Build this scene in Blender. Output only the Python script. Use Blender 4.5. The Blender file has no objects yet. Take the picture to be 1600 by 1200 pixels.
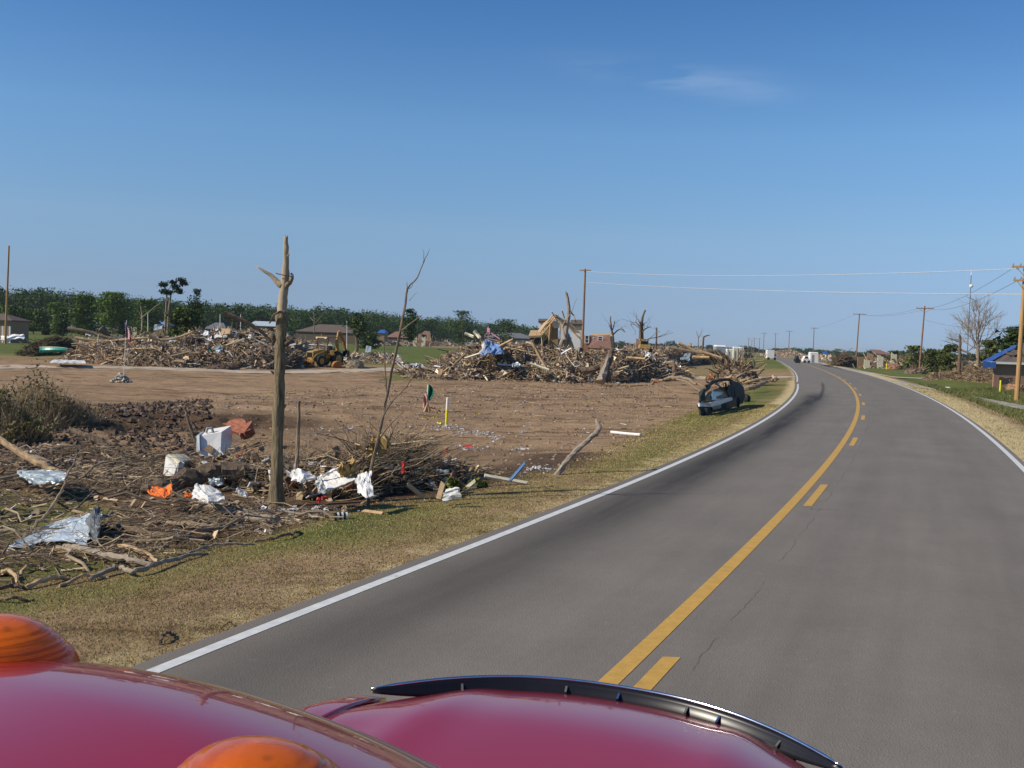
import bpy, math, random
import numpy as np
from mathutils import Vector, Matrix, Euler
random.seed(7); rng = np.random.default_rng(11)
R_ = math.radians
scene = bpy.context.scene
COL = scene.collection

# ------------------------------------------------------------------ camera, world, sun, exposure
CAM_H = 2.6
PITCH, ROLL, FPX = math.atan(66/1600), R_(2.0), 1600.0      # angles below the horizon / tilt, focal length in photo pixels
cp_, sp_, cr_, sr_ = math.cos(PITCH), math.sin(PITCH), math.cos(ROLL), math.sin(ROLL)
cam = bpy.data.objects.new('camera', bpy.data.cameras.new('camera'))
COL.objects.link(cam)
cam.data.sensor_width = 36; cam.data.lens = 36; cam.data.clip_start = .05; cam.data.clip_end = 14000
m = Matrix(((cr_, -sr_, 0), (sr_*sp_, cr_*sp_, -cp_), (sr_*cp_, cr_*cp_, sp_)))
cam.matrix_world = Matrix.Translation((0, 0, CAM_H)) @ m.to_4x4()
scene.camera = cam

SUN_EL = R_(36); SUN_DIR = Vector((-.95*math.cos(SUN_EL), -.312*math.cos(SUN_EL), math.sin(SUN_EL)))
sl = bpy.data.lights.new('sun', 'SUN'); sl.energy = 5.0; sl.angle = R_(.5); sl.color = (1, .91, .76)
so = bpy.data.objects.new('sun', sl); COL.objects.link(so)
so.rotation_euler = SUN_DIR.to_track_quat('Z', 'Y').to_euler(); so.location = (-40, -20, 60)

world = bpy.data.worlds.new('World'); scene.world = world; world.use_nodes = True
wt = world.node_tree; wn = wt.nodes; wl = wt.links
bg = wn['Background']; bg.inputs['Strength'].default_value = .121
sky = wn.new('ShaderNodeTexSky'); sky.sky_type = 'NISHITA'; sky.sun_disc = False
sky.sun_elevation = SUN_EL; sky.sun_rotation = math.atan2(SUN_DIR.x, SUN_DIR.y)
sky.altitude = 100; sky.air_density = 1.0; sky.dust_density = 0; sky.ozone_density = 5
# a faint wisp of cirrus high to the right
tc = wn.new('ShaderNodeTexCoord'); mp = wn.new('ShaderNodeMapping'); mp.inputs['Scale'].default_value = (3, 3, 26)
mp.inputs['Rotation'].default_value = (0, .06, 0)
nz = wn.new('ShaderNodeTexNoise'); nz.inputs['Scale'].default_value = 3.2; nz.inputs['Detail'].default_value = 6
wl.new(tc.outputs['Generated'], mp.inputs[0]); wl.new(mp.outputs[0], nz.inputs['Vector'])
def wmath(op, a, b=None, c=None):
    n = wn.new('ShaderNodeMath'); n.operation = op
    for i, v in enumerate((a, b, c)):
        if v is None: continue
        if isinstance(v, (int, float)): n.inputs[i].default_value = v
        else: wl.new(v, n.inputs[i])
    return n.outputs[0]
sx = wn.new('ShaderNodeSeparateXYZ'); wl.new(tc.outputs['Generated'], sx.inputs[0])
cx, cz = .148, .2475
ex = wmath('DIVIDE', wmath('SUBTRACT', sx.outputs[0], cx), .075)
ez = wmath('DIVIDE', wmath('ADD', wmath('SUBTRACT', sx.outputs[2], cz), wmath('MULTIPLY', wmath('SUBTRACT', sx.outputs[0], cx), .12)), .0115)
rr = wmath('ADD', wmath('POWER', ex, 2), wmath('POWER', ez, 2))
fwd = wmath('GREATER_THAN', sx.outputs[1], 0)
msk = wmath('MULTIPLY', wmath('EXPONENT', wmath('MULTIPLY', rr, -1)), fwd)
mr = wn.new('ShaderNodeMapRange'); mr.inputs[1].default_value = .38; mr.inputs[2].default_value = .75
wl.new(nz.outputs[0], mr.inputs[0])
fac = wmath('MULTIPLY', wmath('MULTIPLY', msk, mr.outputs[0]), .30)
hs = wn.new('ShaderNodeHueSaturation'); hs.inputs['Saturation'].default_value = 1.0; hs.inputs['Value'].default_value = 1.0
gr = wn.new('ShaderNodeValToRGB'); gr.color_ramp.interpolation = 'LINEAR'; ge_ = gr.color_ramp.elements    # the deep, slightly hazy blue of this camera's sky by height above the horizon
for p_, c_g in ((0, (.36, .50, .86)), (.02, (.39, .50, .83)), (.045, (.48, .54, .77)), (.105, (.68, .73, .82)), (.196, (.72, .88, .97)), (.32, (.47, .745, .95))):
    q_ = ge_[0] if p_ == 0 else (ge_[1] if p_ == .02 else ge_.new(p_)); q_.position = p_; q_.color = (*c_g, 1)
sx = wn.new('ShaderNodeSeparateXYZ'); wl.new(tc.outputs['Generated'], sx.inputs[0]); wl.new(sx.outputs[2], gr.inputs[0])
gm = wn.new('ShaderNodeMix'); gm.data_type = 'RGBA'; gm.blend_type = 'MULTIPLY'; gm.inputs[0].default_value = 1; wl.new(sky.outputs[0], gm.inputs[6]); wl.new(gr.outputs[0], gm.inputs[7])
wl.new(gm.outputs[2], hs.inputs['Color'])
mx = wn.new('ShaderNodeMix'); mx.data_type = 'RGBA'; wl.new(fac, mx.inputs[0]); wl.new(hs.outputs[0], mx.inputs[6]); mx.inputs[7].default_value = (6.5, 7.2, 8.2, 1)
wl.new(mx.outputs[2], bg.inputs['Color'])
scene.view_settings.view_transform = 'Standard'; scene.view_settings.look = 'None'
scene.view_settings.exposure = 0; scene.view_settings.gamma = 1; scene.view_settings.use_curve_mapping = False
scene.cycles.max_bounces = 6; scene.cycles.transparent_max_bounces = 4; scene.cycles.volume_bounces = 0

# ------------------------------------------------------------------ where things stand: roads, ground height, sight lines used while surveying
def curve(q, y): a, b, c, d, e = q; return a + b*y + c*np.sqrt((y-d)**2 + e*e)
QY = (13.3568, .4233, -.1943, 10.6408, 81.4358); QR = (19.2274, .4177, -.1925, 10.6949, 88.0263)
LP = np.array([(-2.71, 7.69), (-2.43, 8.17), (-1.49, 10.33), (-.52, 12.62), (.81, 15.72), (2.54, 19.74), (4.82, 25.83), (8.01, 34.45), (12.72, 47.71), (16.09, 58.12), (19.61, 70.07), (24.82, 89.49)])
def Yx(y): return curve(QY, np.asarray(y, float))
def Rx(y): return curve(QR, np.asarray(y, float))
gap_y = LP[:, 1]; gap_v = Yx(gap_y) - LP[:, 0]
co = np.polyfit(np.log(gap_y), gap_v, 3)
def Lx(y):
    y = np.asarray(y, float); yy = np.clip(y, 7.5, 90)
    g = np.polyval(co, np.log(yy)); g = np.where(y > 90, g + np.minimum((y-90)*.004, .4), g)
    return Yx(y) - g
def hcos(y):
    e = .5; s = (Yx(y+e) - Yx(y-e))/(2*e); return 1/np.sqrt(1+s*s)
_tab = rng.random((256, 256))
def vnoise(x, y):
    x = np.asarray(x, float); y = np.asarray(y, float)
    xi = np.floor(x).astype(int); yi = np.floor(y).astype(int); fx = x-xi; fy = y-yi
    fx = fx*fx*(3-2*fx); fy = fy*fy*(3-2*fy); g = lambda a, b: _tab[a & 255, b & 255]
    return (g(xi, yi)*(1-fx)+g(xi+1, yi)*fx)*(1-fy) + (g(xi, yi+1)*(1-fx)+g(xi+1, yi+1)*fx)*fy
def fbm(x, y, s=1., o=4):
    v = 0; a = .5; t = 0
    for k in range(o):
        v = v + a*vnoise(np.asarray(x)*s*2**k+k*17.3, np.asarray(y)*s*2**k+k*9.1); t += a; a *= .5
    return v/t - .5
def sst(x, a, b):
    t = np.clip((np.asarray(x, float)-a)/(b-a), 0, 1); return t*t*(3-2*t)
def ray(px, py):
    u = px-800; v = 600-py; a = u*cr_ - v*sr_; b = u*sr_ + v*cr_
    return np.array([a, FPX*cp_ + b*sp_, -FPX*sp_ + b*cp_])
def P(px, py, Y):                       # point at depth Y metres along a sight line
    d = ray(px, py); t = Y/d[1]; return np.array([d[0]*t, Y, CAM_H + d[2]*t])
def flat(px, py, z=-.2):
    d = ray(px, py); t = (z-CAM_H)/d[2]; return np.array([d[0]*t, d[1]*t])
def base_h(x, y):                       # terrain without small relief
    x = np.asarray(x, float); y = np.asarray(y, float)
    c = hcos(y); dl = (Lx(y)-x)*c; dr = (x-Rx(y))*c
    z = np.full(np.broadcast(x, y).shape, -.04)
    z = np.where(dl > 0, -.012 - .22*sst(dl, .3, 5.) - .10*sst(dl, 4, 12), z)
    z = np.where(dr > 0, -.012 - .10*sst(dr, .6, 3) - .32*sst(dr, 2.4, 4.6)*(1-sst(dr, 6.2, 8.0)*.75), z)
    far = sst(np.hypot(x, y), 150, 320)
    z = z*(1-far) + np.where((dl > .0) | (dr > 0), -.10, -.04)*far
    return z
def churn(x, y):                        # patches of churned soil left of the lot
    c1 = flat(235, 650); c2 = flat(130, 870, -.3); c3 = flat(610, 700)
    return (np.exp(-(((x-c1[0])/6)**2+((y-c1[1])/4.2)**2)) + .35*np.exp(-(((x-c2[0])/2.2)**2+((y-c2[1])/1.2)**2)) + .4*np.exp(-(((x-c3[0])/5)**2+((y-c3[1])/3)**2)))
def H(x, y):
    x = np.asarray(x, float); y = np.asarray(y, float)
    c = hcos(y); dl = (Lx(y)-x)*c; dr = (x-Rx(y))*c
    w = sst(dl, 3.5, 7)*(1-sst(np.hypot(x, y), 110, 160))
    z = base_h(x, y) + w*(fbm(x, y, .12, 3)*.22 + fbm(x, y, .9, 4)*.15 + fbm(x, y, 3.3, 3)*.075 + fbm(x*.4+y*.1, y*1.1, 1.0, 4)*.06)
    z = z + w*churn(x, y)*(fbm(x, y, 1.1, 5)*.9 + .05)
    z = z + sst(dr, 1, 3)*(1-sst(np.hypot(x, y), 150, 200))*fbm(x, y, .3, 3)*.08 + sst(dl, .2, 1.5)*fbm(x, y, 1.7, 3)*.03
    return z
def G(px, py):                          # where a sight line meets the ground
    d = ray(px, py); z = -.2
    for _ in range(8):
        if d[2] > -1e-3: break
        t = (z-CAM_H)/d[2]; z = float(H(d[0]*t, d[1]*t))
    t = (z-CAM_H)/d[2]; return np.array([d[0]*t, d[1]*t, z])
def W(px, Y):                           # ground point under photo column px at depth Y
    d = ray(px, 545); x = d[0]/d[1]*Y; return np.array([x, Y, float(H(x, Y))])
def mpp(Y): return Y/FPX                # metres per photo pixel at depth Y

# ------------------------------------------------------------------ materials
def mat(name, color=(.5, .5, .5), rough=.8, metal=0, var=.25, scale=6., bump=.0, attr=None, coat=0, trans=0, sss=0, spec=.5, emit=None, stretch=None, bscale=None):
    M = bpy.data.materials.new(name); M.use_nodes = True; N = M.node_tree.nodes; L = M.node_tree.links; b = N['Principled BSDF']
    b.inputs['Roughness'].default_value = rough; b.inputs['Metallic'].default_value = metal
    b.inputs['Coat Weight'].default_value = coat; b.inputs['Transmission Weight'].default_value = trans
    b.inputs['Subsurface Weight'].default_value = sss; b.inputs['Specular IOR Level'].default_value = spec
    if sss: b.inputs['Subsurface Radius'].default_value = (.02, .008, .002)
    tc = N.new('ShaderNodeTexCoord'); src = tc.outputs['Object']
    if stretch:
        mp = N.new('ShaderNodeMapping'); mp.inputs['Scale'].default_value = stretch; L.new(src, mp.inputs[0]); src = mp.outputs[0]
    n = N.new('ShaderNodeTexNoise'); n.inputs['Scale'].default_value = scale; n.inputs['Detail'].default_value = 6; n.inputs['Roughness'].default_value = .65
    L.new(src, n.inputs['Vector'])
    mr = N.new('ShaderNodeMapRange'); mr.inputs[1].default_value = .28; mr.inputs[2].default_value = .72
    mr.inputs[3].default_value = 1-var; mr.inputs[4].default_value = 1+var; L.new(n.outputs[0], mr.inputs[0])
    vm = N.new('ShaderNodeVectorMath'); vm.operation = 'SCALE'; L.new(mr.outputs[0], vm.inputs['Scale'])
    if attr:
        a = N.new('ShaderNodeAttribute'); a.attribute_name = attr; L.new(a.outputs['Color'], vm.inputs[0])
    else: vm.inputs[0].default_value = color[:3]
    L.new(vm.outputs[0], b.inputs['Base Color'])
    if bump:
        n2 = N.new('ShaderNodeTexNoise'); n2.inputs['Scale'].default_value = bscale or scale*4; n2.inputs['Detail'].default_value = 4; L.new(src, n2.inputs['Vector'])
        bp = N.new('ShaderNodeBump'); bp.inputs['Strength'].default_value = bump; bp.inputs['Distance'].default_value = .02; L.new(n2.outputs[0], bp.inputs['Height']); L.new(bp.outputs[0], b.inputs['Normal'])
    if emit: b.inputs['Emission Color'].default_value = (*emit, 1); b.inputs['Emission Strength'].default_value = 1
    return M
MT = {}
MT['debris'] = mat('debris_wood', rough=.85, var=.35, scale=9, bump=.4, attr='tint')
MT['leaf'] = mat('leaf', rough=.85, var=.3, scale=.4, attr='tint', spec=.08)
MT['bark'] = mat('bark', (.15, .105, .066), .95, var=.45, scale=14, bump=1., stretch=(1, 1, .22))
MT['bark_pale'] = mat('weathered_bark', (.25, .185, .12), .9, var=.35, scale=14, bump=.7, stretch=(1, 1, .25))
MT['bare'] = mat('stripped_wood', (.38, .29, .18), .75, var=.25, scale=16, bump=.5, stretch=(1, 1, .15))
MT['grey_wood'] = mat('greyed_wood', (.29, .235, .175), .85, var=.3, scale=12, bump=.5)
MT['tan_wood'] = mat('fresh_wood', (.46, .31, .165), .8, var=.25, scale=10, bump=.4)
MT['pole'] = mat('pole_wood', (.25, .13, .062), .85, var=.3, scale=5, bump=.3, stretch=(4, 4, .3))
MT['pole_y'] = mat('yellowed_pole_wood', (.42, .24, .09), .85, var=.3, scale=5, bump=.3, stretch=(4, 4, .3))
MT['white'] = mat('white_paint', (.76, .73, .68), .5, var=.1, scale=5)
MT['plastic'] = mat('white_plastic_sheet', (.68, .66, .61), .75, var=.12, scale=5, bump=.3, bscale=8)
MT['cream'] = mat('cream_board', (.66, .60, .42), .75, var=.1)
MT['card'] = mat('brown_board', (.30, .20, .11), .85, var=.2)
MT['orange'] = mat('orange_cloth', (.85, .18, .02), .8, var=.15, bump=.3)
MT['red'] = mat('red_cloth', (.55, .04, .03), .7, var=.15)
MT['tin'] = mat('galvanised_tin', (.56, .62, .64), .42, metal=.2, var=.3, scale=4, bump=.2, bscale=7)
MT['tin2'] = mat('pale_blue_tin', (.36, .41, .42), .5, metal=.35, var=.3, scale=6, bump=.2)
MT['rust'] = mat('rusty_steel', (.24, .11, .06), .9, var=.5, scale=10, bump=.4)
MT['redwood'] = mat('red_brown_plank', (.26, .085, .04), .8, var=.3, scale=8, bump=.3)
MT['foam'] = mat('insulation_foam', (.42, .28, .11), .95, var=.4, scale=18, bump=1)
MT['blue'] = mat('blue_tarp', (.045, .12, .36), .5, var=.2, bump=.3, bscale=6)
MT['blue2'] = mat('faded_blue_tarp', (.16, .26, .46), .55, var=.35, scale=1.5, bump=.5, bscale=3)
MT['teal'] = mat('teal_plastic', (.02, .34, .27), .4, var=.15)
MT['green_cloth'] = mat('green_cloth', (.01, .19, .12), .8, var=.2)
MT['yellow'] = mat('yellow_plastic', (.80, .70, .02), .5, var=.08)
MT['tornbark'] = mat('torn_reddish_bark', (.30, .135, .06), .95, var=.5, scale=9, bump=.5)
MT['black'] = mat('black_plastic', (.012, .012, .014), .35, var=.2)
MT['tyre'] = mat('tyre_rubber', (.02, .02, .021), .85, var=.3, bump=.3)
MT['cat'] = mat('dusty_yellow_paint', (.35, .225, .05), .6, var=.35, scale=3)
MT['catrust'] = mat('worn_orange_steel', (.33, .13, .035), .75, var=.4, scale=5)
MT['glassy'] = mat('dark_window_glass', (.03, .05, .06), .12, var=.1)
MT['brick'] = mat('tan_brick', (.31, .18, .115), .9, var=.25, scale=6, bump=.3)
MT['shingle'] = mat('brown_shingles', (.12, .088, .066), .95, var=.35, scale=5, bump=.5)
MT['shingle_g'] = mat('grey_shingles', (.14, .14, .145), .95, var=.3, scale=5, bump=.5)
MT['shingle_r'] = mat('reddish_shingles', (.23, .12, .085), .95, var=.25, scale=4, bump=.5)
MT['pink'] = mat('exposed_pink_board', (.42, .26, .17), .9, var=.3, scale=3)
MT['wire'] = mat('grey_wire', (.10, .10, .10), .6)
MT['wire_w'] = mat('bright_aluminium_wire', (.72, .74, .76), .35, metal=.3)
MT['concrete'] = mat('concrete', (.36, .32, .27), .9, var=.22, scale=1.2, bump=.2)
MT['stone'] = mat('rubble_stone', (.30, .27, .24), .9, var=.4, scale=8, bump=.5)
MT['chrome'] = mat('scratched_chrome', (.75, .75, .75), .18, metal=1, var=.2)
MT['darktin'] = mat('dark_torn_tin', (.13, .135, .13), .5, metal=.3, var=.6, scale=12)
MT['wreckpaint'] = mat('dusty_dark_green_car_paint', (.022, .030, .028), .7, metal=0, var=.75, scale=5, coat=0, spec=.2, bump=.2, bscale=9)
MT['wreckgrey'] = mat('dull_silver_trim', (.40, .38, .36), .45, metal=.6, var=.35, scale=9)
MT['shrubwood'] = mat('twig_bark', (.17, .125, .085), .95, var=.4, scale=12)

# ------------------------------------------------------------------ mesh helpers
def setp(o, label=None, cat=None, group=None, kind=None):
    if label: o['label'] = label
    if cat: o['category'] = cat
    if group: o['group'] = group
    if kind: o['kind'] = kind
    return o
def thing(name, label, cat, loc=(0, 0, 0), rz=0, group=None, kind=None):
    o = bpy.data.objects.new(name, None); COL.objects.link(o); o.location = [float(v) for v in loc]; o.rotation_euler = (0, 0, rz); o.empty_display_size = .2
    return setp(o, label, cat, group, kind)
def orth(t):
    t = t/ (np.linalg.norm(t)+1e-9); a = np.array([0, 0, 1.]) if abs(t[2]) < .9 else np.array([1., 0, 0])
    u = np.cross(t, a); u /= np.linalg.norm(u); return u, np.cross(t, u)
CUBE_F = [(0, 3, 2, 1), (4, 5, 6, 7), (0, 1, 5, 4), (1, 2, 6, 5), (2, 3, 7, 6), (3, 0, 4, 7)]
class MB:
    def __init__(s): s.V = []; s.F = []; s.T = []; s.n = 0
    def add(s, V, F, tint=(.5, .5, .5)):
        V = np.asarray(V, float); s.V.append(V); n = s.n; s.F.extend([tuple(i+n for i in f) for f in F])
        tt = np.asarray(tint, float); s.T.append(np.broadcast_to(tt, (len(V), 3)) if tt.ndim == 1 else tt); s.n += len(V); return s
    def box(s, c, d, e=(0, 0, 0), tint=(.5,)*3, taper=1.):
        x, y, z = np.asarray(d, float)/2; t = taper
        V = np.array([(-x, -y, -z), (x, -y, -z), (x, y, -z), (-x, y, -z), (-x*t, -y*t, z), (x*t, -y*t, z), (x*t, y*t, z), (-x*t, y*t, z)])
        Rm = np.array(Euler(e).to_matrix()); return s.add(V@Rm.T+np.asarray(c, float), CUBE_F, tint)
    def tube(s, pts, r, n=6, tint=(.5,)*3, cap=True, jag=0, rough=0):
        pts = np.asarray(pts, float); k = len(pts); r = np.broadcast_to(np.asarray(r, float), (k,)); V = []; 
        t0 = pts[1]-pts[0]; u, v = orth(t0); a = np.arange(n)*2*math.pi/n
        for i in range(k):
            t = pts[min(i+1, k-1)]-pts[max(i-1, 0)]; t = t/(np.linalg.norm(t)+1e-9)
            u = u-t*np.dot(u, t); u /= np.linalg.norm(u)+1e-9; v = np.cross(t, u)
            ring = pts[i]+r[i]*(np.cos(a)[:, None]*u+np.sin(a)[:, None]*v)
            if rough: ring = ring + rng.normal(size=ring.shape)*rough*r[i]
            if jag and i == k-1: ring = ring + t*(rng.random(n)[:, None])*jag
            V.append(ring)
        F = [(i*n+j, i*n+(j+1) % n, (i+1)*n+(j+1) % n, (i+1)*n+j) for i in range(k-1) for j in range(n)]
        if cap: F += [tuple(range(n-1, -1, -1)), tuple((k-1)*n+j for j in range(n))]
        return s.add(np.concatenate(V), F, tint)
    def grid(s, A, tint=(.5,)*3, close=False):       # A: (m,n,3) array
        A = np.asarray(A, float); m_, n_ = A.shape[:2]
        F = [(i*n_+j, i*n_+(j+1) % n_, (i+1)*n_+(j+1) % n_, (i+1)*n_+j) for i in range(m_-1) for j in range(n_ if close else n_-1)]
        return s.add(A.reshape(-1, 3), F, tint)
    def slab(s, A, th, tint=(.5,)*3):                # a sheet with thickness, offset along -z of the local normal
        A = np.asarray(A, float); m_, n_ = A.shape[:2]
        du = np.gradient(A, axis=0); dv = np.gradient(A, axis=1); nn = np.cross(du, dv); nn /= np.linalg.norm(nn, axis=2, keepdims=True)+1e-9
        B = A+nn*th; N = m_*n_; idx = lambda i, j: i*n_+j; F = []
        for i in range(m_-1):
            for j in range(n_-1):
                q = (idx(i, j), idx(i, j+1), idx(i+1, j+1), idx(i+1, j)); F.append(q[::-1]); F.append(tuple(N+k for k in q))
        per = [idx(0, j) for j in range(n_)]+[idx(i, n_-1) for i in range(1, m_)]+[idx(m_-1, j) for j in range(n_-2, -1, -1)]+[idx(i, 0) for i in range(m_-2, 0, -1)]
        for a, b in zip(per, per[1:]+per[:1]): F.append((a, b, N+b, N+a))
        return s.add(np.concatenate([A.reshape(-1, 3), B.reshape(-1, 3)]), F, tint)
    def rock(s, c, r, tint=(.5,)*3, sq=(1, 1, .7)):
        V = np.array([(1, 0, 0), (-1, 0, 0), (0, 1, 0), (0, -1, 0), (0, 0, 1), (0, 0, -1)], float)*(rng.random((6, 1))*.6+.7)*r*np.array(sq)
        V = V@np.array(Euler((0, 0, rng.random()*6)).to_matrix()).T
        return s.add(V+np.asarray(c), [(0, 2, 4), (2, 1, 4), (1, 3, 4), (3, 0, 4), (2, 0, 5), (1, 2, 5), (3, 1, 5), (0, 3, 5)], tint)
    def build(s, name, mat_, parent=None, smooth=False, world=False):
        me = bpy.data.meshes.new(name); V = np.concatenate(s.V)
        me.from_pydata([], [], []) 
        me.from_pydata(V.tolist(), [], s.F)
        T = np.concatenate(s.T); a = me.color_attributes.new('tint', 'FLOAT_COLOR', 'POINT')
        a.data.foreach_set('color', np.c_[T, np.ones(len(T))].astype(np.float32).ravel())
        if smooth: me.shade_smooth()
        me.materials.append(MT[mat_] if isinstance(mat_, str) else mat_)
        o = bpy.data.objects.new(name, me); COL.objects.link(o)
        if parent is not None:
            o.parent = parent
            if world: o.matrix_parent_inverse = Matrix.Translation(parent.location).inverted() if parent.rotation_euler.z == 0 else (Matrix.Translation(parent.location) @ parent.rotation_euler.to_matrix().to_4x4()).inverted()
        return o
def tris(name, V, T, mat_, parent=None):             # fast triangle soup: V (n*3,3), T (n*3,3)
    n = len(V)//3; me = bpy.data.meshes.new(name); me.vertices.add(n*3); me.vertices.foreach_set('co', V.astype(np.float32).ravel())
    me.loops.add(n*3); me.loops.foreach_set('vertex_index', np.arange(n*3, dtype=np.int32)); me.polygons.add(n)
    me.polygons.foreach_set('loop_start', np.arange(0, n*3, 3, dtype=np.int32)); me.polygons.foreach_set('loop_total', np.full(n, 3, np.int32)); me.update()
    a = me.color_attributes.new('tint', 'FLOAT_COLOR', 'POINT'); a.data.foreach_set('color', np.c_[T, np.ones(len(T))].astype(np.float32).ravel())
    me.materials.append(MT[mat_] if isinstance(mat_, str) else mat_); o = bpy.data.objects.new(name, me); COL.objects.link(o)
    if parent is not None: o.parent = parent
    return o
def leafs(C, size, tint, flatness=.0, var=.3):        # random triangles at points C -> V, T
    n = len(C); d = rng.normal(size=(n, 3, 3)); d /= np.linalg.norm(d, axis=2, keepdims=True)
    if flatness: d[:, :, 2] *= (1-flatness)
    sz = np.broadcast_to(size, (n,))[:, None, None]*(rng.random((n, 1, 1))*.8+.6)
    V = (C[:, None, :]+d*sz).reshape(-1, 3); t = np.asarray(tint)*np.ones((n, 3)); t = t*(1+var*(rng.random((n, 1))*2-1))
    return V, np.repeat(t, 3, axis=0)
def wander(p0, p1, k=6, amp=.06):
    p0 = np.asarray(p0, float); p1 = np.asarray(p1, float); t = np.linspace(0, 1, k)[:, None]; Lg = np.linalg.norm(p1-p0)
    o = rng.normal(size=(k, 3))*amp*Lg*np.sin(t*math.pi)**.5; o[0] = o[-1] = 0
    return p0+(p1-p0)*t+o
def dense(pts, k=14, amp=.0):                         # smooth resample of a few control points
    pts = np.asarray(pts, float); n = len(pts); t = np.linspace(0, n-1, k); out = []
    for u in t:
        i = min(int(u), n-2); f = u-i; p0 = pts[max(i-1, 0)]; p1 = pts[i]; p2 = pts[i+1]; p3 = pts[min(i+2, n-1)]
        out.append(.5*((2*p1)+(-p0+p2)*f+(2*p0-5*p1+4*p2-p3)*f*f+(-p0+3*p1-3*p2+p3)*f**3))
    out = np.array(out)
    if amp: out[1:-1] += rng.normal(size=(k-2, 3))*amp
    return out
def mesh_from_grid(name, A, mat_, uv=None, kind=None, smooth=False):
    mb = MB().grid(A); o = mb.build(name, mat_, smooth=smooth)
    if kind: o['kind'] = kind
    if uv is not None:
        U = uv.reshape(-1, 2); lay = o.data.uv_layers.new(name='UVMap'); li = np.zeros(len(o.data.loops), np.int32); o.data.loops.foreach_get('vertex_index', li)
        lay.data.foreach_set('uv', U[li].astype(np.float32).ravel())
    return o

# ------------------------------------------------------------------ setting: ground, road, paths
def axis(lo, hi, f0, f1, st, gr):
    a = list(np.arange(f0, f1, st)); s = st
    while a[-1] < hi: s *= gr; a.append(a[-1]+s)
    s = st; b = []; x = f0
    while x > lo: s *= gr; x -= s; b.append(x)
    return np.array(b[::-1]+a)
gx = axis(-3500, 3500, -9, 9, .15, 1.021); gy = axis(-60, 6000, 5, 24, .13, 1.0145)
GX, GY = np.meshgrid(gx, gy)
GZ = H(GX, GY)
def poly_sd(poly, X, Y):                # signed distance, positive inside
    p = np.asarray(poly, float); d = np.full(X.shape, 1e9); ins = np.zeros(X.shape, bool)
    for a, b in zip(p, np.roll(p, -1, axis=0)):
        e = b-a; w0 = X-a[0]; w1 = Y-a[1]; t = np.clip((w0*e[0]+w1*e[1])/(e@e+1e-9), 0, 1)
        d = np.minimum(d, np.hypot(w0-e[0]*t, w1-e[1]*t))
        c = (a[1] > Y) != (b[1] > Y); xi = a[0]+(Y-a[1])/(b[1]-a[1]+1e-12)*e[0]; ins ^= c & (X < xi)
    return np.where(ins, d, -d)
# surveyed line where the mown verge meets the bare lot
edge_px = [(-260, 960), (0, 925), (150, 905), (300, 872), (450, 830), (560, 800), (700, 785), (830, 755), (930, 735), (985, 700), (1040, 672), (1085, 650), (1110, 640), (1160, 622), (1180, 605)]
edge = np.array([flat(*p, -.15) for p in edge_px])
lot = list(edge)+[flat(1150, 592), flat(1060, 588), (8, 120), (-35, 128), (-60, 96), (-120, 90), (-160, 60), (-60, 12), (-30, 8)]
sd_lot = poly_sd(lot, GX, GY)
c_ = hcos(GY); dL = (Lx(GY)-GX)*c_; dR = (GX-Rx(GY))*c_
dist = np.hypot(GX, GY)
grass = np.where(sd_lot > 0, 0, 1.)*np.ones_like(GX)
ramp = .5+.5*np.clip(-sd_lot/np.clip(dist*.02, .4, 3), -1, 1)
wear = fbm(GX, GY, .35, 4)
# left verge: yellowish mown turf with greener strip by the debris; dry band along the pavement
vg = np.where(dL > 0, sst(dL, 1.2, 3.6)*.30+.12+wear*.8+.28*np.exp(-((sd_lot+.6)/.7)**2)+.35*sst(GY, 30, 50), 0)
dry = np.where(dL > 0, (1-sst(dL, .2, np.where(dist > 95, .9, 1.7)))*(.55+.28*sst(GY, 14, 40)), 0)
dry = np.where(dR > 0, (1-sst(dR, .8, 2.8))*1., dry)
vg = np.where(dR > 0, sst(dR, 1.9, 3.2)*.8+wear*.4, vg)
g = ramp*np.clip(vg, 0, 1)
# far land: greener fields broken by scraped earth
farf = sst(dist, 85, 130)*(dL > 0)
g = g*(1-farf)+farf*np.clip(.55+fbm(GX, GY, .018, 4)*1.9, 0, 1)
fld = poly_sd([(-200, 110), (-12, 108), (-10, 160), (-60, 260), (-260, 330)], GX, GY)
g = np.where(fld > 0, np.clip(g+.6*np.clip(fld/8, 0, 1), 0, 1), g)
fieldL = poly_sd([flat(540, 551), flat(690, 556), flat(705, 545), flat(560, 541)], GX, GY)
g = np.where(fieldL > 0, .95, g)
nearg = poly_sd([flat(-40, 760), flat(130, 778), flat(190, 800), flat(150, 835), flat(330, 872), flat(0, 925), flat(-150, 930)], GX, GY)
g = np.maximum(g, np.where(nearg > -.3, .52+fbm(GX, GY, .8, 3)*1.1, 0)*np.clip((nearg+.3)/.5, 0, 1))
gl2 = poly_sd([flat(600, 592), flat(650, 592), flat(700, 583), flat(640, 578)], GX, GY); g = np.where(gl2 > -.5, np.maximum(g, .6), g)
dark = np.clip(churn(GX, GY)*1.3, 0, 1)*(dL > 3)
dark = np.maximum(dark, (.40*np.clip(1-(GY-17)/16, 0, 1)+.5*fbm(GX, GY, .28, 4))*(sd_lot > .8)*(GY > 12)); dark = np.maximum(dark, .62*(poly_sd([flat(*q_, -.25) for q_ in ((-60, 700), (180, 690), (400, 740), (430, 800), (560, 806), (420, 850), (250, 890), (0, 860))], GX, GY) > 0)); dark = np.maximum(dark, .9*np.exp(-((sd_lot-1.2)/1.4)**2)*(dist < 26)*(GX < 3))
fl2 = poly_sd([(-420, 120), (-60, 112), (-20, 112), (-10, 160), (-60, 560), (-560, 560)], GX, GY); g = np.where(fl2 > 0, .97, g)
ground = MB(); A = np.stack([GX, GY, GZ], axis=2)
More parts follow.
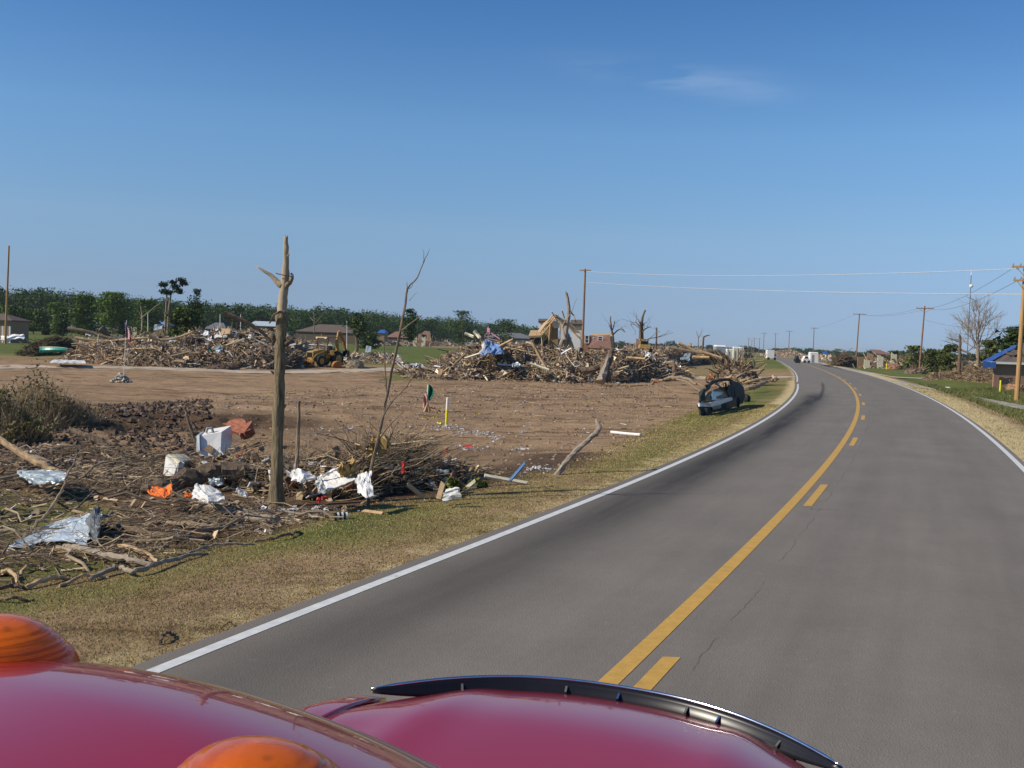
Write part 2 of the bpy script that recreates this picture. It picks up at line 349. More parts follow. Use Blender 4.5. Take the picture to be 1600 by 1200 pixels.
T = np.stack([np.clip(g, 0, 1), np.clip(dry, 0, 1), np.clip(dark, 0, 1)], axis=2).reshape(-1, 3)
def ground_mat():
    M = bpy.data.materials.new('earth_and_turf'); M.use_nodes = True; N = M.node_tree.nodes; L = M.node_tree.links; b = N['Principled BSDF']; b.inputs['Roughness'].default_value = .95; b.inputs['Specular IOR Level'].default_value = .15
    ge = N.new('ShaderNodeNewGeometry'); at = N.new('ShaderNodeAttribute'); at.attribute_name = 'tint'; sp = N.new('ShaderNodeSeparateColor'); L.new(at.outputs['Color'], sp.inputs[0])
    def noise(s, d=6, r=.6, dist=0):
        n = N.new('ShaderNodeTexNoise'); n.inputs['Scale'].default_value = s; n.inputs['Detail'].default_value = d; n.inputs['Roughness'].default_value = r; n.inputs['Distortion'].default_value = dist; L.new(ge.outputs['Position'], n.inputs['Vector']); return n.outputs[0]
    def mth(op, a, b2=None, c=None):
        n = N.new('ShaderNodeMath'); n.operation = op
        for i, v in enumerate((a, b2, c)):
            if v is None: continue
            if isinstance(v, (int, float)): n.inputs[i].default_value = v
            else: L.new(v, n.inputs[i])
        return n.outputs[0]
    def ramp(f, *st):
        r = N.new('ShaderNodeValToRGB'); e = r.color_ramp.elements
        while len(e) < len(st): e.new(.5)
        for q, (p, c) in zip(e, st): q.position = p; q.color = (*c, 1)
        L.new(f, r.inputs[0]); return r.outputs[0]
    def mix(f, a, b2):
        n = N.new('ShaderNodeMix'); n.data_type = 'RGBA'; L.new(f, n.inputs[0]); L.new(a, n.inputs[6]); L.new(b2, n.inputs[7]); return n.outputs[2]
    def step(v, lo, hi):
        n = N.new('ShaderNodeMapRange'); n.inputs[1].default_value = lo; n.inputs[2].default_value = hi; L.new(v, n.inputs[0]); return n.outputs[0]
    n_s, n_m, n_f, n_g = noise(.22, 5), noise(1.7, 8, .7), noise(14, 6, .7), noise(60, 4, .75)
    soil = ramp(mth('ADD', mth('MULTIPLY', n_m, .5), mth('MULTIPLY', n_f, .5)), (.33, (.15, .093, .050)), (.45, (.31, .208, .118)), (.58, (.43, .300, .180)), (.72, (.56, .42, .27)))
    mst = N.new('ShaderNodeMapping'); mst.inputs['Scale'].default_value = (.22, .75, 1); mst.inputs['Rotation'].default_value = (0, 0, .12); L.new(ge.outputs['Position'], mst.inputs[0]); nst = N.new('ShaderNodeTexNoise'); nst.inputs['Scale'].default_value = 1.1; nst.inputs['Detail'].default_value = 7; nst.inputs['Roughness'].default_value = .65; L.new(mst.outputs[0], nst.inputs['Vector'])
    trk = ramp(nst.outputs[0], (.36, (.45, .40, .36)), (.48, (1, 1, 1)), (.62, (1.0, 1.0, 1.0)), (.70, (1.12, 1.1, 1.06)))
    mt_ = N.new('ShaderNodeMix'); mt_.data_type = 'RGBA'; mt_.blend_type = 'MULTIPLY'; mt_.inputs[0].default_value = .9; L.new(soil, mt_.inputs[6]); L.new(trk, mt_.inputs[7]); soil = mt_.outputs[2]
    soil2 = ramp(n_s, (.38, (.74, .70, .66)), (.62, (1.05, 1.0, .95)))
    mm = N.new('ShaderNodeMix'); mm.data_type = 'RGBA'; mm.blend_type = 'MULTIPLY'; mm.inputs[0].default_value = .8; L.new(soil, mm.inputs[6]); L.new(soil2, mm.inputs[7]); soil = mm.outputs[2]
    turned = ramp(mth('ADD', mth('MULTIPLY', n_m, .4), mth('MULTIPLY', n_f, .6)), (.38, (.05, .030, .017)), (.52, (.12, .074, .042)), (.66, (.24, .16, .095)))
    soil = mix(step(mth('ADD', sp.outputs[2], mth('MULTIPLY', mth('SUBTRACT', n_m, .5), 1.6)), .3, .75), soil, turned)
    green = ramp(mth('ADD', mth('MULTIPLY', n_g, .5), mth('MULTIPLY', n_m, .5)), (.36, (.045, .062, .012)), (.50, (.105, .130, .026)), (.64, (.18, .185, .048)))
    hay = ramp(mth('ADD', mth('MULTIPLY', n_g, .6), mth('MULTIPLY', n_m, .4)), (.36, (.12, .088, .030)), (.5, (.25, .19, .072)), (.64, (.38, .30, .135)))
    turf = mix(step(mth('ADD', sp.outputs[0], mth('MULTIPLY', mth('SUBTRACT', n_m, .5), 1.1)), .35, .8), hay, green)
    gf = mix(step(mth('ADD', sp.outputs[0], mth('MULTIPLY', mth('SUBTRACT', n_f, .5), .9)), .10, .34), soil, turf)
    grav = ramp(mth('ADD', mth('MULTIPLY', n_g, .7), mth('MULTIPLY', n_m, .3)), (.33, (.28, .20, .09)), (.48, (.56, .43, .21)), (.66, (.74, .60, .34)))
    col = mix(step(mth('ADD', sp.outputs[1], mth('MULTIPLY', mth('SUBTRACT', n_m, .5), .9)), .4, .75), gf, grav)
    L.new(col, b.inputs['Base Color'])
    bp = N.new('ShaderNodeBump'); bp.inputs['Strength'].default_value = .9; bp.inputs['Distance'].default_value = .06
    L.new(mth('ADD', n_f, mth('MULTIPLY', n_m, .8)), bp.inputs['Height']); L.new(bp.outputs[0], b.inputs['Normal']); return M
MT['ground'] = ground_mat()
ground.grid(A, T); go = ground.build('ground', 'ground', smooth=True); setp(go, kind='structure')

ry = np.r_[np.arange(-30, 30, .5), np.geomspace(30, 2600, 260)]
def arc(y0):
    yy = np.linspace(-30, 200, 4600); xx = Yx(yy); s = np.r_[0, np.cumsum(np.hypot(np.diff(xx), np.diff(yy)))]; return np.interp(y0, yy, s)
def strip(f0, f1, z, y=ry, cols=2):
    x0 = f0(y); x1 = f1(y); t = np.linspace(0, 1, cols)[None, :]; X = x0[:, None]+(x1-x0)[:, None]*t; return np.stack([X, np.broadcast_to(y[:, None], X.shape), np.full(X.shape, z)], axis=2)
RA = strip(lambda y: Lx(y)-.22/hcos(y), lambda y: Rx(y)+.20/hcos(y), 0., cols=16)
uv = np.stack([(RA[..., 0]-Yx(RA[..., 1]))*hcos(RA[..., 1]), RA[..., 1]], axis=2)
def road_mat():
    M = bpy.data.materials.new('worn_asphalt'); M.use_nodes = True; N = M.node_tree.nodes; L = M.node_tree.links; b = N['Principled BSDF']; b.inputs['Roughness'].default_value = .88; b.inputs['Specular IOR Level'].default_value = .3
    ge = N.new('ShaderNodeNewGeometry'); uvn = N.new('ShaderNodeUVMap'); uvn.uv_map = 'UVMap'; s = N.new('ShaderNodeSeparateXYZ'); L.new(uvn.outputs[0], s.inputs[0]); t, y = s.outputs[0], s.outputs[1]
    def mth(op, a, b2=None, c=None):
        n = N.new('ShaderNodeMath'); n.operation = op
        for i, v in enumerate((a, b2, c)):
            if v is None: continue
            if isinstance(v, (int, float)): n.inputs[i].default_value = v
            else: L.new(v, n.inputs[i])
        return n.outputs[0]
    def noise(sc, d=5, r=.6, vec=None):
        n = N.new('ShaderNodeTexNoise'); n.inputs['Scale'].default_value = sc; n.inputs['Detail'].default_value = d; n.inputs['Roughness'].default_value = r; L.new(vec or ge.outputs['Position'], n.inputs['Vector']); return n.outputs[0]
    def mapr(v, a, b2, c=0, d=1):
        n = N.new('ShaderNodeMapRange'); n.inputs[1].default_value = a; n.inputs[2].default_value = b2; n.inputs[3].default_value = c; n.inputs[4].default_value = d; n.interpolation_type = 'SMOOTHSTEP'; L.new(v, n.inputs[0]); return n.outputs[0]
    mpn = N.new('ShaderNodeMapping'); mpn.inputs['Scale'].default_value = (1.6, .12, 1); L.new(uvn.outputs[0], mpn.inputs[0])
    streak = noise(1.5, 5, .6, mpn.outputs[0])
    vo = N.new('ShaderNodeTexVoronoi'); vo.inputs['Scale'].default_value = 75; L.new(ge.outputs['Position'], vo.inputs['Vector'])
    n1, n2, n3 = noise(.5, 5), noise(120, 3, .7), noise(9, 6, .7)
    val = mth('ADD', mth('ADD', mth('MULTIPLY', mth('SUBTRACT', streak, .5), .075), mth('MULTIPLY', mth('SUBTRACT', n1, .5), .085)), mth('ADD', mth('MULTIPLY', mth('SUBTRACT', n2, .5), .10), mth('MULTIPLY', mth('SUBTRACT', n3, .5), .045)))
    val = mth('ADD', val, .186)
    # pale worn chips
    val = mth('ADD', val, mth('MULTIPLY', mapr(n3, .66, .74), .09)); n4 = noise(2.2, 8, .72); val = mth('ADD', val, mth('MULTIPLY', mth('MULTIPLY', mapr(n4, .60, .70), mapr(n3, .45, .60)), .05)); n5 = noise(26, 3, .6); val = mth('SUBTRACT', val, mth('MULTIPLY', mapr(n5, .70, .76), .06))
    # dark tyre band in the inner lane of the bend
    def band(c, w): return mth('EXPONENT', mth('MULTIPLY', mth('POWER', mth('DIVIDE', mth('SUBTRACT', t, c), w), 2), -1))
    bz = mth('MULTIPLY', band(-2.4, .62), mth('MULTIPLY', mapr(y, 5, 22, .38, .80), mapr(y, 58, 70, 1, 0)))
    val = mth('MULTIPLY', val, mth('SUBTRACT', 1, mth('MULTIPLY', bz, mapr(streak, .3, .7, .7, 1.1))))
    bz2 = mth('MULTIPLY', band(-2.05, .12), mth('MULTIPLY', mapr(y, 52, 60), mapr(y, 84, 92, .6, 0)))
    val = mth('MULTIPLY', val, mth('SUBTRACT', 1, bz2))
    val = mth('MULTIPLY', val, mth('SUBTRACT', 1, mth('MULTIPLY', band(1.1, .5), .06)))
    val = mth('MULTIPLY', val, mth('SUBTRACT', 1, mth('MULTIPLY', band(3.1, .6), .07)))
    # seam crack beside the centre line, and sealed cracks across
    wob = mth('MULTIPLY', mth('SUBTRACT', noise(1.3, 7, .7), .5), .35)
    cr = mth('MULTIPLY', mth('LESS_THAN', mth('ABSOLUTE', mth('SUBTRACT', mth('ADD', t, mth('MULTIPLY', wob, .6)), .50)), .008), mapr(n1, .42, .52))
    for yc, w, t0, t1 in ((52.5, .10, -1.9, 1.3), (55.5, .07, -3.2, -1.2), (61, .10, -3.2, -.9), (46.5, .07, .4, 1.6), (43.5, .06, .2, 1.5), (16.9, .03, .35, .8)):
        k = mth('LESS_THAN', mth('ABSOLUTE', mth('SUBTRACT', mth('ADD', y, mth('MULTIPLY', wob, 4.2)), yc)), w*2)
        k = mth('MULTIPLY', k, mth('MULTIPLY', mth('GREATER_THAN', t, t0), mth('LESS_THAN', t, t1))); cr = mth('MAXIMUM', cr, mth('MULTIPLY', k, .75))
    val = mth('MULTIPLY', val, mth('SUBTRACT', 1, mth('MULTIPLY', cr, .34)))
    cb = N.new('ShaderNodeCombineColor'); L.new(mth('MULTIPLY', val, .98), cb.inputs[0]); L.new(mth('MULTIPLY', val, .855), cb.inputs[1]); L.new(mth('MULTIPLY', val, .705), cb.inputs[2])
    L.new(cb.outputs[0], b.inputs['Base Color'])
    bp = N.new('ShaderNodeBump'); bp.inputs['Strength'].default_value = .5; bp.inputs['Distance'].default_value = .006; L.new(vo.outputs['Distance'], bp.inputs['Height']); L.new(bp.outputs[0], b.inputs['Normal']); return M
MT['road'] = road_mat()
road = mesh_from_grid('road', RA, 'road', uv, 'structure')
def paint_mat(name, c, wearlo=.62):
    M = mat(name, c, .7, var=.16, scale=7); N = M.node_tree.nodes; L = M.node_tree.links; b = N['Principled BSDF']
    ge = N.new('ShaderNodeNewGeometry'); n = N.new('ShaderNodeTexNoise'); n.inputs['Scale'].default_value = 9; n.inputs['Detail'].default_value = 9; n.inputs['Roughness'].default_value = .78; L.new(ge.outputs['Position'], n.inputs['Vector'])
    mr = N.new('ShaderNodeMapRange'); mr.inputs[1].default_value = wearlo; mr.inputs[2].default_value = wearlo+.05; L.new(n.outputs[0], mr.inputs[0])
    src = b.inputs['Base Color'].links[0].from_socket; mx = N.new('ShaderNodeMix'); mx.data_type = 'RGBA'; L.new(mr.outputs[0], mx.inputs[0]); L.new(src, mx.inputs[6]); mx.inputs[7].default_value = (.2, .185, .165, 1); L.new(mx.outputs[2], b.inputs['Base Color']); return M
MT['pw'] = paint_mat('worn_white_road_paint', (.60, .60, .57)); MT['py'] = paint_mat('worn_yellow_road_paint', (.52, .30, .055), .60)
gapy = (82.5, 88.5)
for a, b in ((-30, gapy[0]), (gapy[1], 2600)):
    yy = ry[(ry > a) & (ry < b)]; yy = np.r_[a, yy, b]
    o = mesh_from_grid('white_edge_line', strip(lambda y: Lx(y)-.06/hcos(y), lambda y: Lx(y)+.065/hcos(y), .004, yy), 'pw'); o.parent = road
o = mesh_from_grid('white_edge_line', strip(lambda y: Rx(y)-.06/hcos(y), lambda y: Rx(y)+.07/hcos(y), .004), 'pw'); o.parent = road
o = mesh_from_grid('yellow_centre_line', strip(lambda y: Yx(y)-.08/hcos(y), lambda y: Yx(y)+.08/hcos(y), .004), 'py'); o.parent = road
y1 = flat(1048, 1027, 0)[1]; k = 0
while y1 < 120:
    yy = np.linspace(y1-2.9, y1, 9); o = mesh_from_grid('yellow_dash', strip(lambda y: Yx(y)+.20/hcos(y), lambda y: Yx(y)+.34/hcos(y), .004, yy), 'py'); o.parent = road; y1 += 11.6
def lane(name, pts, w, mat_, z=.05, n=60, kind='structure', wj=0, flatz=False):
    p = dense([(a, b, 0) for a, b in pts], n); t = np.gradient(p, axis=0); nn = np.c_[-t[:, 1], t[:, 0]]; nn /= np.linalg.norm(nn, axis=1, keepdims=True)+1e-9
    q = np.linspace(-.5, .5, 7); A = np.zeros((len(p), 7, 3)); ww = w*(1+wj*fbm(np.arange(len(p))*.3, np.zeros(len(p)), 1, 3))
    for j, v in enumerate(q): A[:, j, :2] = p[:, :2]+nn*(v*ww)[:, None] if wj else p[:, :2]+nn*v*w
    A[..., 2] = (np.maximum(base_h(A[..., 0], A[..., 1]), -.3) if flatz else H(A[..., 0], A[..., 1]))+z
    B = A[::-1].copy() if (np.cross(A[1, 0]-A[0, 0], A[0, 1]-A[0, 0])[2] > 0) else A
    mb = MB(); mb.slab(B, -.06 if np.cross(np.gradient(B, axis=0)[0, 0], np.gradient(B, axis=1)[0, 0])[2] > 0 else .06)
    return setp(mb.build(name, mat_), kind=kind)
MT['dirtroad'] = mat('grey_gravelly_concrete', (.42, .335, .235), .95, var=.45, scale=.8, bump=.4, bscale=12)
lane('street', [flat(-260, 571), flat(-60, 570), flat(120, 571), flat(270, 575), flat(400, 579), flat(520, 578), flat(640, 574)], 4.4, 'dirtroad', .03, 90, flatz=False)
lane('side_road', [flat(1246, 588.5, 0), flat(1215, 588, 0), flat(1150, 588, 0), flat(1060, 583, 0), flat(960, 575, 0)], 4.6, 'dirtroad', .02, 60)
for n_, p_, w_ in (('sidewalk', [(1399, 598), (1440, 606), (1500, 615), (1600, 633), (1800, 668)], 1.3), ('driveway', [(1290, 572), (1335, 580), (1380, 586), (1450, 590), (1540, 596), (1700, 603)], 2.2), ('driveway', [(1245, 563), (1300, 569), (1400, 575), (1500, 579), (1620, 583)], 3.2)):
    lane(n_, [flat(*q, -.15) for q in p_], w_, 'concrete', .04, 70, flatz=True)

# ------------------------------------------------------------------ the red pickup the picture was taken over
def paint_red():
    M = mat('deep_red_metallic_paint', (.36, .005, .011), .32, metal=.12, var=.04, scale=3, coat=1.0); b = M.node_tree.nodes['Principled BSDF']; b.inputs['Coat Roughness'].default_value = .035; b.inputs['Coat IOR'].default_value = 1.40; return M
MT['redpaint'] = paint_red()
def amber():
    M = mat('amber_lens', (1.0, .20, .0), .16, var=.04, scale=30, trans=.62, sss=0, coat=.1, spec=.35); M.node_tree.nodes['Principled BSDF'].inputs['Coat Roughness'].default_value = .06; return M
MT['amber'] = amber()
MT['glass'] = mat('windscreen_glass', (.04, .05, .05), .05, var=.02, coat=1, spec=.8)
MT['rubber'] = mat('grey_rubber_seal', (.10, .10, .095), .5, var=.15)
MT['smoke'] = mat('smoked_acrylic', (.010, .009, .012), .30, var=.3, spec=.3)
TO = np.array([.30, 3.45, 0]); TR = R_(-20)
truck = thing('pickup_truck', 'dark red pickup with amber roof lamps and a chrome-lipped hood shield in the left lane', 'pickup truck', TO, TR)
def yfront(x): return .37*(1-np.abs(np.asarray(x)/.83)**2.3)
def build_truck():
    # hood: crowned panel, rounded nose
    u = np.linspace(-1, 1, 41); v = np.linspace(0, 1, 30); Uu, Vv = np.meshgrid(u, v)
    X = Uu*.797; y1 = yfront(X*.99)-.046; y0 = -1.42+.10*(1-Uu**2)*0
    Y = y0+(y1-y0)*Vv; Z = 1.340-.034*np.abs(Uu)**2.4 + .015*(1-Vv) - .075*np.clip((Vv-.66)/.34, 0, 1)**2
    Z = Z + .012*np.exp(-((np.abs(Uu)-.62)/.12)**2)
    A = np.stack([X, Y, Z], axis=2); mb = MB(); mb.slab(A, -.02); o = mb.build('hood', 'redpaint', truck, smooth=False); o.data.shade_smooth()
    # front fenders beside the hood
    for s in (-1, 1):
        u = np.linspace(0, 1, 12); v = np.linspace(0, 1, 26); Uu, Vv = np.meshgrid(u, v)
        X = s*(.800+.23*Uu); y1 = yfront(.80)+.03-.10*Uu**3; Y = -1.42+(y1+1.42)*Vv
        Z = 1.306+.015*(1-Vv)-.01*Uu-.15*Uu**6-.073*np.clip((Vv-.66)/.34, 0, 1)**2
        A = np.stack([X, Y, Z], axis=2); A = A if s > 0 else A[:, ::-1]
        MB().slab(A, -.02).build('fender', 'redpaint', truck).data.shade_smooth()
        side = []
        for yy in np.linspace(-1.42, -.02, 30):
            zb = .45
            d = abs(yy+.72)
            if d < .46: zb = .45+math.sqrt(max(.46**2-d*d, 0))*.98
            side.append([[s*.996, yy, 1.06], [s*1.0, yy, max(zb+.02, .75) if zb < .88 else .885], [s*.975, yy, min(zb, .88)]])
        MB().slab(np.array(side)[:, ::(1 if s > 0 else -1)], .02).build('fender_side', 'redpaint', truck)
        # wheels
        for yy in (-.72, -4.3):
            w = MB(); w.tube([(s*.62, yy, .40), (s*.66, yy, .40), (s*.88, yy, .40), (s*.92, yy, .40)], [.35, .40, .40, .36], 28); wh = w.build('wheel', 'tyre', truck)
            r = MB(); r.tube([(s*.925, yy, .40), (s*.93, yy, .40)], [.24, .10], 20); r.build('rim', 'chrome', wh)
    # nose, grille, bumper
    n = MB(); xs = np.linspace(-.9, .9, 25); A = np.array([[[x, float(yfront(x*.9))-.10-(.12 if abs(x) > .84 else 0), z] for z in (.62, .8, 1.0, 1.17, 1.215-.07*abs(x/.9)**2.4)] for x in xs]); n.slab(A, .02); n.build('nose_panel', 'redpaint', truck)
    g = MB()
    for k in range(5): 
        A = np.array([[[x, float(yfront(x*.9))-.085, z] for z in (.76+k*.075, .80+k*.075)] for x in np.linspace(-.5, .5, 13)]); g.slab(A, .02)
    g.build('grille', 'chrome', truck)
    for s in (-1, 1):
        h = MB(); h.box((s*.70, float(yfront(.63))-.07, .93), (.30, .06, .26), (0, 0, -s*.35)); h.build('headlight', 'plastic', truck)
    b = MB(); A = np.array([[[x, float(yfront(x*.86))+.02, z] for z in (.48, .56, .66, .72)] for x in np.linspace(-.97, .97, 25)]); b.slab(A, -.05); b.build('bumper', 'chrome', truck)
    # bug shield: smoked wrap-round strip standing off the nose, bright upper lip, clips
    xs = np.linspace(-.83, .83, 61); sh = []; lip = []
    for x in xs:
        e = 1-abs(x/.83)**5; ins = .09*max(e, .0)
        yb = float(yfront(x)); zt = 1.32-.02*abs(x/.83)**3
        sh.append([[x*.99, yb-.040*e-.008, zt-.056*e-.012], [x*.99, yb-.022*e, zt-.042*e-.006], [x, yb-.006, zt-.016*e-.003], [x, yb, zt]])
        lip.append([x, yb+.002, zt+.002])
    A = np.array(sh); MB().slab(A, .005).build('bug_shield', 'smoke', truck).data.shade_smooth()
    l = MB(); l.tube(lip, .0065*np.array([.5 if abs(x) > .8 else 1 for x in xs]), 8); l.build('shield_lip', 'chrome', truck).data.shade_smooth()
    for x in (-.55, -.18, .02, .28, .40, .62):
        yb = float(yfront(x)); zt = 1.32-.02*abs(x/.83)**3; c = MB(); c.box((x, yb-.026, zt-.028), (.008, .03, .010), (.5, 0, -x*.8)); c.build('clip', 'rubber' if x not in (.02, .40) else 'chrome', truck)
    # cowl, wipers, windscreen
    MB().slab(np.array([[[x, -1.62, 1.205], [x, -1.50, 1.21], [x, -1.43, 1.225]] for x in np.linspace(-.80, .80, 15)]), -.02).build('cowl', 'black', truck)
    ws = np.array([[[x*(1-.14*t), -1.60+.10*(1-(x/.8)**2)-.62*t, 1.20+.80*t-.03*(x/.8)**2*t] for t in np.linspace(0, 1, 8)] for x in np.linspace(-.78, .78, 15)]); MB().slab(ws, .008).build('windscreen', 'glass', truck).data.shade_smooth()
    for x0 in (-.5, .15):
        w = MB(); w.tube([(x0, -1.50, 1.23), (x0+.25, -1.66, 1.30), (x0+.55, -1.66, 1.285)], .009, 6); w.build('wiper', 'black', truck)
    # roof
    u = np.linspace(-1, 1, 61); v = np.r_[np.linspace(0, .8, 16), np.linspace(.82, 1, 14)]; Uu, Vv = np.meshgrid(u, v)
    X = Uu*.715; yf = ryf(X); Y = -4.05+(yf+4.05)*Vv; e = np.clip((Y-(yf-.40))/.40, 0, 1)
    Z = ROOF_Z-.10*np.abs(Uu)**2-.09*np.abs(Uu)**9-.12*e**2-.02*(1-Vv)**2
    A = np.stack([X, Y, Z], axis=2); MB().slab(A, -.02).build('roof', 'redpaint', truck).data.shade_smooth()
    sl_ = np.array([[x*.715, float(ryf(x*.715))+.008, ROOF_Z-.10*abs(x)**2-.09*abs(x)**9-.125] for x in np.linspace(-.98, .98, 50)])
    MB().tube(sl_, .011, 8).build('windscreen_seal', 'rubber', truck).data.shade_smooth()
    for s in (-1, 1):
        for (a, b_, r) in (((s*.74, -1.62, 1.20), (s*.665, ROOF_Y-.08, ROOF_Z-.12), .03), ((s*.76, -2.9, 1.1), (s*.70, -2.95, ROOF_Z-.13), .04), ((s*.80, -4.0, 1.1), (s*.70, -4.0, ROOF_Z-.13), .05)):
            MB().tube([a, b_], r, 8).build('pillar', 'redpaint', truck)
        MB().slab(np.array([[[s*(.80-.09*t), yy, 1.14+.78*t] for t in (0, .5, 1)] for yy in (-3.95, -2.0)])[:, ::(1 if s > 0 else -1)], .006).build('side_window', 'glass', truck)
        MB().slab(np.array([[[s*xx, yy, zz] for xx, zz in ((.86, .42), (.935, .6), (.945, .9), (.90, 1.1), (.80, 1.15))] for yy in np.linspace(-4.0, -1.42, 9)])[:, ::(1 if s > 0 else -1)], -.03).build('door', 'redpaint', truck)
        MB().box((s*.93, -5.2, .95), (.05, 2.3, .62)).build('bed_side', 'redpaint', truck)
    MB().box((0, -5.2, .68), (1.78, 2.3, .06)).build('bed_floor', 'black', truck)
    MB().box((0, -6.33, .93), (1.8, .05, .55)).build('tailgate', 'redpaint', truck)
    MB().box((0, -2.7, .45), (1.6, 6.8, .16)).build('chassis', 'black', truck)
    # clearance lamps: ribbed teardrop domes on the roof's leading edge
    for (x, y, sc) in LAMPS:
        zb = ROOF_Z-.10*abs(x/.715)**2-.012; yf_ = float(ryf(x))
        if y > yf_-.40: zb -= .12*((y-(yf_-.40))/.40)**2
        lm = MB(); th = np.linspace(0, 2*math.pi, 96, endpoint=False); rings = []
        for q in np.linspace(0, 1, 55):
            rr = (1-q**2.3)**.5 if q < 1 else 0.001; rb = 1-.030*(.5-.5*math.cos(q*math.tau*11))*(q > .40)
            rings.append([[x+math.cos(a)*.100*sc*rr*rb*(1+(.03 if (i_ % 2 and q < .42) else 0)), y+math.sin(a)*(.115 if math.sin(a) < 0 else .078)*sc*rr*rb*(1+(.03 if (i_ % 2 and q < .42) else 0))-.025*q, zb+.012+q*.082*sc] for i_, a in enumerate(th)])
        lm.grid(np.array(rings), close=True); lo = lm.build('clearance_lamp', 'amber', truck, smooth=True)
        rf_ = MB(); rf_.grid(np.array([[[x+math.cos(a)*k1*sc, y+math.sin(a)*k1*sc-.01, zb+zz] for a in th[::6]] for k1, zz in ((.085, .016), (.05, .03), (.022, .05), (.004, .052))]), close=True); rf_.build('reflector', 'cream', lo)
        bs = MB(); rings = [[[x+math.cos(a)*k1*sc, y+math.sin(a)*(k1*1.07 if math.sin(a) < 0 else k1*.77)*sc, zb+zz] for a in th] for k1, zz in ((.104, -.03), (.104, .004), (.100, .012), (.06, .012))]
        bs.grid(np.array(rings), close=True); bs.build('lamp_base', 'amber', lo)
ROOF_Y = -1.965; ROOF_Z = 2.113
def ryf(x): return ROOF_Y-.17*np.asarray(x)-.10*np.abs(np.asarray(x)/.715)**3
LAMPS = [(-.66, -2.24, .9), (-.370, -2.120, 1.14), (.312, -2.435, 1.06), (.60, -2.50, .9)]
build_truck()

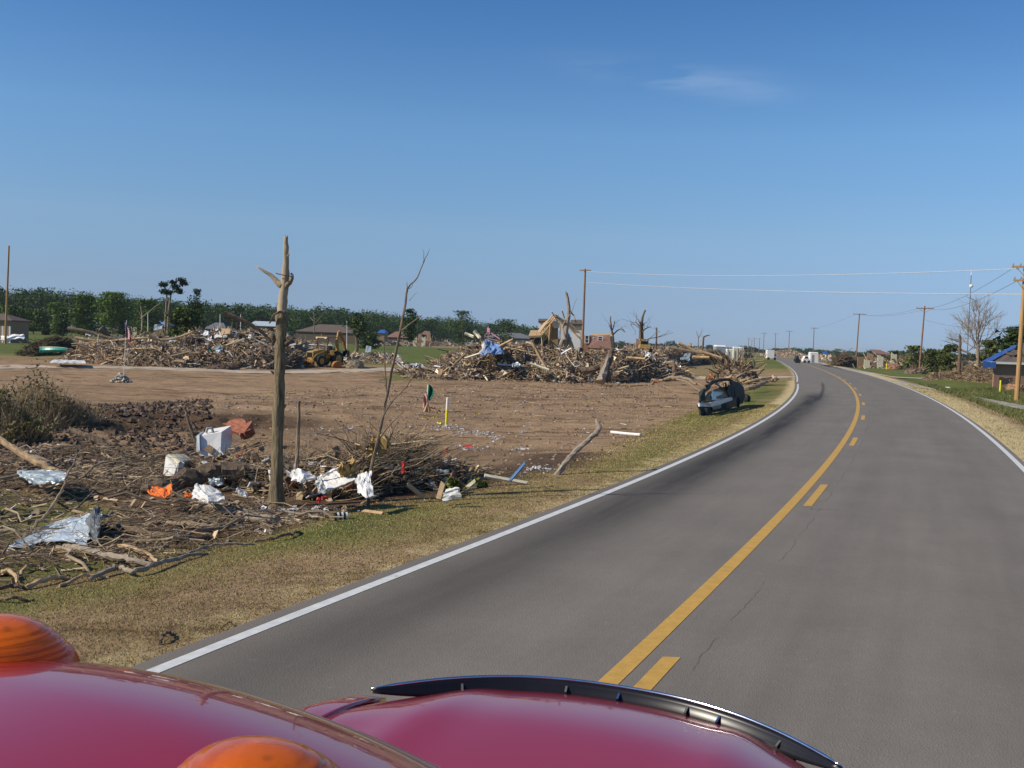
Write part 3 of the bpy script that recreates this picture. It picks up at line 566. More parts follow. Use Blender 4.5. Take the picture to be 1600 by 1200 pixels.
# ------------------------------------------------------------------ backhoe loader
def rotz(v, a): c, s = math.cos(a), math.sin(a); return np.array([v[0]*c-v[1]*s, v[0]*s+v[1]*c, *v[2:]])
def wheel(parent, x, y, r, w, rimm='cat'):
    t = MB(); t.tube([(x, y-w/2, r), (x, y-w/2+.05, r), (x, y+w/2-.05, r), (x, y+w/2, r)], [r*.85, r, r, r*.85], 22); 
    for k in range(18):
        a = k*math.tau/18; t.box((x+math.sin(a)*r*.99, y, r+math.cos(a)*r*.99), (.05, w*.9, .06), (0, a, 0))
    wo = t.build('wheel', 'tyre', parent)
    q = MB(); q.tube([(x, y-w/2-.012, r), (x, y+w/2+.012, r)], r*.55, 16); q.box((x, y, r), (r*.3, w+.08, r*.3)); q.build('rim', rimm, wo)
def backhoe():
    gp = G(497, 572); Yd = gp[1]; p = W(503, Yd); th = R_(180+56)
    b = thing('backhoe', 'yellow backhoe loader parked on the grey street before the rubble', 'backhoe loader', p, th)
    for y in (-.85, .85): wheel(b, 0.95, y, .50, .28); wheel(b, -1.15, y, .70, .42)
    m = MB(); m.box((.1, 0, .62), (2.9, .55, .35)); m.build('chassis', 'cat', b)
    m = MB(); A = [[(1.55, -.42, .85), (1.55, .42, .85)], [(1.55, -.40, 1.28), (1.55, .40, 1.28)], [(1.45, -.40, 1.36), (1.45, .40, 1.36)], [(.1, -.45, 1.60), (.1, .45, 1.60)], [(-.05, -.45, 1.2), (-.05, .45, 1.2)]]
    m.slab(np.array(A), .03)
    for s in (-1, 1): m.slab(np.array([[(1.54, s*.41, .85), (1.54, s*.41, 1.30)], [(.1, s*.46, .80), (.1, s*.46, 1.58)]]), .02)
    m.build('engine_hood', 'cat', b)
    m = MB(); m.box((1.575, 0, 1.06), (.03, .62, .42)); 
    for k in range(6): m.box((1.595, 0, .89+k*.07), (.02, .6, .015))
    m.build('grille', 'black', b)
    m = MB(); m.box((-.75, 0, .95), (1.5, 1.15, .45)); m.build('cab_floor', 'cat', b)
    for x, y, lean in ((.0, -.68, .12), (.0, .68, .12), (-1.45, -.68, -.05), (-1.45, .68, -.05)):
        MB().tube([(x, y, 1.1), (x-lean, y*.94, 2.62)], .05, 6).build('cab_post', 'cat' if x < -.5 else 'black', b)
    m = MB(); m.box((-.78, 0, 2.67), (1.85, 1.5, .10), taper=.94); m.build('cab_roof', 'cat', b)
    for y in (-.55, .55): MB().box((.12, y, 2.60), (.08, .16, .11)).build('work_light', 'plastic', b)
    m = MB(); m.box((-.85, 0, 1.32), (.45, .5, .14)); m.box((-1.05, 0, 1.62), (.12, .5, .55)); m.build('seat', 'black', b)
    m = MB(); a = np.linspace(0, math.tau, 16); m.tube(np.c_[-.35+.17*np.cos(a)*.5, .17*np.sin(a), 1.72+.12*np.cos(a)], .018, 5); m.tube([(-.2, 0, 1.2), (-.35, 0, 1.72)], .03, 5); m.build('steering_wheel', 'black', b)
    MB().tube([(.75, .28, 1.45), (.75, .28, 2.35), (.70, .28, 2.42)], .035, 8).build('exhaust_pipe', 'rust', b)
    for s in (-1, 1):
        m = MB(); m.box((-1.15, s*.88, 1.46), (1.35, .46, .06)); m.box((-.45, s*.88, 1.25), (.06, .46, .42), (0, .4, 0)); m.build('rear_fender', 'cat', b)
        m = MB(); m.tube([(.1, s*.62, 1.45), (1.3, s*.62, 1.05), (2.1, s*.62, .35)], .075, 6); m.build('loader_arm', 'cat', b)
        m = MB(); m.tube([(.5, s*.62, .75), (1.5, s*.62, .95)], .045, 6); m.build('hydraulic_ram', 'chrome', b)
    k = [(2.05, .62), (1.98, .15), (2.15, .04), (2.75, .04)]
    m = MB(); m.slab(np.array([[(x, -1.1, z), (x, 1.1, z)] for x, z in k]), .04)
    for s in (-1, 1): m.slab(np.array([[(2.05, s*1.1, .62), (2.6, s*1.1, .12)], [(2.0, s*1.1, .1), (2.4, s*1.1, .06)]]), .03)
    m.build('loader_bucket', 'catrust', b)
    # digging arm, folded up behind, and its bucket on the ground
    m = MB(); m.tube([(-1.9, 0, .6), (-2.1, 0, 1.2), (-1.95, 0, 2.2), (-2.15, 0, 3.25)], [.2, .2, .17, .12], 6); m.build('boom', 'cat', b)
    m = MB(); m.tube([(-2.1, .05, 3.3), (-2.75, .05, 2.4), (-3.1, .05, 1.5)], [.14, .16, .11], 6); m.build('dipper_arm', 'catrust', b)
    m = MB(); m.tube([(-1.95, -.12, 1.4), (-2.35, -.12, 2.9)], .05, 6); m.build('hydraulic_ram', 'chrome', b)
    m = MB(); a = np.linspace(.2, 3.6, 9); m.slab(np.array([[(-3.05-.34*math.sin(q), s, 1.2+.36*math.cos(q)) for s in (-.3, .3)] for q in a]), .04)
    for s in (-.3, .3): m.slab(np.array([[(-3.05, s, 1.2), (-3.05-.34*math.sin(q), s, 1.2+.36*math.cos(q))] for q in a]), .03)
    m.build('digging_bucket', 'black', b)
    for s in (-1, 1):
        m = MB(); m.tube([(-1.8, s*.4, .9), (-2.0, s*.95, .5), (-2.05, s*1.35, .08)], .07, 6); m.box((-2.05, s*1.38, .05), (.35, .35, .05)); m.build('stabiliser_leg', 'catrust', b)
    MB().tube([(-.2, -.3, 2.72), (-.2, -.3, 3.0)], .03, 6).build('beacon', 'orange', b)
backhoe()
def bucket():
    p = G(527, 574); m = MB(); a = np.linspace(.1, 2.7, 8)
    t = thing('excavator_bucket', 'rusty orange digging bucket lying beside the backhoe', 'bucket', p, R_(25))
    m.slab(np.array([[(-.55*math.cos(q), s, .5*math.sin(q)+.1*q*.2) for s in (-.5, .5)] for q in a]), .04)
    for s in (-.5, .5): m.slab(np.array([[(0, s, .05), (-.55*math.cos(q), s, .5*math.sin(q)+.1*q*.2)] for q in a]), .03)
    m.build('shell', 'catrust', t); m = MB(); 
    for k in range(4): m.box((.55, -.42+k*.28, .06), (.22, .09, .05), taper=.5)
    m.build('teeth', 'rust', t)
bucket()

# ------------------------------------------------------------------ crushed car wreck on the verge
def wreck():
    p = G(1101, 650); Yd = p[1]; s = mpp(Yd)
    # seen from behind and to its right, shell tilted down at its left rear corner
    t = thing('wrecked_car', 'crushed dark green car shell with missing windows on the grass by the bend', 'car wreck', p, 0)
    def q(px, py, dy=0): return P(px, py, Yd+max(0, px-1100)*.12+dy)-p
    rear = MB(); A = np.array([[q(1090, 632), q(1096, 645, -.1), q(1100, 653, 0)], [q(1106, 630, -.25), q(1108, 638, -.3), q(1112, 645, -.2)], [q(1124, 627, -.3), q(1124, 634, -.35), q(1128, 642, -.25)], [q(1139, 622, -.25), q(1140, 630, -.3), q(1142, 636, -.2)], [q(1145, 617, .1), q(1146, 627, 0), q(1148, 634, .1)]])
    rear.slab(A, .06); rear.build('rear_panel', 'wreckpaint', t)
    b = MB(); b.slab(np.array([[q(1090, 630, -.55), q(1091, 635.5, -.6)], [q(1106, 629.5, -.8), q(1108, 635.5, -.85)], [q(1124, 625, -.85), q(1125, 631, -.9)], [q(1141, 620.5, -.7), q(1141.5, 625, -.7)]]), -.09); MT['wbump'] = mat('dusty_silver_bumper', (.55, .53, .50), .4, metal=.3, var=.3, scale=9); b.build('bumper', 'wbump', t)
    # cargo floor / seatback seen through the open hatch
    f = MB(); f.slab(np.array([[q(1095, 629, .1), q(1104, 614, 1.2)], [q(1112, 625, 0), q(1116, 609, 1.2)], [q(1126, 623, 0), q(1128, 606, 1.2)], [q(1137, 620, .1), q(1136, 605, 1.2)]])+0, .05); f.build('folded_seat', 'card', t)
    g = MB(); cr = np.array([[q(1112+i*4.5, 611+j*5+rng.normal()*.7, .5-j*.25+rng.normal()*.08) for i in range(5)] for j in range(4)]); g.slab(cr, .01); MT['shatter'] = mat('shattered_glass', (.50, .50, .40), .3, var=.5, scale=30, coat=.2, bump=.6, bscale=40); g.build('shattered_glass', 'shatter', t)
    # window arch and roof rails
    r = MB(); r.tube([q(1093, 628, .1), q(1098, 616, .4), q(1107, 604, .7), q(1113, 598, .9), q(1124, 594, 1.0), q(1136, 592.5, 1.0), q(1141, 594, .9), q(1145, 606, .4), q(1147, 620, 0)], [.045, .045, .05, .06, .065, .07, .07, .08, .09], 7, rough=.22); r.build('hatch_frame', 'wreckpaint', t)
    rf = MB(); A = np.array([[q(1104, 604, .8), q(1109, 603, 1.1)], [q(1112, 598, .95), q(1117, 598, 1.2)], [q(1124, 594, 1.05), q(1129, 595, 1.4)], [q(1136, 592, 1.05), q(1139, 594, 1.6)], [q(1142, 594, .95), q(1147, 597, 2.4)]]); rf.slab(A, .05); rf.build('roof', 'wreckpaint', t)
    # right flank, crumpled, running away from us
    fl = MB(); N = 7; A = []
    for i in range(N):
        k = i/(N-1); x0 = 1141+19*k; dy = .2+.7*k
        A.append([q(x0+rng.normal()*.6, 595+9*k**2, dy), q(x0+1.5, 606+6*k+rng.normal(), dy-.1), q(x0+1.5+rng.normal()*.5, 616+3*k, dy-.15), q(x0+.5, 626-1*k, dy), q(x0-1, 634.5-4.5*k, dy+.05)])
    fl.slab(np.array(A), -.05); fl.build('side_panel', 'wreckpaint', t)
    fl = MB(); A = []
    for i in range(5):
        k = i/4; A.append([q(1094+5*k, 629-2*k, .3+1.6*k), q(1094+5*k, 636-3*k, .3+1.6*k), q(1097+5*k, 646-6*k, .3+1.6*k)])
    fl.slab(np.array(A), .05); fl.build('door_sill', 'wreckpaint', t)
    for a_, b_ in (((1104, 622), (1119, 612)), ((1112, 627), (1124, 606)), ((1120, 600), (1131, 612)), ((1133, 598), (1136, 612))): MB().tube([q(*a_, .3), q((a_[0]+b_[0])/2, (a_[1]+b_[1])/2-1.5, .5), q(*b_, .9)], .035, 5, rough=.3).build('bent_strut', 'black', t)
    MB().box(q(1122, 630, 1.9), (1.1, 1.2, .4), (0, -.2, .75)).build('floor_pan', 'black', t)
    MB().box(q(1130, 613, 2.0), (.5, .12, .5), (0, -.1, .7)).build('seat_back', 'black', t)
    for (px, py, dy, r_) in ((1099, 645, .35, .27), (1150, 630, .6, .28)):
        w = MB(); c = q(px, py, dy); w.tube([c+(-.1, 0, 0), c+(.1, 0.02, 0)], r_, 18); w.build('wheel', 'tyre', t)
    d = MB(); d.tube([q(1147, 597, .9), q(1150, 606, .5), q(1152, 618, .2)], .02, 5); d.build('trim_strip', 'wreckgrey', t)
    pan = [((1092, 612), (1101, 606), (1103, 628), (1093, 631), .35), ((1103, 603), (1112, 598), (1110, 607), (1104, 612), .9), ((1137, 600), (1147, 603), (1146, 620), (1138, 622), -.15), ((1112, 632), (1126, 629), (1127, 637), (1114, 641), -.55)]
    for i_, (a_, b_, c2, d_, dy) in enumerate(pan): m_ = MB(); m_.slab(np.array([[q(*a_, dy)+rng.normal(size=3)*.04, q((a_[0]+d_[0])/2, (a_[1]+d_[1])/2, dy-.12), q(*d_, dy)], [q((a_[0]+b_[0])/2, (a_[1]+b_[1])/2, dy+.1), q((b_[0]+d_[0])/2, (b_[1]+d_[1])/2, dy-.2)+rng.normal(size=3)*.05, q((c2[0]+d_[0])/2, (c2[1]+d_[1])/2, dy-.05)], [q(*b_, dy), q((b_[0]+c2[0])/2, (b_[1]+c2[1])/2, dy-.1), q(*c2, dy)]]), .02); m_.build('torn_panel', 'wreckgrey' if i_ == 3 else 'wreckpaint', t)
    w = MB(); c = G(1164, 628); t2 = thing('loose_tyre', 'black tyre lying in the grass just right of the wrecked car', 'tyre', c, 0); w.tube([(-.09, 0, .12), (0, 0, .15), (.16, .05, .1)], [.25, .3, .25], 14); w.build('tread', 'tyre', t2)
wreck()

# ------------------------------------------------------------------ wooded horizon
TR_ = np.array
def forest(name, label, px0, px1, tops, depths, spread, rows, n_leaf, width, tint, lsz, step=1.):
    Vs, Ts = [], []; trunks = MB()
    px = px0
    while px < px1:
        Yb = np.interp(px, *zip(*depths)); top = np.interp(px, *zip(*tops))
        for r in range(rows):
            Y = Yb+(r+rng.random())*spread/rows; X = P(px+rng.normal()*5, 545, Y)[0]
            zt = P(px, top+rng.normal()*2.4+3+7*float(fbm(px*.03, 3.3, 1, 4))*min(1, (545-top)/40)-(2.5 if rng.random() < .12 else 0), Y)[2]; zt = max(zt*(.84+.2*rng.random()), 2.)
            w = width*(.7+.6*rng.random()); n = int(n_leaf); k = rng.integers(5, 9)
            cc = np.c_[rng.normal(size=k)*w*.28, rng.normal(size=k)*w*.28, zt*(.30+.55*rng.random(k))]; cc[0] = (0, 0, zt*.86)
            idx = rng.integers(0, k, n); C = cc[idx]+rng.normal(size=(n, 3))*np.array([w*.17, w*.17, zt*.07])
            C[:n//5, 2] = rng.random(n//5)*zt*.5; C[:n//5, :2] = rng.normal(size=(n//5, 2))*w*.4; C[:, 2] = np.clip(C[:, 2], .2, zt)
            C += (X, Y, 0); tn = np.array(tint)*(.75+.5*rng.random())*np.array([1+.35*(rng.random()-.5), 1, 1+.2*(rng.random()-.5)])
            V, T = leafs(C, lsz*(.7+.6*rng.random()), tn, .2, .35); Vs.append(V); Ts.append(T)
            if r == 0: trunks.tube([(X, Y, -.2), (X+.2, Y, zt*.6)], [.25, .12], 4, (.08, .06, .045))
        px += width/mpp(np.interp(px, *zip(*depths)))*.62*step
    o = tris(name, np.concatenate(Vs), np.concatenate(Ts), 'leaf'); setp(o, label, 'forest', kind='stuff')
    t = trunks.build('trunks', 'debris', o); t['kind'] = 'stuff'
forest('forest', 'dense dark green woodland edge rising behind the left field', -160, 850,
       [(-160, 446), (0, 447), (100, 450), (200, 461), (300, 467), (400, 474), (500, 477), (560, 482), (640, 490), (700, 496), (770, 501), (830, 508), (850, 512)],
       [(-160, 420), (300, 440), (600, 520), (850, 680)], 90, 7, 760, 10, (.050, .088, .022), .66)
forest('forest', 'low bluish green treeline on the far horizon beyond the road', 830, 1780,
       [(830, 506), (860, 527), (950, 533), (1100, 540), (1180, 544), (1250, 545), (1330, 549), (1400, 550), (1500, 551), (1600, 556), (1780, 560)],
       [(830, 800), (1000, 1150), (1300, 1100), (1450, 700), (1780, 520)], 160, 4, 240, 13, (.046, .076, .030), 1.7)

def limb(mb, p, d, L, r, lev, tint, spread=.6, kids=3, up=.1, sides=5):
    p = np.asarray(p, float); d = d/np.linalg.norm(d); e = p+d*L; pts = wander(p, e, 4, .05); mb.tube(pts, np.linspace(r, r*.6, 4), sides if lev > 1 else 4, tint)
    if lev <= 0: return
    for k in range(kids):
        t = .45+.55*(k+1)/kids; q = pts[min(int(t*3), 3)]; dd = d+rng.normal(size=3)*spread; dd[2] += up
        limb(mb, q, dd, L*(.55+.2*rng.random()), r*.55, lev-1, tint, spread, kids, up, sides)
def tree(px, Y, top, wpx, tint, label, group=None, name='tree', n=2600, crown=(.2, 1.), lsz=.32, trunkr=.16, cat='tree', clumps=14, squash=1., bark='bark'):
    p = W(px, Y); h = P(px, top, Y)[2]-p[2]; w = wpx*mpp(Y)/2
    t = thing(name, label, cat, p, 0, group); m = MB(); m.tube(wander((0, 0, -.1), (0, 0, h*.85), 6, .015), np.linspace(trunkr, trunkr*.35, 6), 7)
    for k in range(8):
        a = rng.random()*6.28; z = h*(crown[0]+(crown[1]-crown[0])*rng.random()*.7); m.tube(wander((0, 0, z), (math.cos(a)*w*.8, math.sin(a)*w*.8, z+h*.12), 4, .06), np.linspace(trunkr*.45, trunkr*.12, 4), 5)
    m.build('trunk', bark, t)
    cs = []
    for k in range(clumps):
        q = rng.random(); z = h*(crown[0]+(crown[1]-crown[0])*q); rr = w*.75*math.sin(math.pi*(.15+.8*q))**.7*rng.random()**.5; a = rng.random()*6.28; cs.append((math.cos(a)*rr, math.sin(a)*rr, z))
    cs.append((0, 0, h*.95)); cs = np.array(cs); i = rng.integers(0, len(cs), n)
    C = cs[i]+rng.normal(size=(n, 3))*np.array([w*.24, w*.24, h*.055*squash]); C[:, 2] = np.clip(C[:, 2], h*crown[0]*.5, h)
    V, T = leafs(C, lsz, tint, .15, .4); tris('crown', V, T, 'leaf', t); return t
LG = (.095, .145, .028)
for i, (px, Y, top, w, lab) in enumerate([(12, 305, 478, 60, 'leafy light green tree at the photo left edge behind the yellow pole'), (52, 315, 484, 50, 'light green tree between the yellow pole and the broad trees of the field edge'),
        (90, 300, 474, 42, 'narrow light green tree behind the dark round bush'), (132, 290, 463, 46, 'upright light green tree left of the broadest one'), (175, 285, 458, 62, 'broadest light green tree behind the flag'), (228, 310, 470, 46, 'light green tree behind the small blue-roofed house')]):
    tree(px, Y, top, w, np.array(LG)*(.8+.4*rng.random()), lab, 'young green trees at the back of the left field', n=5200, crown=(.10, 1), lsz=.42, clumps=24)
for px, Y, top, w, lab in ((98, 280, 503, 22, 'dark round bush standing in the left field'), (190, 270, 500, 22, 'dark bush just left of the flag, against the light green trees'), (72, 285, 508, 14, 'smallest dark bush on the far lawn at left')):
    tree(px, Y, top, w, (.02, .04, .012), lab, name='bush', n=1500, crown=(.05, 1), lsz=.3, cat='bush')
tree(290, 165, 484, 62, (.075, .10, .025), 'wide bushy green tree crown standing behind the left rubble', name='bushy_tree', n=4200, crown=(.02, 1), lsz=.38, clumps=22)
tree(306, 230, 453, 26, (.03, .055, .018), 'dark conical evergreen poking above the wide bushy tree', name='conifer', n=1300, crown=(.35, 1), lsz=.35)
tree(575, 240, 520, 40, (.075, .11, .03), 'pale green round shrub in front of the blue roof', name='bush', n=1500, crown=(.05, 1), lsz=.4, cat='bush')
tree(640, 300, 484, 28, (.045, .085, .025), 'dark green tree standing out behind the leaning sapling', name='tree', n=1500, crown=(.2, 1), lsz=.5)
tree(722, 390, 487, 44, (.045, .08, .024), 'rounded dark tree above the left shoulder of the big pile', name='tree', n=1600, crown=(.1, 1), lsz=.5)
tree(790, 400, 499, 62, (.045, .075, .022), 'wide dark tree between the big pile and the collapsed house', name='tree', n=2000, crown=(.1, 1), lsz=.5)
tree(557, 190, 490, 34, (.06, .085, .03), 'thin-leaved tree with a bare lower trunk behind the green strip', name='tree', n=900, crown=(.4, 1), lsz=.35, trunkr=.35)
for px, Y, top, w, lab in ((963, 210, 540, 14, 'small dark green bush beside the pink roof'), (1398, 230, 549, 26, 'dark shrub right of the pink ruined house'), (1428, 190, 541, 34, 'green shrub just left of the crossarm pole'), (1455, 170, 546, 26, 'olive shrub just right of the crossarm pole'), (1484, 150, 540, 34, 'green shrub behind the broken trunk'), (1545, 130, 533, 44, 'green crown right behind the bare tree'), (1470, 185, 548, 40, 'low wide thicket between the pole and the broken trunk')):
    tree(px, Y, top, w, np.array((.095, .115, .036))*(.8+.4*rng.random()), lab, 'shrubs right of the road', name='bush', n=2400, crown=(.0, 1), lsz=.26, cat='bush', clumps=20)
tree(1588, 118, 512, 56, (.05, .08, .03), 'leafy tree with open gaps rising behind the tarped roof', name='tree', n=1900, crown=(.45, 1), lsz=.36, trunkr=.2, clumps=14)
def pine():
    Y = 200; p = W(258, Y); t = thing('pine_tree', 'tall thin pine with two bare trunks and tufted top above the woods', 'pine tree', p); m = MB()
    for x, pts in ((0, [(258, 520), (259, 490), (261, 455), (256, 446)]), (1, [(262, 520), (264, 480), (268, 455), (278, 445)])):
        m.tube([P(a, b, Y+x)-p for a, b in pts], [.24, .2, .13, .07], 6)
    for a, b in (((261, 455), (273, 440)), ((268, 455), (287, 440)), ((262, 458), (283, 456)), ((259, 456), (254, 444))): m.tube([P(*a, Y)-p, P(*b, Y)-p], [.08, .04], 5)
    m.build('trunk', 'bark_pale', t)
    Vs, Ts = [], []
    for a, b, s in ((255, 445, 6), (256, 455, 5), (270, 441, 5), (274, 448, 5), (284, 438, 6), (288, 443, 5), (279, 454, 6), (262, 457, 6), (281, 456, 3)):
        C = (P(a, b, Y)-p)+rng.normal(size=(170, 3))*np.array([s, s, s*.5])*mpp(Y)*.55; V, T = leafs(C, .3, (.022, .042, .016), 0, .3); Vs.append(V); Ts.append(T)
    tris('crown', np.concatenate(Vs), np.concatenate(Ts), 'leaf', t)
pine()
def snag(px, Y, base, segs, label, name='broken_tree', mat_='bark_pale', cat='broken tree', group=None, twigs=0):
    p = W(px, Y); t = thing(name, label, cat, p, 0, group)
    for i, (pts, r0, r1) in enumerate(segs):
        m = MB(); q = dense([P(a, b, Y)-p+(0, rng.normal()*.4*(i > 0), 0) for a, b in pts], max(6, len(pts)*3), .02); m.tube(q, np.linspace(r0, r1, len(q)), 8, jag=r0*2)
        if twigs and i > 0:
            for k in range(twigs): limb(m, q[rng.integers(2, len(q))], rng.normal(size=3)*(1, 1, .5)+(0, 0, .5), (r0*14), r1*.5, 1, (.3,)*3)
        m.build('trunk' if i == 0 else 'limb', mat_, t)
    return t
snag(886, 118, 560, [([(880, 560), (883, 530), (887, 500), (889, 480), (886, 462)], .36, .14), ([(887, 497), (894, 484), (901, 467)], .06, .02), ([(889, 484), (896, 492), (900, 503)], .12, .05), ([(884, 522), (877, 535), (874, 552)], .2, .28), ([(887, 522), (893, 540), (896, 556)], .2, .26), ([(884, 500), (880, 512), (882, 530)], .10, .2)], 'tall splintered tree trunk standing in front of the collapsed gable', mat_='grey_wood')
snag(1002, 160, 545, [([(1001, 548), (1001, 520), (1003, 500), (1006, 490)], .35, .12), ([(1003, 548), (1004, 520), (1004, 506)], .3, .15), ([(1001, 512), (996, 506), (994, 503)], .12, .06), ([(1003, 518), (1010, 513), (1015, 511)], .12, .05), ([(1001, 510), (998, 502), (997, 498)], .1, .05), ([(1004, 510), (1008, 504)], .1, .04)], 'tallest dark broken tree with short stub limbs behind the middle of the pile', mat_='bark', twigs=2)
snag(958, 165, 545, [([(958, 545), (957, 525), (955, 512), (954, 497)], .28, .08), ([(957, 520), (952, 510), (951, 505)], .1, .04), ([(957, 515), (960, 506), (959, 502)], .1, .04), ([(958, 523), (966, 516), (972, 514), (976, 518)], .12, .05)], 'dark forked broken tree between the power pole and the tallest snag', mat_='bark', twigs=2)
snag(1026, 165, 545, [([(1025, 545), (1026, 513)], .16, .12), ([(1026, 519), (1023, 511)], .04, .02)], 'plain straight stub of a trunk right of the tallest snag', mat_='bark')
snag(1090, 170, 550, [([(1090, 550), (1091, 528), (1088, 518)], .10, .03), ([(1091, 530), (1096, 518)], .06, .03)], 'thin bare sapling rising above the middle of the brush piles', mat_='bark_pale', twigs=3)
snag(1097, 150, 550, [([(1097, 552), (1099, 530), (1101, 526), (1106, 524)], .16, .08)], 'short trunk with its broken top bent to the right, by the brush piles', mat_='bark')
snag(1500, 105, 585, [([(1498, 582), (1499, 560), (1500, 540), (1500, 527)], .19, .13), ([(1500, 534), (1490, 531), (1478, 527)], .06, .02), ([(1499, 538), (1490, 537), (1477, 533)], .05, .02), ([(1499, 545), (1510, 552), (1520, 560)], .12, .06)], 'broken off trunk with dangling boughs left of the bare tree', mat_='bark', twigs=3)
snag(523, 200, 520, [([(491, 520), (491, 500), (490, 488)], .12, .05), ([(491, 502), (484, 496)], .06, .03), ([(491, 507), (500, 497), (505, 490)], .08, .03)], 'thin dead tree above the brown roof behind the backhoe', mat_='bark_pale', twigs=1)
snag(222, 170, 515, [([(222, 515), (222, 495), (220, 480)], .16, .07), ([(222, 498), (235, 485), (250, 474)], .08, .03), ([(222, 500), (217, 488)], .08, .04)], 'pale leaning dead tree before the blue-roofed house', mat_='bare')
snag(1580, 60, 600, [([(1546, 560), (1540, 552), (1536, 545)], .03, .02)], 'thin stick poking up by the tarped house', mat_='bark', cat='branch', name='branch')
def bare_tree():
    Y = 120; p = W(1525, Y); t = thing('bare_tree', 'leafless fine-branched tree beside the tarped house on the right', 'bare tree', p); m = MB()
    j = P(1528, 545, Y)-p; m.tube(dense([(0, 0, -.1), (P(1527, 575, Y)-p), j], 8, .02), np.linspace(.26, .19, 8), 8); m.build('trunk', 'bark_pale', t)
    m = MB(); rs = np.random.default_rng(5)
    for a, b, r in ((1530, 490, .13), (1510, 505, .11), (1540, 505, .11), (1522, 495, .10), (1497, 530, .08), (1552, 520, .08), (1505, 515, .08)):
        e = P(a, b, Y+rng.normal()*1.2)-p; q = dense([j, j*.55+e*.45+(0, 0, .2*rng.random()), e], 8, .06); m.tube(q, np.linspace(r, r*.3, 8), 5)
        for k in range(8):
            s = q[rng.integers(3, 8)]; d = (e-j)/np.linalg.norm(e-j)+rng.normal(size=3)*.42+(0, 0, .2); limb(m, s, d, 1.5, r*.30, 2, (.2,)*3, .42, 4, .16, 4)
    m.build('branches', 'bark_pale', t)
bare_tree()

# ------------------------------------------------------------------ poles and wires
ptops = {}
def pole(px, Y, top_px, top, label, arms=(), mat_='pole', r=.16, name='utility_pole', brace=True, ang=None):
    p = W(px, Y); q = P(top_px, top, Y); h = q[2]-p[2]; t = thing(name, label, 'utility pole', p, 0, 'utility poles'); lean = np.array([q[0]-p[0], 0, h])
    MB().tube([(0, 0, -.4), lean*.5, lean], [r, r*.86, r*.70], 10).build('pole', mat_, t)
    a = -.27 if ang is None else ang; dx, dy = math.cos(a), math.sin(a)
    for (dz, w) in arms:
        c = lean*(1-dz/h); m = MB(); m.box(c+(-.0*dx, -r*1.1, 0), (w, .11, .13), (0, 0, a)); ao = m.build('crossarm', mat_, t)
        for s in (-1, -.45, .45, 1):
            u = c+np.array([dx, dy, 0])*s*(w/2-.08)+(0, -r*1.1, .065); im = MB(); im.tube([u, u+(0, 0, .08), u+(0, 0, .2)], [.03, .06, .045], 6); im.build('insulator', 'wreckgrey', ao)
        if brace:
            m = MB()
            for s in (-1, 1): m.tube([c+np.array([dx, dy, 0])*s*w*.33+(0, -r*1.1, -.08), c+(0, -r*.9, -.75)], .025, 4)
            m.build('brace', mat_, t)
    ptops[px] = (p+lean, (dx, dy)); return t
pole(1593, 72, 1603, 405, 'orange-brown utility pole at the right edge of the photo with two crossarms', ((.55, 1.9), (1.5, 1.6)), 'pole_y', .17)
pole(1438, 181, 1445, 478, 'utility pole with a braced crossarm behind the right-hand lawn', ((.45, 2.9),), 'pole', .17)
pole(1338, 236, 1343, 490, 'utility pole with a plain crossarm rising from a root pile', ((.15, 2.9),), 'pole', .17, brace=False)
for px, top, lab in ((1271, 512, 'fourth utility pole along the right side of the road, above a white shed'), (1232.5, 517, 'fifth utility pole along the road'), (1211, 521, 'sixth utility pole along the road'), (1193, 520, 'seventh utility pole along the road, just right of the far bend'), (1186, 529, 'short distant pole right of the portable toilets'), (1178, 528, 'thin distant pole next to the dark vehicles'), (1174, 531, 'faint distant pole above the dark vehicles'), (1169, 528, 'farthest visible utility pole, right behind the portable toilets')):
    Y = 10.5*1600/(550+(px-1170)*.045+3-top); pole(px, Y, px+1, top, lab, ((.2, 2.8),), 'pole', .17 if Y < 500 else .2, brace=False)
pole(910, 148, 914.5, 420, 'tall brown utility pole rising from the big debris pile', ((.25, 1.6),), 'pole', .19, brace=False)
pole(8, 150, 14, 384, 'yellowish bare utility pole at the left edge of the photo', (), 'pole_y', .17)
for px, Y, top, lab in ((344, 190, 491, 'thin white pole behind the left rubble'), (376, 190, 491, 'thin white pole left of the stump tree'), (231, 190, 488, 'thin pole in front of the small blue-roofed house'), (542, 230, 500, 'thin pale pole beyond the backhoe'), (652, 330, 501, 'thin brown pole behind the leaning sapling')):
    pole(px, Y, px, top, lab, (), 'white' if px < 600 else 'pole', .09, brace=False)
def wire(pts, r, mat_, label, n=24, sag=0, group='overhead wires'):
    a, b = np.array(pts[0], float), np.array(pts[-1], float); t = np.linspace(0, 1, n)[:, None]; q = a+(b-a)*t; q[:, 2] -= (4*sag*t*(1-t))[:, 0]
    o = MB().tube(q, r, 4).build('overhead_wire', mat_); setp(o, label, 'wire', group); return o
T9 = P(915, 424, 148); T9b = P(916, 441, 148); TA = P(1592, 420, 72)
wire([T9, TA], .028, 'wire_w', 'upper bright wire from the debris pile pole to the right edge pole', sag=.55)
wire([T9b, P(1600, 460, 72)], .028, 'wire_w', 'lower bright wire from the debris pile pole to the right edge pole', sag=.35)
B1 = P(1440, 481, 181); B2 = P(1450, 482, 181); C1 = P(1337, 491, 236); C2 = P(1349, 492, 236)
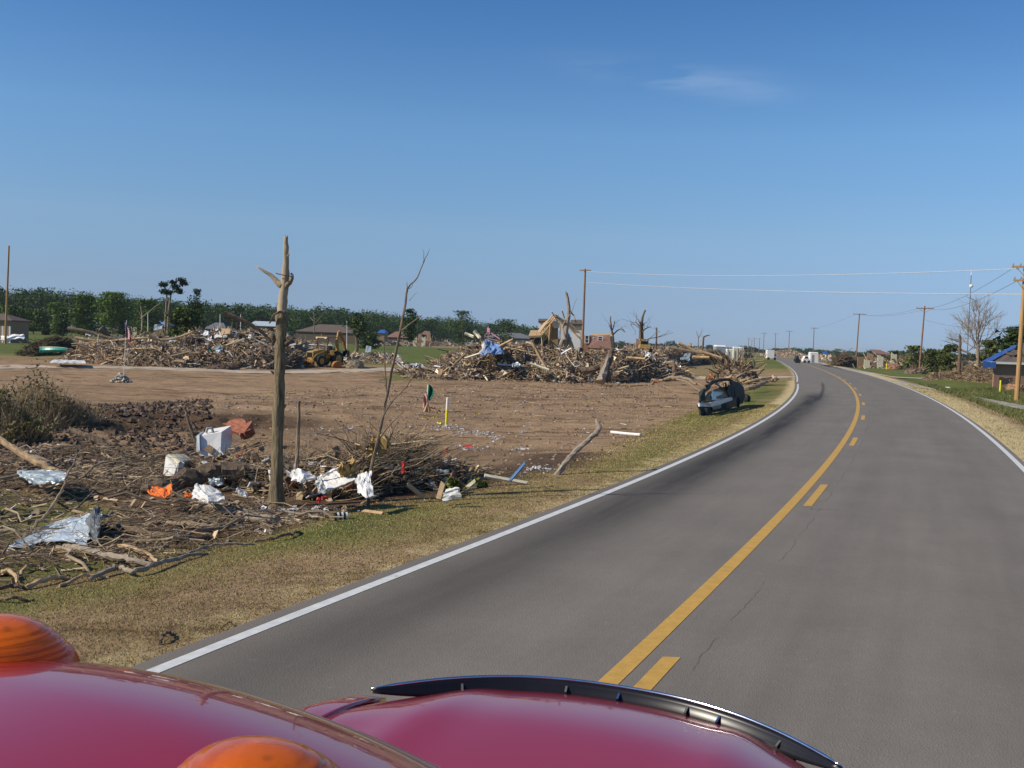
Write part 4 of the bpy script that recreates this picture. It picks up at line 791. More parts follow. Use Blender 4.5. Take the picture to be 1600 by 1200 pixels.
dl = [(P(1586, 417, 72), B1, 'dark wire sagging from the right edge pole to the tip of the braced crossarm', .9), (P(1600, 433, 72), B2, 'dark wire from the lower crossarm of the edge pole to the braced crossarm', 1.0),
      (B1, C1, 'dark wire from the braced crossarm pole to the next pole, outer side', .7), (B2, C2, 'dark wire from the braced crossarm pole to the next pole, inner side', .7),
      (P(1446, 500, 181), P(1620, 512, 90), 'thin pale service wire passing behind the bare tree', .6), (P(1500, 530, 105), P(1650, 480, 80), 'dark service wire rising to the right edge above the tarped roof', .5),
      (C1, P(1270, 513, 380), 'dark wire running from the root pile pole to the fourth road pole', .5)]
for a, b, lab, s in dl: wire([a, b], .016, 'wire', lab, sag=s)
def mast():
    Y = 150; p = W(1512, Y); t = thing('antenna_mast', 'thin tall antenna mast with a white ball and tip behind the bare tree', 'antenna', p); a = P(1517.5, 430, Y)-p
    MB().tube([(0, 0, 0), a], [.06, .045], 6).build('mast', 'wire', t); m = MB(); c = P(1517.5, 447, Y)-p
    for q in range(1): m.tube([c-(0, 0, .28), c-(0, 0, .2), c, c+(0, 0, .2), c+(0, 0, .28)], [.03, .2, .28, .2, .03], 12)
    m.build('ball', 'white', t); MB().tube([a+(0, 0, .9), a+(0, 0, .4), a], [.01, .05, .08], 6).build('tip', 'white', t)
mast()

# ------------------------------------------------------------------ houses, ruins, sheds, vehicles far off
def window(parent, c, w, h, th=.06, frame='white'):
    f = MB()
    for s in (-1, 1): f.box(np.array(c)+(s*w/2, -th*.5, 0), (.09, th, h+.09)); f.box(np.array(c)+(0, -th*.5, s*h/2), (w-.09, th, .09))
    f.box(np.array(c)+(0, -th*.4, 0), (w-.1, th*.5, .05)); fo = f.build('window', frame, parent); MB().box(np.array(c)+(0, -.01, 0), (w-.1, .02, h-.1)).build('pane', 'glassy', fo)
def house(px0, px1, Y, eave, ridge, depth, wall, roof, label, name='house', wins=1, inset=.35, rz=0, cat='house', damage=0, over=.35):
    a = W(px0, Y); b = W(px1, Y); w = b[0]-a[0]; c = (a+b)/2; c[2] = min(a[2], b[2])-.05; mx_ = (px0+px1)/2
    ze = P(mx_, eave, Y)[2]-c[2]; zr = P(mx_, ridge, Y+depth/2)[2]-c[2]; t = thing(name, label, cat, c, rz)
    MB().box((0, depth/2, ze/2), (w, depth, ze)).build('wall', wall, t)
    hw, o = w/2+over, over; m = MB(); r0, r1 = -hw+w*inset, hw-w*inset
    jl = lambda s: rng.normal()*damage
    V = [(-hw, -o, ze), (hw, -o, ze), (hw, depth+o, ze), (-hw, depth+o, ze), (r0, depth/2, zr+jl(1)), (r1, depth/2, zr+jl(1)), (-hw, -o, ze-.12), (hw, -o, ze-.12), (hw, depth+o, ze-.12), (-hw, depth+o, ze-.12)]
    m.add(V, [(0, 1, 5, 4), (1, 2, 5), (2, 3, 4, 5), (3, 0, 4), (6, 9, 8, 7), (0, 6, 7, 1), (1, 7, 8, 2), (2, 8, 9, 3), (3, 9, 6, 0)]); m.build('roof', roof, t)
    for k in range(wins):
        x = -w/2+w*(k+.5)/wins; window(t, (x, -.0, ze*.55), min(1.2, w*.18), min(1.1, ze*.42))
    return t
# tarped house at right
def tarp_house():
    Y = 92; a = P(1537, 568, Y); c = W(1540, Y); t = thing('tarped_house', 'brick house with blue tarp over its brown roof edge at right', 'house', c)
    q = lambda px, py, dy=0: P(px, py, Y+dy)-c
    e0, e1 = q(1536, 566), q(1720, 569); r0 = q(1585, 541, 6); r1 = q(1720, 536, 6)
    A = np.array([[e0, e0*.5+r0*.5, r0], [q(1552, 566.5), (q(1552, 566.5)+q(1596, 540.5, 6))/2, q(1596, 540.5, 6)]]); 
    def rp(u, v): return (e0*(1-u)+e1*u)*(1-v)+(r0*(1-u)+r1*u)*v
    m = MB(); G_ = np.array([[rp(u, v)+(0, 0, rng.normal()*.03) for v in np.linspace(0, 1, 9)] for u in np.linspace(0, 1, 22)]); m.slab(G_, -.12); m.build('roof', 'shingle', t)
    dv = np.array([P(1560, 560, 103)[0]-P(1560, 560, 92)[0], 11, 0])*1.; m = MB(); bk = np.array([[rp(u, 1), rp(u, 0)*(1, 1, 1)+dv] for u in (0, .5, 1)]); m.slab(bk, .1)
    m.slab(np.array([[e0, r0], [e0+dv, r0+(0, .1, 0)]]), .08); m.build('roof_rear', 'shingle', t)
    m = MB(); m.slab(np.array([[rp(u, v)+(0, -.02, .10+rng.normal()*.02) for v in np.linspace(-.02, 1.02, 10)] for u in np.linspace(-.01, .065, 5)]), -.03)
    m.slab(np.array([[rp(u, -.02)+(0, -.12, .08-k*.55+rng.normal()*.05) for k in (0, .5, 1)] for u in np.linspace(.0, .11, 5)]), -.03); m.build('tarp', 'blue', t)
    MB().box((e0+e1)/2+(0.3, -.06, -.10), (e1[0]-e0[0], .05, .20)).build('fascia', 'white', t)
    xw0 = q(1556, 580)[0]; xw1 = e1[0]-.3; hh = e0[2]-.1
    m = MB(); A0 = np.array([[(xw0, .55, -.3), (xw0, .55, hh)], [(xw1, .55, -.3), (xw1, .55, hh)]]); m.slab(A0, .2); m.slab(np.array([[(xw0, .56, -.3), (xw0, .56, hh)], [np.array((xw0, .56, -.3))+dv, np.array((xw0, .56, hh))+dv]]), .2); m.build('wall', 'brick', t)
    wc = q(1590, 572, .5); window(t, (wc[0], .53, wc[2]), .8, .75)
    for k in range(90):                                             # loose roofing on top
        u, v = .1+.9*rng.random(), .3+.75*rng.random(); 
        if k == 0: m = MB()
        m.box(rp(u, v)+(0, 0, .12), (.2+.5*rng.random(), .3+.4*rng.random(), .03), rng.normal(size=3)*.6, (.10, .08, .06))
    m.build('loose_shingle', 'debris', t)['kind'] = 'stuff'
tarp_house()
LH = house(-60, 16, 160, 499, 489, 6, 'card', 'shingle', 'brown damaged house with pale posts at the photo left edge', wins=0)
for px in (-12, 4, 15): p = W(px, 158.5); o = MB().box((0, 0, 1.3), (.22, .22, 2.7)).build('porch_post', 'white', LH); o.location = [p[0]-LH.location[0], p[1]-LH.location[1], 0]
t = house(223, 256, 330, 507, 499, 9, 'card', 'blue2', 'small distant house under a bright blue tarp roof at left', wins=0, over=.5)
house(318, 352, 340, 514, 504, 10, 'bark', 'shingle_g', 'grey-roofed house partly hidden behind the left rubble', wins=0)
house(388, 432, 320, 509, 502, 10, 'bark', 'tin', 'pale metal-roofed building behind the stump tree', wins=0, inset=.1)
house(462, 560, 360, 519, 507, 18, 'bark', 'shingle', 'long brown hip-roofed house behind the backhoe', wins=0, inset=.3)
house(604, 640, 420, 527, 518, 10, 'bark', 'shingle_r', 'low reddish house by the thin tree and the field', wins=0)
house(590, 600, 330, 520, 515, 8, 'card', 'blue', 'tiny blue tarped roof beyond the green strip', wins=0)
house(756, 840, 460, 528, 520, 10, 'shingle_g', 'shingle_g', 'dark grey long roof behind the left part of the big pile', wins=0)
def tint_(k): return np.array(((.42, .32, .2), (.25, .17, .10), (.6, .6, .6), (.36, .2, .13), (.12, .08, .06))[k % 5])
def ruin(px0, px1, Y, top, label, wall='pink', wall2='cream', n=5, name='ruined_house', depth=7, junk=True):
    c = W((px0+px1)/2, Y); t = thing(name, label, 'ruined house', c); w = (px1-px0)*mpp(Y); h = P((px0+px1)/2, top, Y)[2]-c[2]
    for k in range(n):
        x0 = -w/2+w*k/n; ww = w/n*.86; hh = h*(.45+.5*rng.random()); m = MB()
        m.slab(np.array([[(x0, rng.random()*depth*.0+(k % 2)*2, 0), (x0, (k % 2)*2, hh)], [(x0+ww*.5, (k % 2)*2, 0), (x0+ww*.5, (k % 2)*2, hh*(.75+.25*rng.random()))], [(x0+ww, (k % 2)*2, 0), (x0+ww, (k % 2)*2, hh*(.8+.3*rng.random()))]]), .15); m.build('wall', wall if k % 2 else wall2, t)
    MB().box((0, depth*.7, h*.3), (w*.9, .2, h*.6)).build('rear_wall', 'card', t)
    m = MB()
    for k in range(60): m.box((rng.normal()*w*.35, -.5+rng.random()*2, rng.random()**2*h*.6), (.3+.9*rng.random(), .15+.3*rng.random(), .06), rng.normal(size=3), tint_(k))
    m.build('rubble', 'debris', t)['kind'] = 'stuff'
    m = MB(); m.slab(np.array([[(-w*.1, 2, h*.78), (w*.05, depth, h)], [(w*.5, 2, h*.7), (w*.35, depth, h*.98)]]), .12); m.build('roof', 'shingle_r', t)
    for k in range(7):
        m = MB(); x = -w/2+w*rng.random(); m.tube([(x, -.6, .1), (x+rng.normal()*1.2, 1.8, h*(.5+.4*rng.random()))], .06, 4); m.build('stud', 'tan_wood', t)
    return t
ruin(1351, 1403, 205, 547, 'roofless tan house with torn pink walls between two utility poles')
ruin(645, 672, 340, 517, 'white-cornered ruined house beyond the far end of the field', n=4)
ruin(978, 1022, 150, 530, 'reddish ruined house behind the yellow machine', wall='shingle_r', wall2='pink', n=6)
ruin(208, 226, 320, 503, 'small heap of a house collapsed beside the blue-roofed one', wall='tan_wood', n=3)
# collapsed gable house behind the big pile
def gable():
    Y = 125; c = W(880, Y); t = thing('collapsed_house', 'collapsed gabled house with broken rafters behind the splintered trunk', 'ruined house', c); q = lambda px, py, dy=0: P(px, py, Y+dy)-c
    MB().slab(np.array([[q(842, 512, 3), q(842, 503, 3)], [q(856, 512, 3), q(856, 501, 3)]]), .15).build('wall', 'white', t)
    MB().slab(np.array([[q(841, 504, 2.6), q(841, 500.5, 4)], [q(858, 504, 2.6), q(858, 500.5, 4)]]), .2).build('roof', 'shingle', t)
    MB().slab(np.array([[q(893, 560, 0), q(893, 520, 0)], [q(907, 560, 0), q(907, 521, 0)]]), .15).build('wall', 'white', t)
    MB().slab(np.array([[q(892, 522, 4), q(892, 505, 4)], [q(909, 522, 4), q(909, 506, 4)]]), .15).build('wall', 'cream', t)
    MB().slab(np.array([[q(890, 508, 3.6), q(892, 502, 6)], [q(910, 509, 3.6), q(909, 502, 6)]]), .2).build('roof', 'shingle', t)
    window(t, q(899, 531), .8, 1.0); window(t, q(905, 534), .35, 1.0)
    MB().slab(np.array([[q(826, 528, -.5), q(829, 519, 3)], [q(846, 527, -.5), q(850, 519, 3)]]), .25).build('eave', 'tan_wood', t)
    MB().slab(np.array([[q(840, 519, 0), q(850, 506, 1), q(864, 495, 1)], [q(844, 521, -.3), q(853, 509, 0), q(867, 498, .3)]]), .12).build('roof_deck', 'tan_wood', t)
    MB().slab(np.array([[q(870, 495, 1), q(888, 503, 1), q(908, 523, .5)], [q(868, 498, 0), q(885, 509, 0), q(903, 528, -.3)]]), .12).build('roof_deck', 'tan_wood', t)
    MB().slab(np.array([[q(852, 560, 1.5), q(852, 505, 1.5)], [q(872, 560, 1.5), q(872, 500, 1.5)]]), .1).build('gable_wall', 'card', t)
    MB().slab(np.array([[q(851, 522, 1.2), q(851, 505, 1.2)], [q(863, 520, 1.2), q(863, 503, 1.2)]]), .1).build('insulation', 'foam', t)
    MB().slab(np.array([[q(865, 513, 1.1), q(865, 503, 1.1)], [q(875, 512, 1.1), q(875, 504, 1.1)]]), .1).build('siding', 'plastic', t)
    MB().slab(np.array([[q(828, 548, .5), q(828, 527, .5)], [q(856, 550, .5), q(856, 527, .5)]]), .1).build('porch_shade_sheet', 'black', t)  # flat black sheet stands in for the shade inside the porch
    for a, b in (((842, 519), (866, 490)), ((846, 524), (872, 491)), ((868, 492), (905, 520)), ((872, 500), (908, 526)), ((838, 521), (829, 545)), ((850, 525), (846, 545)), ((860, 505), (856, 550)), ((876, 505), (874, 530)), ((833, 541), (885, 548)), ((855, 527), (840, 540)), ((862, 487), (870, 500)), ((878, 485), (882, 497)), ((884, 545), (900, 528))):
        MB().tube([q(*a, -.5+rng.random()), q(*b, rng.random())], .09, 4).build('rafter', 'tan_wood', t)
gable()
def pinkroof():
    Y = 135; c = W(935, Y); t = thing('brick_house_remains', 'leaning reddish roof slope with a small window beside the tall brown pole', 'ruined house', c); q = lambda px, py, dy=0: P(px, py, Y+dy)-c
    MB().slab(np.array([[q(918, 545, 0), q(930, 527, 4)], [q(955, 548, 0), q(953, 525, 4)]]), .2).build('roof', 'shingle_r', t)
    MB().slab(np.array([[q(912, 560, 3), q(912, 524, 3)], [q(926, 560, 3), q(926, 524, 3)]]), .15).build('wall', 'brick', t)
    MB().slab(np.array([[q(924, 526, 4.2), q(924, 522.5, 5)], [q(957, 527, 4.2), q(955, 523, 5)]]), .15).build('eave', 'tan_wood', t)
    MB().slab(np.array([[q(953, 560, 4), q(953, 526, 4)], [q(957, 560, 6), q(957, 526, 6)]]), .15).build('wall', 'tan_wood', t)
    window(t, q(938, 529, 2.2), .6, .55); window(t, q(917, 530, 2.8), .5, 1.0)
pinkroof()
def machine():
    Y = 140; c = W(1007, Y); t = thing('yellow_loader', 'yellow loading machine seen end-on behind the middle of the debris pile', 'loader', c); q = lambda px, py, dy=0: P(px, py, Y+dy)-c
    for px in (1000.5, 1012): MB().tube([q(px, 545), q(px+.3, 531)], .10, 6).build('cab_post', 'cat', t)
    MB().box(q(1006.5, 530.5), (1.3, 1.3, .16)).build('cab_roof', 'cat', t); MB().box(q(1006.5, 541), (1.4, 2.2, .5), taper=.9).build('body', 'cat', t); MB().box(q(1006.5, 536.5), (.8, .8, .6)).build('seat', 'black', t)
    for s in (-1, 1): MB().tube([q(1006.5+s*9, 551), q(1006.5+s*12, 551)], .6, 14).build('wheel', 'tyre', t)
machine()
def shed(px0, px1, Y, top, label, m_='white', name='shed', cat='shed', d=3, slope=.2, group=None):
    c = W((px0+px1)/2, Y); w = (px1-px0)*mpp(Y); h = P((px0+px1)/2, top, Y)[2]-c[2]; t = thing(name, label, cat, c, 0, group)
    MB().box((0, d/2, h*.44), (w, d, h*.88)).build('body', m_, t); MB().box((0, d/2, h*.94), (w*1.04, d*1.04, h*.1), taper=.8).build('roof', 'white', t); MB().box((-w*.2, -.03, h*.40), (w*.28, .05, h*.68)).build('door', 'wreckgrey', t)
for px0, lab in ((1146.5, 'left one of the two cream portable toilets near the far bend'), (1155, 'right one of the two cream portable toilets near the far bend')): shed(px0, px0+7, 205, 541.5, lab, 'cream', 'portable_toilet', 'portable toilet', 1.1)
shed(1267, 1279, 255, 550, 'upright white shed at the foot of the fourth road pole', d=2)
shed(1119, 1134, 260, 539, 'white-roofed shed left of the portable toilets', 'tin2', d=4); shed(1136, 1147, 280, 545, 'small white shed touching the portable toilets', d=3)
def truckfar(px0, px1, Y, top, label, body='white', cab='white', name='parked_truck', cat='truck'):
    c = W((px0+px1)/2, Y); w = (px1-px0)*mpp(Y); h = P((px0+px1)/2, top, Y)[2]-c[2]; t = thing(name, label, cat, c)
    MB().box((-w*.12, 1, h*.58), (w*.72, 2.1, h*.8)).build('box', body, t); m = MB(); m.box((w*.37, 1, h*.38), (w*.22, 1.9, h*.5), taper=.8); m.build('cab', cab, t)
    MB().box((w*.40, .04, h*.48), (w*.13, .05, h*.16)).build('window', 'glassy', t)
    for x in (-w*.35, w*.33): MB().tube([(x, -.1, .4), (x, .15, .4)], .4, 12).build('wheel', 'tyre', t)
truckfar(1199, 1214, 300, 546.5, 'white box trailer truck on the right side of the far road')
def carfar(px0, px1, Y, top, label, col='black', name='parked_car', cat='car'):
    c = W((px0+px1)/2, Y); w = (px1-px0)*mpp(Y); h = min(P((px0+px1)/2, top, Y)[2]-c[2], 1.7); t = thing(name, label, cat, c); L_ = w/2
    prof = [(-L_, .35), (-L_, h*.55), (-L_*.78, h*.62), (-L_*.5, h), (L_*.25, h), (L_*.55, h*.62), (L_*.95, h*.52), (L_, .35)]
    m = MB(); n = len(prof); V = [(x, y, z) for y in (0, 1.7) for x, z in prof]; m.add(V, [tuple(range(n)), tuple(range(2*n-1, n-1, -1))]+[(i, n+i, n+(i+1) % n, (i+1) % n) for i in range(n)]); m.build('body', col, t)
    m = MB(); m.add([(-L_*.7, -.02, h*.64), (L_*.45, -.02, h*.64), (L_*.2, -.02, h*.92), (-L_*.48, -.02, h*.92)], [(0, 1, 2, 3)]); m.build('window', 'glassy', t)
    for x in (-L_*.6, L_*.6): MB().tube([(x, -.06, .33), (x, .15, .33)], .33, 12).build('wheel', 'tyre', t)
carfar(1163.5, 1170, 330, 544, 'dark vehicle right of the portable toilets at the far bend', 'black'); carfar(1170.5, 1177, 345, 546.5, 'second dark vehicle at the far bend, farther right', 'wreckpaint')
carfar(1256, 1267, 245, 553, 'white pickup beside the upright white shed', 'white'); carfar(1244, 1251, 235, 556, 'small dark vehicle before the rubble on the far right roadside', 'black'); carfar(133, 146, 270, 500, 'small white car parked before the light green trees at left', 'white')
def canopy():
    Y = 262; c = W(1289, Y); t = thing('blue_canopy', 'blue tarp canopy beyond the upright white shed', 'canopy', c); q = lambda px, py, dy=0: P(px, py, Y+dy)-c
    MB().slab(np.array([[q(1283, 553), q(1287, 550, 1)], [q(1289, 553.5), q(1290, 549.5, 1)], [q(1296, 555), q(1293, 551, 1)]]), .1).build('tarp', 'blue', t)
    for px in (1284, 1295): MB().tube([q(px, 563), q(px, 554)], .06, 5).build('post', 'white', t)
canopy()

# ------------------------------------------------------------------ rubble piles
PAL = [((.50, .37, .21), .15), ((.34, .24, .145), .28), ((.20, .14, .088), .28), ((.085, .058, .04), .17), ((.66, .54, .35), .06), ((.66, .66, .65), .03), ((.26, .27, .28), .02), ((.30, .15, .08), .03)]
def tint(dirty=0, pal=PAL):
    p = np.array([q[1] for q in pal]); c = np.array(pal[rng.choice(len(pal), p=p/p.sum())][0]); return c*(.8+.4*rng.random())
def pile(name, label, cols, thick, n, label_cat='debris pile', size=1., core=(.21, .145, .085), pal=PAL, leafy=0, twig=.5, back=.5):
    # cols: (photo column, foot row, crest row); foot rows fix the depth, crest rows the height
    cols = np.array(cols, float); foot = np.array([flat(px, f, -.15) for px, f, c in cols]); 
    zc = np.array([P(px, c, foot[i][1]+thick*.4)[2] for i, (px, f, c) in enumerate(cols)]); zc = np.maximum(zc, .15)
    def at(s, v):                                   # s along 0..1, v across 0 (foot) .. 1 (far foot)
        u = s*(len(cols)-1); i = int(min(u, len(cols)-2)); f = u-i; b = foot[i]*(1-f)+foot[i+1]*f; z = zc[i]*(1-f)+zc[i+1]*f
        x = b[0]*(1+v*thick/b[1]*.9); y = b[1]+v*thick; e = min(s, 1-s)*8
        k = (math.sin(math.pi*min(v/.8, 1)*.5)**.8 if v < .8*1 else 1)*(1 if v < .55 else max(0, 1-((v-.55)/.45)**2))
        return np.array([x, y, max(float(base_h(x, y)), -.4)-.05+z*k*min(e, 1)**.6*(.96+.50*(float(fbm(x, y, .42, 3))+.25))])
    ns = max(12, int(len(cols)*7)); A = np.array([[at(s, v) for v in np.linspace(0, 1, 12)] for s in np.linspace(0, 1, ns)]); A[:, 0, 2] -= .15; A[:, -1, 2] -= .15
    A[1:-1, 1:-1, 2] -= .12*size
    A[1:-1, 1:-1] += rng.normal(size=A[1:-1, 1:-1].shape)*.12
    m = MB(); tt = np.array(core)*(.6+.8*rng.random((A.shape[0]*A.shape[1], 1))); m.grid(A, tt)
    for k in range(n//2):                           # small chips and soil at the surface
        s = rng.random(); v = rng.random()**1.2; p = at(s, v); m.rock(p-(0, 0, .04), (.05+.12*rng.random()**2)*size, np.array((.17, .115, .07))*(.5+1.2*rng.random()))
    for k in range(n//4):                           # earth pushed out along the foot
        s = rng.random(); v = -.14*rng.random()**1.5; p = at(s, max(v, 0)); p[1] += v*thick; p[2] = float(H(p[0], p[1])); m.rock(p, (.05+.14*rng.random()**2)*size, np.array((.22, .145, .085))*(.6+.8*rng.random()))
    for k in range(n):
        s = rng.random(); v = rng.random()**1.3*(back+.35); p = at(s, v)+(0, 0, rng.random()*.12); c = tint(pal=pal); r_ = rng.random()
        if r_ < .46*twig*2:
            L_ = (.5+2.2*rng.random()**2)*size; d = rng.normal(size=3)*(1, .7, .42); d /= np.linalg.norm(d); rr = (.018+.05*rng.random()**2)*size
            m.tube(wander(p-d*L_/2, p+d*L_/2, 3, .05), [rr, rr*.9, rr*.6], 4, c, cap=False)
        elif r_ < .80:
            m.box(p, (np.array((.35+1.3*rng.random()**2, .08+.12*rng.random(), .03+.05*rng.random())))*size, (rng.normal()*.6, rng.normal()*.6, rng.random()*6.3), c)
        elif r_ < .92:
            w_ = (.15+.5*rng.random())*size; g_ = np.array([[(i*w_/2, j*w_/2, rng.normal()*.05) for i in range(3)] for j in range(3)]); R3 = np.array(Euler(rng.normal(size=3)*1.0).to_matrix()); m.slab(g_@R3.T+p, .015, c*(1.1 if rng.random() < .8 else 1.8))
        else: m.rock(p, (.08+.22*rng.random())*size, c*.8)
    for k in range(max(6, n//70)):                  # long limbs and studs lying at all angles
        p = at(.04+.92*rng.random(), rng.random()*.6)+(0, 0, .05+.2*rng.random()); L_ = (1.6+2.6*rng.random())*min(size*1.2, 1.1); a = rng.normal()*.7+(math.pi if rng.random() < .5 else 0); d = np.array([math.cos(a), math.sin(a)*.5, rng.normal()*.30]); d /= np.linalg.norm(d); rr = .035+.06*rng.random()**2
        m.tube(wander(p-d*L_*.5, p+d*L_*.5, 5, .035), np.linspace(rr, rr*.55, 5), 5, tint(pal=pal)*1.1, cap=True)
    o = m.build(name, 'debris'); setp(o, label, label_cat, kind='stuff')
    if leafy:
        C = np.array([at(rng.random(), rng.random()*(back+.3))+(0, 0, .1) for _ in range(leafy)])+rng.normal(size=(leafy, 3))*.12; V, T = leafs(C, .13*size, (.11, .085, .045), .2, .5); l = tris('dead_leaves', V, T, 'leaf', o); l['kind'] = 'stuff'
    return at
BIG = [(628, 583, 580), (645, 588, 574), (670, 589, 566), (700, 590, 552), (725, 591, 541), (742, 591, 530), (765, 591, 528), (790, 592, 530), (815, 592, 535), (850, 594, 541), (885, 596, 544), (925, 596, 545), (965, 596, 543), (1000, 594, 545), (1030, 593, 551), (1050, 592, 561), (1068, 590, 574), (1080, 588, 583)]
atB = pile('debris_pile', 'long brown heap of splintered lumber, branches and house rubble across the bare lot', BIG, 11, 8200, size=.66, leafy=6000)
pile('debris_pile', 'low continuation of the rubble behind the big heap, with pale logs and brush', [(985, 572, 560), (1010, 572, 549), (1040, 572, 545), (1070, 570, 541), (1090, 569, 547), (1110, 567, 552), (1135, 566, 560)], 16, 1300, size=1.0, leafy=2500)
pile('brush_heap', 'rounded brown brush heap left of the portable toilets', [(1092, 568, 562), (1105, 568, 548), (1120, 568, 546), (1132, 567, 552), (1142, 566, 562)], 6, 900, 'brush heap', size=.8, pal=[((.22, .15, .085), 1), ((.13, .09, .055), 1)], twig=1, leafy=3500)
pile('debris_pile', 'splintered rubble and boards strewn behind the street at left', [(96, 560, 556), (118, 562, 541), (150, 566, 532), (200, 569, 531), (250, 571, 538), (280, 572, 540), (330, 572, 534), (370, 573, 530), (410, 574, 533), (450, 573, 538), (480, 570, 546)], 7, 3200, size=.72, leafy=1500)
pile('debris_pile', 'higher rear rubble with white panels behind the round root mass at left', [(262, 560, 548), (285, 560, 522), (315, 560, 516), (350, 560, 513), (385, 560, 515), (420, 561, 517), (455, 561, 522), (500, 560, 538)], 9, 2600, size=.9, pal=PAL+[((.66, .67, .68), .12)])
pile('debris_pile', 'low line of mixed junk beyond the street right of the backhoe', [(525, 563, 558), (545, 564, 549), (565, 564, 551), (590, 565, 548), (610, 566, 549), (628, 567, 560)], 5, 900, size=.8, pal=PAL+[((.6, .62, .65), .1)])
pile('debris_pile', 'black and white trash heap at the left foot of the big pile', [(628, 577, 573), (640, 578, 566), (655, 578, 566), (668, 578, 571)], 2.2, 260, size=.45, pal=[((.7, .7, .72), 1), ((.05, .05, .06), 1)])
pile('brush_heap', 'brush heap by the root pile pole across the road', [(1298, 573, 568), (1306, 573, 557), (1318, 573, 552), (1330, 573, 555), (1346, 572, 566)], 6, 1000, 'brush heap', size=.9, twig=1, leafy=2500, pal=[((.26, .18, .11), 1), ((.15, .10, .06), 1)])
pile('debris_pile', 'mixed rubble strewn along the far right roadside', [(1185, 556, 551), (1215, 557, 549), (1235, 560, 547), (1262, 562, 556), (1290, 566, 556), (1305, 567, 560)], 22, 1300, size=1.5, pal=PAL+[((.6, .6, .6), .15)])
pile('debris_pile', 'white and brown rubble around the foot of the pink ruined house', [(1335, 572, 565), (1355, 573, 562), (1385, 574, 561), (1410, 574, 568)], 6, 500, size=1.0, pal=PAL+[((.7, .7, .7), .3)])
pile('brush_heap', 'brown brushwood around the broken trunk and bare tree at right', [(1445, 592, 586), (1470, 593, 580), (1500, 594, 576), (1525, 597, 568), (1545, 598, 570), (1565, 600, 582), (1600, 602, 584), (1640, 606, 588)], 7, 2100, 'brush heap', size=.62, twig=.9, leafy=3500, pal=[((.30, .21, .12), 1), ((.17, .12, .07), 1), ((.12, .085, .055), .6)])
pile('brush_heap', 'tangled greyish thicket of downed branches beyond the right lawn', [(1395, 576, 558), (1420, 577, 553), (1450, 578, 556), (1480, 580, 554), (1520, 582, 558)], 9, 1500, 'brush heap', size=.9, twig=1, leafy=3000, pal=[((.20, .155, .10), 1), ((.12, .10, .06), 1)])
pile('debris_pile', 'distant band of wreckage across the left field behind the rear rubble', [(60, 536, 533), (110, 537, 529), (160, 538, 527), (220, 540, 525), (270, 541, 524), (330, 543, 526), (400, 545, 526), (460, 545, 527), (520, 547, 533)], 20, 1700, size=1.5, pal=PAL+[((.6, .6, .6), .12)], back=.8)
pile('debris_pile', 'thin line of wreckage along the far edge of the green field', [(560, 541, 539), (600, 541, 534), (650, 541, 533), (690, 541, 534), (740, 542, 536), (800, 544, 536)], 30, 800, size=1.8, pal=PAL+[((.6, .6, .6), .15)], back=.8)
pile('debris_pile', 'distant rubble and downed trees spread behind the right end of the big pile', [(955, 556, 545), (1000, 556, 541), (1050, 557, 543), (1100, 557, 545), (1150, 558, 550)], 40, 1500, size=1.7, pal=PAL+[((.5, .5, .5), .08)], back=.8, leafy=2500)
pile('debris_pile', 'distant scattered wreckage beyond the lawns on the right', [(1400, 570, 566), (1440, 571, 562), (1480, 572, 562), (1540, 574, 566), (1620, 577, 570)], 25, 900, size=1.3, back=.8)
pile('debris_pile', 'broken slabs and bark chunks heaped behind the wrecked car', [(1126, 606, 600), (1140, 606, 594), (1158, 606, 590), (1175, 603, 594), (1195, 600, 596), (1215, 596, 594)], 3.0, 700, size=.62, pal=[((.44, .33, .20), 1), ((.28, .20, .12), 1), ((.36, .17, .08), .3)], twig=.3)
def dirtheap(name, label, c, r, h, tnt, n=250, root=False, cat='root mass', ry=None):
    t = thing(name, label, cat, c); ry = ry or r; u = np.linspace(0, math.tau, 26, endpoint=False); A = []
    for q in np.linspace(0, 1, 9):
        rr = math.cos(q*math.pi/2)**.6; A.append([[math.cos(a)*r*rr*(1+.25*float(vnoise(math.cos(a)*2+5+c[0], math.sin(a)*2+q*3))), math.sin(a)*ry*rr, math.sin(q*math.pi/2)*h-.08] for a in u])
    A = np.array(A); A += rng.normal(size=A.shape)*.035*r; m = MB(); m.grid(A, np.array(tnt)*(.6+.8*rng.random((A.shape[0]*A.shape[1], 1))), close=True)
    for k in range(n):
        a = rng.random()*math.tau; q = rng.random(); rr = math.cos(q*math.pi/2)**.6; p = np.array([math.cos(a)*r*rr*1.05, math.sin(a)*ry*rr*1.05, math.sin(q*math.pi/2)*h]); m.rock(p, (.03+.07*rng.random())*r, np.array(tnt)*(.6+.9*rng.random()))
    m.build('soil', 'debris', t)
    if root:
        m = MB()
        for k in range(root):
            a = rng.random()*math.tau; q = rng.random(); d = np.array([math.cos(a)*math.cos(q*1.4), math.sin(a)*math.cos(q*1.4)*.7-.3, math.sin(q*1.5)]); p = d*(r, ry, h)*.7; L_ = r*(.35+.6*rng.random()); k0 = .05*r*(.5+rng.random()); m.tube(wander(p, p+d*L_*1.25+rng.normal(size=3)*.15*r, 5, .08), np.linspace(k0, k0*.3, 5), 5, (.34, .25, .15) if rng.random() < .6 else (.16, .11, .07))
        m.build('roots', 'debris', t)
    return t
c = G(303, 573); c[1] += 3; dirtheap('root_ball', 'dark round root mass with soil standing in the left rubble', W(303, c[1]), 1.25, 2.3, (.045, .03, .02), 200, 34)
dirtheap('root_ball', 'pale spiky upturned stump root ball behind the wrecked car', W(1153, G(1153, 603)[1]), 1.5, 1.7, (.17, .12, .075), 160, 120)
